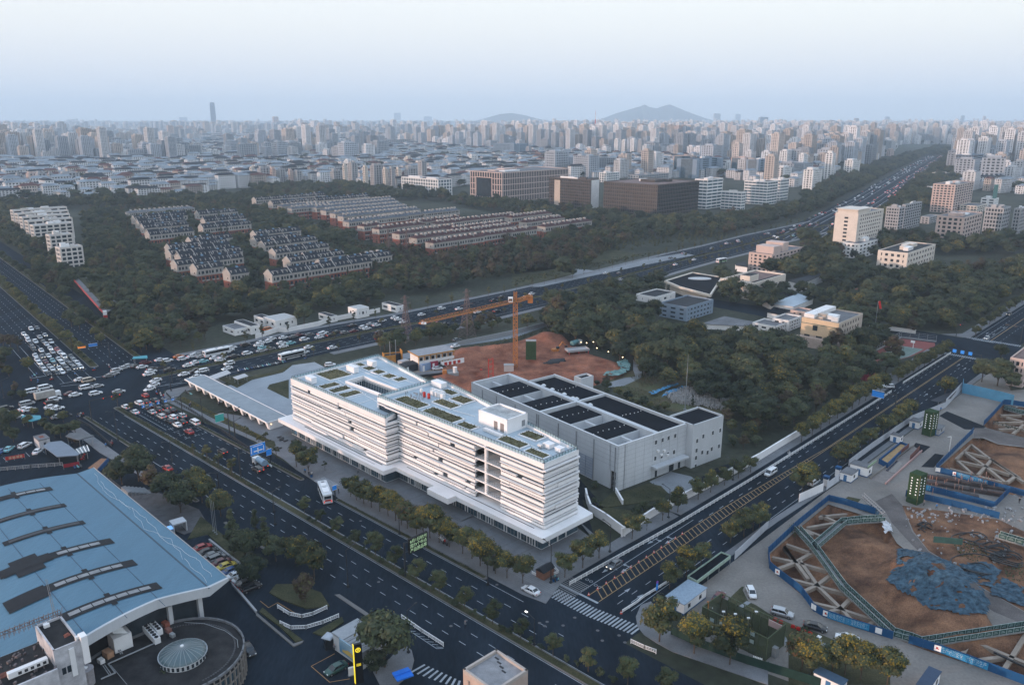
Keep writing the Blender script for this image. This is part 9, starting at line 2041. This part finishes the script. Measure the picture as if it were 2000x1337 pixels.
 hd=BX(-.09,.03,-.17,.17,-.07,.07);tl=BX(-.04,.06,-.16,.16,-.09,.09)
 return dict(L=L,hw=hw,body=b,roof=r,glass=g,wheel=wheel(),wx=wx,R=R,head=hd,tail=tl,hz=.66 if kind not in('suv','van') else .82,tz=.80 if kind not in('suv','van') else .98)
CM={k:car_meshes(k) for k in ('sedan','suv','van','hatch')}
MESH={}
def near_car(kind,paint,p,dg,label,group=None,lit=0,z=.05,name='parked_car'):
 c=CM[kind];
 if kind not in MESH:
  MESH[kind]=dict(body=c['body'].mesh('body',[PAINT['white']],True),roof=c['roof'].mesh('roof',[PAINT['white']]),glass=c['glass'].mesh('windows',[glassc]),wheel=c['wheel'].mesh('wheel',[tyrem,rimm]),head=c['head'].mesh('headlight',[headl]),tail=c['tail'].mesh('tail_light',[taill]))
 M=MESH[kind];o=root(name,label,'car' if kind!='van' else 'van',(p[0],p[1],z),dg,group)
 def pt(nm,me,m,loc=None):
  q=Pt(nm,me,None,o,loc=loc);q.material_slots[0].link='OBJECT';q.material_slots[0].material=m;return q
 pt('body',M['body'],PAINT[paint]);pt('roof',M['roof'],PAINT[paint]);Pt('windows',M['glass'],None,o)
 for sx in (-1,1):
  for sy in (-1,1): Pt('wheel',M['wheel'],None,o,loc=(sx*c['wx'],sy*(c['hw']-.12),c['R']))
 for sy in (-1,1):
  pt('headlight',M['head'],headon if lit&1 else headl,(c['L']/2-.06,sy*(c['hw']-.33),c['hz']));pt('tail_light',M['tail'],tailon if lit&2 else taill,(-c['L']/2-.0,sy*(c['hw']-.28),c['tz']))
 Pt('mirror',MIR(kind,c),None,o)
 return o
_mir={}
def MIR(kind,c):
 if kind not in _mir: _mir[kind]=BX(.75,.9,-c['hw']-.14,-c['hw']+.03,.98,1.1).box(.75,.9,c['hw']-.03,c['hw']+.14,.98,1.1).mesh('mirror',[trimm])
 return _mir[kind]
FARM={};LATE=[]
def far_car(kind,paint,p,dg,label,group,lit=0,z=.09,name='car'):
 c=CM[kind]
 if kind not in FARM:
  m=MB();m.add(c['body']);m.m=[0]*len(m.f);k=len(m.f);m.add(c['roof']);
  gm=MB().add(c['glass']);gm.m=[1]*len(gm.f);m.add(gm)
  for sx in (-1,1):
   for sy in (-1,1): w_=MB().tube((sx*c['wx'],sy*(c['hw']-.22),c['R']),(sx*c['wx'],sy*(c['hw']),c['R']),c['R'],n=8);w_.m=[2]*len(w_.f);m.add(w_)
  for sy in (-1,1):
   a=BX(c['L']/2-.14,c['L']/2-.0,sy*(c['hw']-.33)-.17,sy*(c['hw']-.33)+.17,c['hz']-.07,c['hz']+.07);a.m=[3]*6;m.add(a);a=BX(-c['L']/2-.05,-c['L']/2+.06,sy*(c['hw']-.28)-.16,sy*(c['hw']-.28)+.16,c['tz']-.09,c['tz']+.09);a.m=[4]*6;m.add(a)
  FARM[kind]=m.mesh('car',[PAINT['white'],glassc,tyrem,headl,taill])
 o=solo(name,FARM[kind],None,None,'car' if kind!='van' else 'van',(p[0],p[1],z),dg,group)
 LATE.append((label,p,o));o.material_slots[0].link='OBJECT';o.material_slots[0].material=PAINT[paint]
 if lit&1: o.material_slots[3].link='OBJECT';o.material_slots[3].material=headon
 if lit&2: o.material_slots[4].link='OBJECT';o.material_slots[4].material=tailon
 return o
cc={'w':'white','s':'silver','g':'grey','k':'black','r':'red','m':'maroon','b':'blue','t':'teal','y':'yellow','n':'green','o':'orange','e':'beige'}
kk={'S':'sedan','U':'suv','V':'van','H':'hatch'};kword={'sedan':'saloon car','suv':'tall SUV','van':'people carrier van','hatch':'hatchback'}
rc=RR(55)
# individually described cars near the camera
AD=-43.2;BD=46.05
NEAR=[('3',112,772,'wS',AD+180,'white saloon waiting at the near end of the zebra crossing',.05,0),('3',612,618,'gS',BD+180,'dark grey saloon driving down the side street towards the crossing',.06,1),
('p',800,225,'mS',BD+8,'dark red car parked on the site concrete near the lawn corner',.04,0),('p',1210,170,'wH',-92,'small white car parked nose towards the camera by the lawn tip',.04,0),('m',395,475,'kS',-26,'black saloon parked in line along the blue hoarding lane',.04,0),('m',870,645,'wS',154,'white saloon parked behind the black one in the lane',.04,0),('p',1600,430,'sU',-28,'car under a pale silver dust cover in the lane',.04,0),
('k',310,1060,'nS',BD+180-3,'dark green sports saloon displayed beside the black pylon',.03,0),('o',1920,670,'kS',AD-10,'dark saloon parked beside the round building',.03,0),
('2',10,50,'kU',AD+180,'black SUV with red tail lights in the right carriageway near the sign gantry',.05,2),('s',255,455,'kH',AD+180,'black hatchback with red tail lights on the right carriageway behind the sign gantry',.05,2),
('1',1000,42,'rS',AD+180,'red saloon at the left edge of the left carriageway',.05,2),('5',1078,1262,'wH',AD,'white hatchback coming towards the camera on the left carriageway',.05,1),
('w',790,112,'wU',BD+130,'white SUV turning off the side street by the yellow-topped trees',.06,0),('8',1850,210,'kU',BD+180,'dark SUV with lit headlights far up the side street',.06,1),('x',1635,300,'sH',BD+180,'pale car stopped before the far zebra crossing',.09,1),('w',135,960,'wV',BD,'white van parked behind the wall near the site gate',.04,0),('4',15,70,'wV',BD+180,'white van driving on the side street',.06,0),
('5',1495,1042,'wV',AD+180,'pale minivan following the waiting queue',.05,2),('5',1452,1112,'rS',AD+180,'red saloon behind the queue',.05,0),('5',1115,835,'rH',AD+180,'red hatchback alone ahead of the queue inside the crossing',.11,0),
('q',360,665,'wU',80,'white SUV beside the ticket hut',.03,0),('q',130,715,'tS',95,'turquoise taxi in the small car park',.03,0),('q',15,750,'bS',95,'dark blue saloon cut by the left edge in the small car park',.03,0),('q',550,748,'wS',95,'white saloon in the small car park',.03,0),
('u',635,885,'wS',20,'white saloon parked by the site office',.12,0),('u',670,865,'kS',20,'black saloon parked next to the white one by the site office',.12,0),('u',830,645,'wS',40,'white saloon on the frontage road',.12,0),('6',570,600,'wU',15,'white SUV behind the white office at its yard entrance',.12,0)]
for t in NEAR:
 k,x,y,c,dg,lab,z,lit=t;near_car(kk[c[1]],cc[c[0]],G(k,x,y,.6),dg,lab,None,lit,z,'car')
for i,(x,y,c) in enumerate(((1210,515,'rS'),(1240,540,'kS'),(1272,562,'gS'),(1300,580,'gU'),(1325,602,'mS'),(1355,625,'yS'),(1385,652,'bS'),(1415,678,'wS'),(1445,703,'sS'),(1470,728,'kS'),(1500,755,'kU'))):
 near_car(kk[c[1]],cc[c[0]],G('1',x,y,.6),BD-3,'%s car in the parking row beside the blue hall, %s from the top'%(cc[c[0]],ORD(i)),'cars in the row beside the blue hall',0,.03)
Q1=[(1068,893,'wU'),(1120,880,'kS'),(1190,870,'kS'),(1125,925,'kS'),(1170,912,'kS'),(1168,960,'sS'),(1218,938,'kS'),(1277,920,'kS'),(1275,965,'kU'),(1322,945,'kS'),(1240,995,'sU'),(1327,1002,'wU'),(1395,990,'sU'),(1302,1030,'kS'),(1360,1058,'wS'),(1400,1035,'kS'),(965,920,'wS'),(1035,960,'wS')]
for i,(x,y,c) in enumerate(Q1): near_car(kk[c[1]],cc[c[0]],G('5',x,y,.6),AD+180,'%s %s queueing under the lane signs, %s from the front'%(cc[c[0]],kword[kk[c[1]]],ORD(i)) if i<16 else '%s car turning beside the queue, %s'%(cc[c[0]],'nearer the crossing' if i==16 else 'half behind the young tree'),'cars queueing under the lane signs',2 if i%5<3 else 0,.05,'car')
# north avenue queue (h crop, heading down to the crossing)
Q2=[(232,160,'wS'),(262,190,'wS'),(275,222,'wS'),(298,250,'kS'),(318,285,'gS'),(328,310,'kS'),(347,235,'wU'),(390,190,'sS'),(440,170,'sS'),(425,235,'gS'),(455,260,'wS'),(500,238,'wU'),(490,300,'wS'),(515,335,'sS'),(558,310,'rS'),(585,342,'wS'),(625,380,'wV'),(403,320,'wS'),(345,370,'wS'),(362,410,'wS'),(385,440,'wS'),(412,478,'sS'),(437,508,'wS'),(475,545,'kS'),(415,378,'gS'),(445,430,'mS'),(475,372,'wS'),(512,418,'tS'),(535,452,'kS'),(482,475,'sS'),(512,500,'wS'),(555,540,'kS'),(575,405,'wS'),(605,440,'wU'),(635,475,'gS'),(663,502,'gS'),(578,493,'wS'),(608,530,'wS'),(650,418,'gS'),(690,450,'gS'),(728,492,'gU'),(692,378,'gS'),(722,412,'sS'),(755,440,'wS'),(787,480,'wS'),(305,112,'wU'),(362,100,'gS')]
for i,(x,y,c) in enumerate(Q2): far_car(kk[c[1]],cc[c[0]],G('h',x,y,.7),C.deg+180,('%s car packed in the queue of the north avenue',cc[c[0]]),'cars queueing on the north avenue',1 if i%4==0 else 0,.11)
Q3=[('h',785,603,'wS',46),('h',865,612,'eV',46),('h',845,682,'wV',46),('h',950,668,'sS',46),('h',735,752,'wS',46),('h',690,740,'mS',46),('h',935,740,'wU',46),('h',1160,720,'sS',30),('h',1065,568,'gS',55),('h',1110,545,'sS',50),('h',1140,515,'sU',50),('h',1210,488,'sS',46),('h',1255,468,'sS',46),('h',1335,475,'kS',46),('h',1388,480,'wS',46),('h',1425,442,'mU',46),('h',1490,500,'kS',46),('h',1475,522,'wS',46),('h',1455,550,'wS',46),('h',1520,612,'wS',226),('h',1500,655,'wS',226),('h',1460,695,'wS',240),('h',1655,505,'kS',46),('h',1795,552,'wS',226),('h',1565,412,'wS',46),('h',1635,420,'wU',46),('h',1745,378,'oS',46),('h',1785,402,'wU',46),('h',1905,358,'wS',46),('h',1840,465,'wS',46),('h',1965,378,'sS',46),('h',1912,435,'wS',46),('h',1910,515,'kS',226),('h',1960,525,'wU',226),('h',320,718,'wV',46),('h',440,682,'wV',46),('h',265,840,'sV',46),('h',60,885,'kU',46),('h',245,890,'wS',46),('h',285,898,'wS',46),('h',20,925,'wS',46),('h',25,950,'wS',46),('h',505,830,'kU',46),('h',535,798,'wU',46),('h',560,885,'wS',46),('h',500,870,'wS',46),('h',160,965,'wS',46),('h',570,965,'sS',46),
('5',1480,530,'wS',46),('5',1540,520,'gS',46),('5',1560,570,'tS',46),('5',1650,545,'wS',46),('5',1690,560,'wS',46),('5',1720,540,'sS',46),('5',1760,485,'wS',46),('5',1780,465,'wS',46),('5',1885,445,'kU',46),('5',1900,510,'wU',46),('5',1800,530,'kS',46),('5',1760,588,'wU',226),('5',1745,625,'wS',226),('5',1560,645,'wU',226),('5',1505,690,'wS',226)]
Q4=[(40,425,'wS'),(85,420,'wS'),(120,398,'wS'),(50,465,'tS'),(110,475,'gS'),(40,490,'sS'),(195,430,'wS'),(212,455,'wS'),(268,430,'tS'),(210,388,'wS'),(285,382,'gS'),(325,368,'mS'),(372,402,'wU'),(410,365,'gS'),(505,362,'wU'),(485,385,'wS'),(520,350,'wS'),(575,370,'kS'),(680,350,'gS'),(752,338,'mS'),(825,310,'wU'),(850,318,'wS'),(925,292,'wS'),(878,285,'sS'),(970,258,'wS'),(1065,235,'wS'),(1090,248,'wS'),(1130,268,'wS'),(1272,212,'wS'),(1425,165,'wU'),(1558,168,'wS'),(1885,78,'kS'),(1825,105,'kS'),(20,445,'wS'),(740,295,'kS'),(620,345,'kS'),(405,462,'wS'),(585,465,'wS'),(945,345,'kS'),(945,390,'rS'),(1285,275,'oS'),(1390,280,'rS'),(1450,285,'kS'),(1700,192,'wS'),(1850,185,'kS'),(370,500,'wS'),(1540,405,'gS'),(190,302,'oV'),(90,325,'oV')]
i=0
for k,x,y,c,dg in Q3:
 far_car(kk[c[1]],cc[c[0]],G(k,x,y,.7),dg,('%s car in the main crossing traffic',cc[c[0]]),'traffic at the main crossing',1 if rc.random()<.2 and dg>180 else (2 if rc.random()<.3 else 0),.11);i+=1
i=0
for x,y,c in Q4:
 g_=G('6',x,y,.7);
 far_car(kk[c[1]],cc[c[0]],g_,46,('%s car on the main road behind the white office',cc[c[0]]),'traffic along the main road',2 if rc.random()<.25 else 0,.09);i+=1
# farther along the main road and on the far highway
i=0
for seg in range(11,len(DP)-1):
 a,b=DP[seg],DP[seg+1];L=mD(a,b)
 for t in (6.7,10.1,13.5,-6.7,-10.1):
  for j in range(int(L/(16 if t>0 and seg>14 else (24 if t>0 else 26)))):
   if rc.random()<.6: continue
   s=rc.random();d=mG(mA(b[1]-a[1],b[0]-a[0]));n_=(-mS(mR(d)),mC(mR(d)))
   p=(a[0]+(b[0]-a[0])*s+n_[0]*t,a[1]+(b[1]-a[1])*s+n_[1]*t);col=rc.choice(('white','white','white','silver','black','grey','teal','red'))
   far_car('sedan',col,p,d if t<0 else d,('%s car far along the main road',col),'distant traffic of the main road',2 if rc.random()<.3 else 0,.09);i+=1
cm_=MB();
for sgi in range(len(AV)-1):
 a,b=AV[sgi],AV[sgi+1];L=mD(a,b);d=mG(mA(b[1]-a[1],b[0]-a[0]));n_=(-mS(mR(d)),mC(mR(d)))
 for t in (-22,-17,-10,-6,7,11,15,19,23):
  for j in range(int(L/14)):
   if rc.random()<.8: continue
   s=(j+rc.random()*.7)/max(1,int(L/14));p=(a[0]+(b[0]-a[0])*s+n_[0]*t,a[1]+(b[1]-a[1])*s+n_[1]*t);q=BX(-2.2,2.2,-.9,.9,.3,1.0).box(-1.2,1.0,-.8,.8,1.0,1.5).box(-2.3,-2.2,-.8,.8,.6,.9);mi=rc.choice((0,0,0,1,2));q.m=[mi]*12+[3 if t<0 else mi]*6;cm_.add(q,p[0],p[1],.14,d)
o=solo('highway_traffic',cm_,[PAINT['white'],PAINT['grey'],PAINT['red'],tailon],'dense traffic on the far highway','traffic',kind='stuff')
# buses, trucks
busw=mat('bus_white',(.58,.60,.62),.35,.04,.5)
def bus(p,dg,lab,L=11.6,stripe=None,z=.06,rear=None,name='bus'):
 o=root(name,lab,'bus',(p[0],p[1],z),dg);Pt('body',MB().prism([(-L/2,-1.15),(-L/2+.1,-1.25),(L/2-.3,-1.25),(L/2,-1.0),(L/2,1.0),(L/2-.3,1.25),(-L/2+.1,1.25),(-L/2,1.15)],.35,2.95),busw,o);Pt('roof_pod',BX(-L*.35,-L*.05,-.8,.8,2.95,3.2).box(L*.1,L*.3,-.7,.7,2.95,3.15),sW,o)
 Pt('side_windows',BX(-L/2+.5,L/2-.8,-1.28,-1.24,1.5,2.6).box(-L/2+.5,L/2-.8,1.24,1.28,1.5,2.6),glassc,o);Pt('windscreen',BX(L/2-.02,L/2+.03,-.95,.95,1.2,2.7),glassc,o);Pt('rear_window',BX(-L/2-.03,-L/2+.0,-.9,.9,1.7,2.5),glassc,o)
 Pt('roof_hatch',BX(-1,.2,-.4,.4,2.96,3.05).box(2.8,3.6,-.4,.4,3.16,3.22),gM,o)
 for x in (-L*.3,L*.32):
  for y in (-1.1,1.1): Pt('wheel',MB().tube((x,y-.16,.48),(x,y+.16,.48),.48,n=14),tyrem,o)
 for y in (-1,1): Pt('tail_light',BX(-L/2-.05,-L/2,y*.95-.12,y*.95+.12,.7,1.1),tailon,o);Pt('headlight',BX(L/2,L/2+.05,y*.8-.15,y*.8+.15,.6,.8),headl,o)
 if stripe: Pt('stripe',BX(-L/2+.2,L/2-.5,-1.29,-1.26,.7,1.3).box(-L/2+.2,L/2-.5,1.26,1.29,.7,1.3),stripe,o)
 if rear: Pt('rear_panel',BX(-L/2-.045,-L/2-.03,-.8,.8,1.0,1.5),rear,o)
 return o
bus(G('2',412,185,1.6),112,'white bus seen from behind turning across the cycle lane',9.5,rear=redp);bus(G('6',275,520,1.6),46,'long white and black bus on the main road behind the office',12,stripe=dM);bus(G('5',1665,498,1.6),46,'white coach in the jam at the crossing',12,z=.1);bus(G('c',1440,1155,1.5),40,'white bus by the fuel station',10,stripe=mat('bus_green',(.1,.3,.1),.5,0));bus(G('8',800,395,1.5),-8,'white bus parked beside the beige office, left one',11,stripe=dM,z=.1);bus(G('8',880,385,1.5),-8,'second white bus parked beside the beige office',8,z=.1)
p=G('h',465,765,1.2);o=root('box_truck','grey box truck crossing the junction','truck',(p[0],p[1],.11),46);Pt('cargo_box',BX(-4.2,2.4,-1.2,1.2,.9,3.2),mat('tarp_grey',(.33,.32,.30),.7,.15,1),o);Pt('cab',BX(2.5,4.3,-1.05,1.05,.5,2.3),PAINT['white'],o);Pt('windscreen',BX(4.3,4.33,-.9,.9,1.4,2.1),glassc,o);Pt('chassis',BX(-4.2,4,-.9,.9,.5,.9),dM,o)
for x in (-3,-1.8,3.3):
 for y in (-1,1): Pt('wheel',MB().tube((x,y-.14,.45),(x,y+.14,.45),.45,n=12),tyrem,o)
p=G('s',805,610,1.3);o=root('cement_truck','small pale blue tanker truck stopped in the right lane by the sign','truck',(p[0],p[1],.05),AD+180);Pt('tank',MB().tube((-2.6,0,1.7),(1.2,0,1.9),1.05,.85,n=14),mat('tank_blue',(.22,.32,.42),.45,.1,1),o);Pt('cab',BX(1.4,3.0,-1,1,.5,2.3),PAINT['white'],o);Pt('windscreen',BX(3.0,3.03,-.85,.85,1.4,2.1),glassc,o);Pt('chassis',BX(-2.8,3,-.7,.7,.45,.85),dM,o)
for x in (-2.2,-1.2,2.2):
 for y in (-.95,.95): Pt('wheel',MB().tube((x,y-.12,.45),(x,y+.12,.45),.45,n=12),tyrem,o)
for y in (-.8,.8): Pt('tail_light',BX(-2.9,-2.8,y-.15,y+.15,.6,.8),tailon,o)
# --- people and scooters
def skin_person(pose,seed=0):
 # one continuous body grown over a joint skeleton
 if pose=='ride': J=[((0,0,.85),.15),((.02,0,1.1),.16),((.08,0,1.36),.15),((.12,0,1.50),.07),((.15,0,1.66),.11),((.16,0,1.76),.09),((.08,.2,1.38),.07),((.28,.24,1.18),.05),((.48,.2,1.08),.04),((.08,-.2,1.38),.07),((.28,-.24,1.18),.05),((.48,-.2,1.08),.04),((.08,.14,.82),.11),((.42,.17,.74),.08),((.38,.16,.36),.055),((.50,.16,.30),.05),((.08,-.14,.82),.11),((.42,-.17,.74),.08),((.38,-.16,.36),.055),((.50,-.16,.30),.05)]
 elif pose=='walk': J=[((0,0,.95),.15),((0,0,1.15),.15),((.01,0,1.38),.15),((.02,0,1.50),.06),((.03,0,1.62),.10),((.03,0,1.72),.085),((.01,.2,1.40),.06),((-.06,.24,1.14),.05),((.02,.25,.90),.04),((.01,-.2,1.40),.06),((.06,-.24,1.14),.05),((.18,-.24,.92),.04),((0,.10,.88),.10),((.14,.10,.48),.07),((.10,.10,.08),.05),((.24,.10,.04),.045),((0,-.10,.88),.10),((-.06,-.10,.48),.07),((-.24,-.10,.12),.05),((-.14,-.10,.05),.045)]
 E_=[(0,1),(1,2),(2,3),(3,4),(4,5),(2,6),(6,7),(7,8),(2,9),(9,10),(10,11),(0,12),(12,13),(13,14),(14,15),(0,16),(16,17),(17,18),(18,19)]
 me=bpy.data.meshes.new('body');me.from_pydata([j[0] for j in J],E_,[]);o=bpy.data.objects.new('tmp',me);COL.objects.link(o)
 o.modifiers.new('s','SKIN');
 for i,(c,r) in enumerate(J): v=me.skin_vertices[0].data[i];v.radius=(r,r);v.use_root=(i==0)
 ss=o.modifiers.new('d','SUBSURF');ss.levels=1;ss.render_levels=1
 dg=bpy.context.evaluated_depsgraph_get();dg.update();m2=bpy.data.meshes.new_from_object(o.evaluated_get(dg));bpy.data.objects.remove(o)
 m2.name='body';m2.materials.clear();[m2.materials.append(m) for m in (mat('cloth_dark',(.05,.055,.08),.85,0),mat('skin_tone',(.40,.25,.18),.6,0),mat('trousers_dark',(.02,.022,.03),.85,0),mat('hair_black',(.01,.009,.009),.6,0))]
 for p in m2.polygons:
  z=p.center.z;hi=1.80
  p.material_index=3 if z>1.69 else (1 if z>1.50 or (p.center.x>.44 and z>1.0 and pose=='ride') else (0 if z>.92 else 2));p.use_smooth=True
 return m2
PR=skin_person('ride');PW=skin_person('walk')
CLO=[mat('cloth_%s'%n,c,.85,0) for n,c in (('navy',(.03,.04,.09)),('grey',(.16,.16,.17)),('white',(.5,.5,.5)),('red',(.35,.03,.03)),('blue',(.05,.18,.4)),('black',(.012,.012,.014)))]
cln=['navy','grey','white','red','blue','black']
def person(p,dg,pose,ci,lab,z=.12):
 me=PR if pose=='ride' else PW;o=root('person',lab,'person',(p[0],p[1],z),dg,None);b=Pt('body',me,None,o);b.material_slots[0].link='OBJECT';b.material_slots[0].material=CLO[ci];return o
scm=MB();scm.tube((-.62,-.05,.26),(-.62,.05,.26),.26,n=10);scm.tube((.62,-.05,.26),(.62,.05,.26),.26,n=10);scb=MB().hexa([(-.8,-.14,.35),(.1,-.14,.35),(.1,.14,.35),(-.8,.14,.35),(-.75,-.12,.78),(.05,-.12,.74),(.05,.12,.74),(-.75,.12,.78)]).box(.0,.45,-.14,.14,.26,.36).hexa([(.38,-.17,.3),(.5,-.17,.3),(.5,.17,.3),(.38,.17,.3),(.46,-.15,.95),(.54,-.15,.95),(.54,.15,.95),(.46,.15,.95)]);sch=MB().beam((.48,-.3,1.02),(.48,.3,1.02),.05).beam((.6,0,.3),(.48,0,1.02),.06)
SM=[scm.mesh('wheels',[tyrem]),scb.mesh('bodywork',[PAINT['white']]),sch.mesh('handlebar',[dM])]
def scooter(p,dg,paint,lab,z=.12,group=None):
 o=root('scooter',lab,'scooter',(p[0],p[1],z),dg,group);Pt('wheels',SM[0],None,o);b=Pt('bodywork',SM[1],None,o);b.material_slots[0].link='OBJECT';b.material_slots[0].material=PAINT[paint];Pt('handlebar',SM[2],None,o);return o
ri=0
for k,x,y,dg in sorted((('h',505,600,60),('h',800,518,C.deg+180),('h',825,520,C.deg+180),('h',735,560,C.deg+180),('h',645,560,C.deg+180),('h',920,510,50),('h',1065,478,C.deg),('h',345,740,46),('h',352,765,46),('h',370,780,46),('h',760,965,AD),('h',790,950,AD),('h',1530,740,AD+180),('h',1555,730,AD+180),('h',1570,755,AD+180),('h',1600,775,AD+180),('h',1855,865,AD+180),('6',380,548,46),('w',670,1,46),('x',570,985,226),('8',160,1275,226),('q',1625,628,AD),('q',1205,860,20),('2',1130,490,AD+180),('5',610,990,AD),('5',640,985,AD),('h',370,625,100)),key=lambda t:ZC[t[0]][0]+t[1]/ZC[t[0]][2]):
 p=G(k,x,y,.6);c=rc.choice(list(range(6)));scooter(p,dg,rc.choice(('white','black','grey','blue','red')),'scooter under a rider in %s clothes, %s from the left'%(cln[c],ORD(ri)));person(p,dg,'ride',c,'rider in %s clothes on a scooter, %s from the left'%(cln[c],ORD(ri)));ri+=1
pi=0
for k,x,y,dg in sorted((('h',1125,605,30),('h',310,640,0),('s',1450,770,0),('s',1515,820,90),('2',295,75,40),('2',335,95,140),('2',470,185,80),('2',610,75,20),('w',1258,335,20),('4',1500,255,60),('4',1005,290,90),('2',495,195,200),('r',560,770,90),('r',580,760,90),('r',845,890,40),('r',105,770,20),('r',980,960,300),('q',1235,850,100),('3',1225,650,45),('3',1270,620,30),('2',470,1140,60),('4',930,270,20),('q',1540,700,120),('2',1250,1000,40)),key=lambda t:ZC[t[0]][0]+t[1]/ZC[t[0]][2]):
 c=rc.choice(list(range(6)));person(G(k,x,y),dg,'walk',c,'pedestrian in %s clothes, %s from the left'%(cln[c],ORD(pi)),.14);pi+=1
# scooters parked in rows
i=0
for (k,a,b,n) in sorted((('r',(880,215),(1640,70),22),('h',(300,600),(360,560),4),('2',(1100,470),(1135,500),3),('q',(1090,1010),(1180,990),3),('s',(870,640),(960,690),4),('r',(30,560),(110,600),3),('q',(980,250),(1030,240),2),('3',(245,720),(265,710),2)),key=lambda t:ZC[t[0]][0]+t[1][0]/ZC[t[0]][2]):
 for j in range(n):
  t=j/max(1,n-1);p=G(k,a[0]+(b[0]-a[0])*t,a[1]+(b[1]-a[1])*t);scooter(p,136+rc.uniform(-12,12),rc.choice(('black','white','blue','grey','teal')),'parked scooter, %s from the left of the parked ones'%ORD(i),.14,'parked two-wheelers');i+=1
# litter bins and small street items
for i,(k,x,y) in enumerate((('3',250,722),('2',1425,655),('s',1550,830),('2',333,92),('2',832,1290),('3',265,715))):
 p=G(k,x,y);o=root('litter_bin','small %s litter bin on the pavement, %s in the count'%('blue' if i in(0,2,3,5) else 'dark',ORD(i)),'bin',p);Pt('bin_body',BX(-.3,.3,-.25,.25,0,.9),bluef if i in(0,2,3,5) else dM,o);Pt('bin_lid',BX(-.33,.33,-.28,.28,.9,1.0),dM,o)
# planters of dark stones / seats on the plaza
for i,(x,y) in enumerate(((1080,258),(1115,277),(1110,300),(1175,312),(1085,420))):
 p=G('s',x,y);o=root('plaza_bench','flat dark bench on the plaza left of the poster, %s from the left'%ORD(i),'bench',p,46);Pt('seat',BX(-.8,.8,-.3,.3,.35,.5),dM,o);Pt('support',BX(-.6,.6,-.2,.2,0,.35),dM,o)
# alike things are told apart by their order from the left of the picture
LATE.sort(key=lambda t:t[1][0]/t[1][1]);ct={}
for lab,p,o in LATE:
 w_=lab[0]%lab[1];ct[w_]=ct.get(w_,0)+1;o['label']='%s, %s from the left'%(w_,ORD(ct[w_]-1))
# --- haze: one closed box of thin pale air
m=bpy.data.materials.new('haze');m.use_nodes=True;nt=m.node_tree;nt.nodes.clear();v_=nt.nodes.new('ShaderNodeVolumePrincipled');v_.inputs['Color'].default_value=(.68,.85,1.0,1);v_.inputs['Density'].default_value=HAZE_DENSITY;v_.inputs['Anisotropy'].default_value=.0
ou=nt.nodes.new('ShaderNodeOutputMaterial');nt.links.new(v_.outputs[0],ou.inputs['Volume'])
solo('haze',BX(-13000,13000,-160,15500,-9,440),m,None,None,kind='stuff')
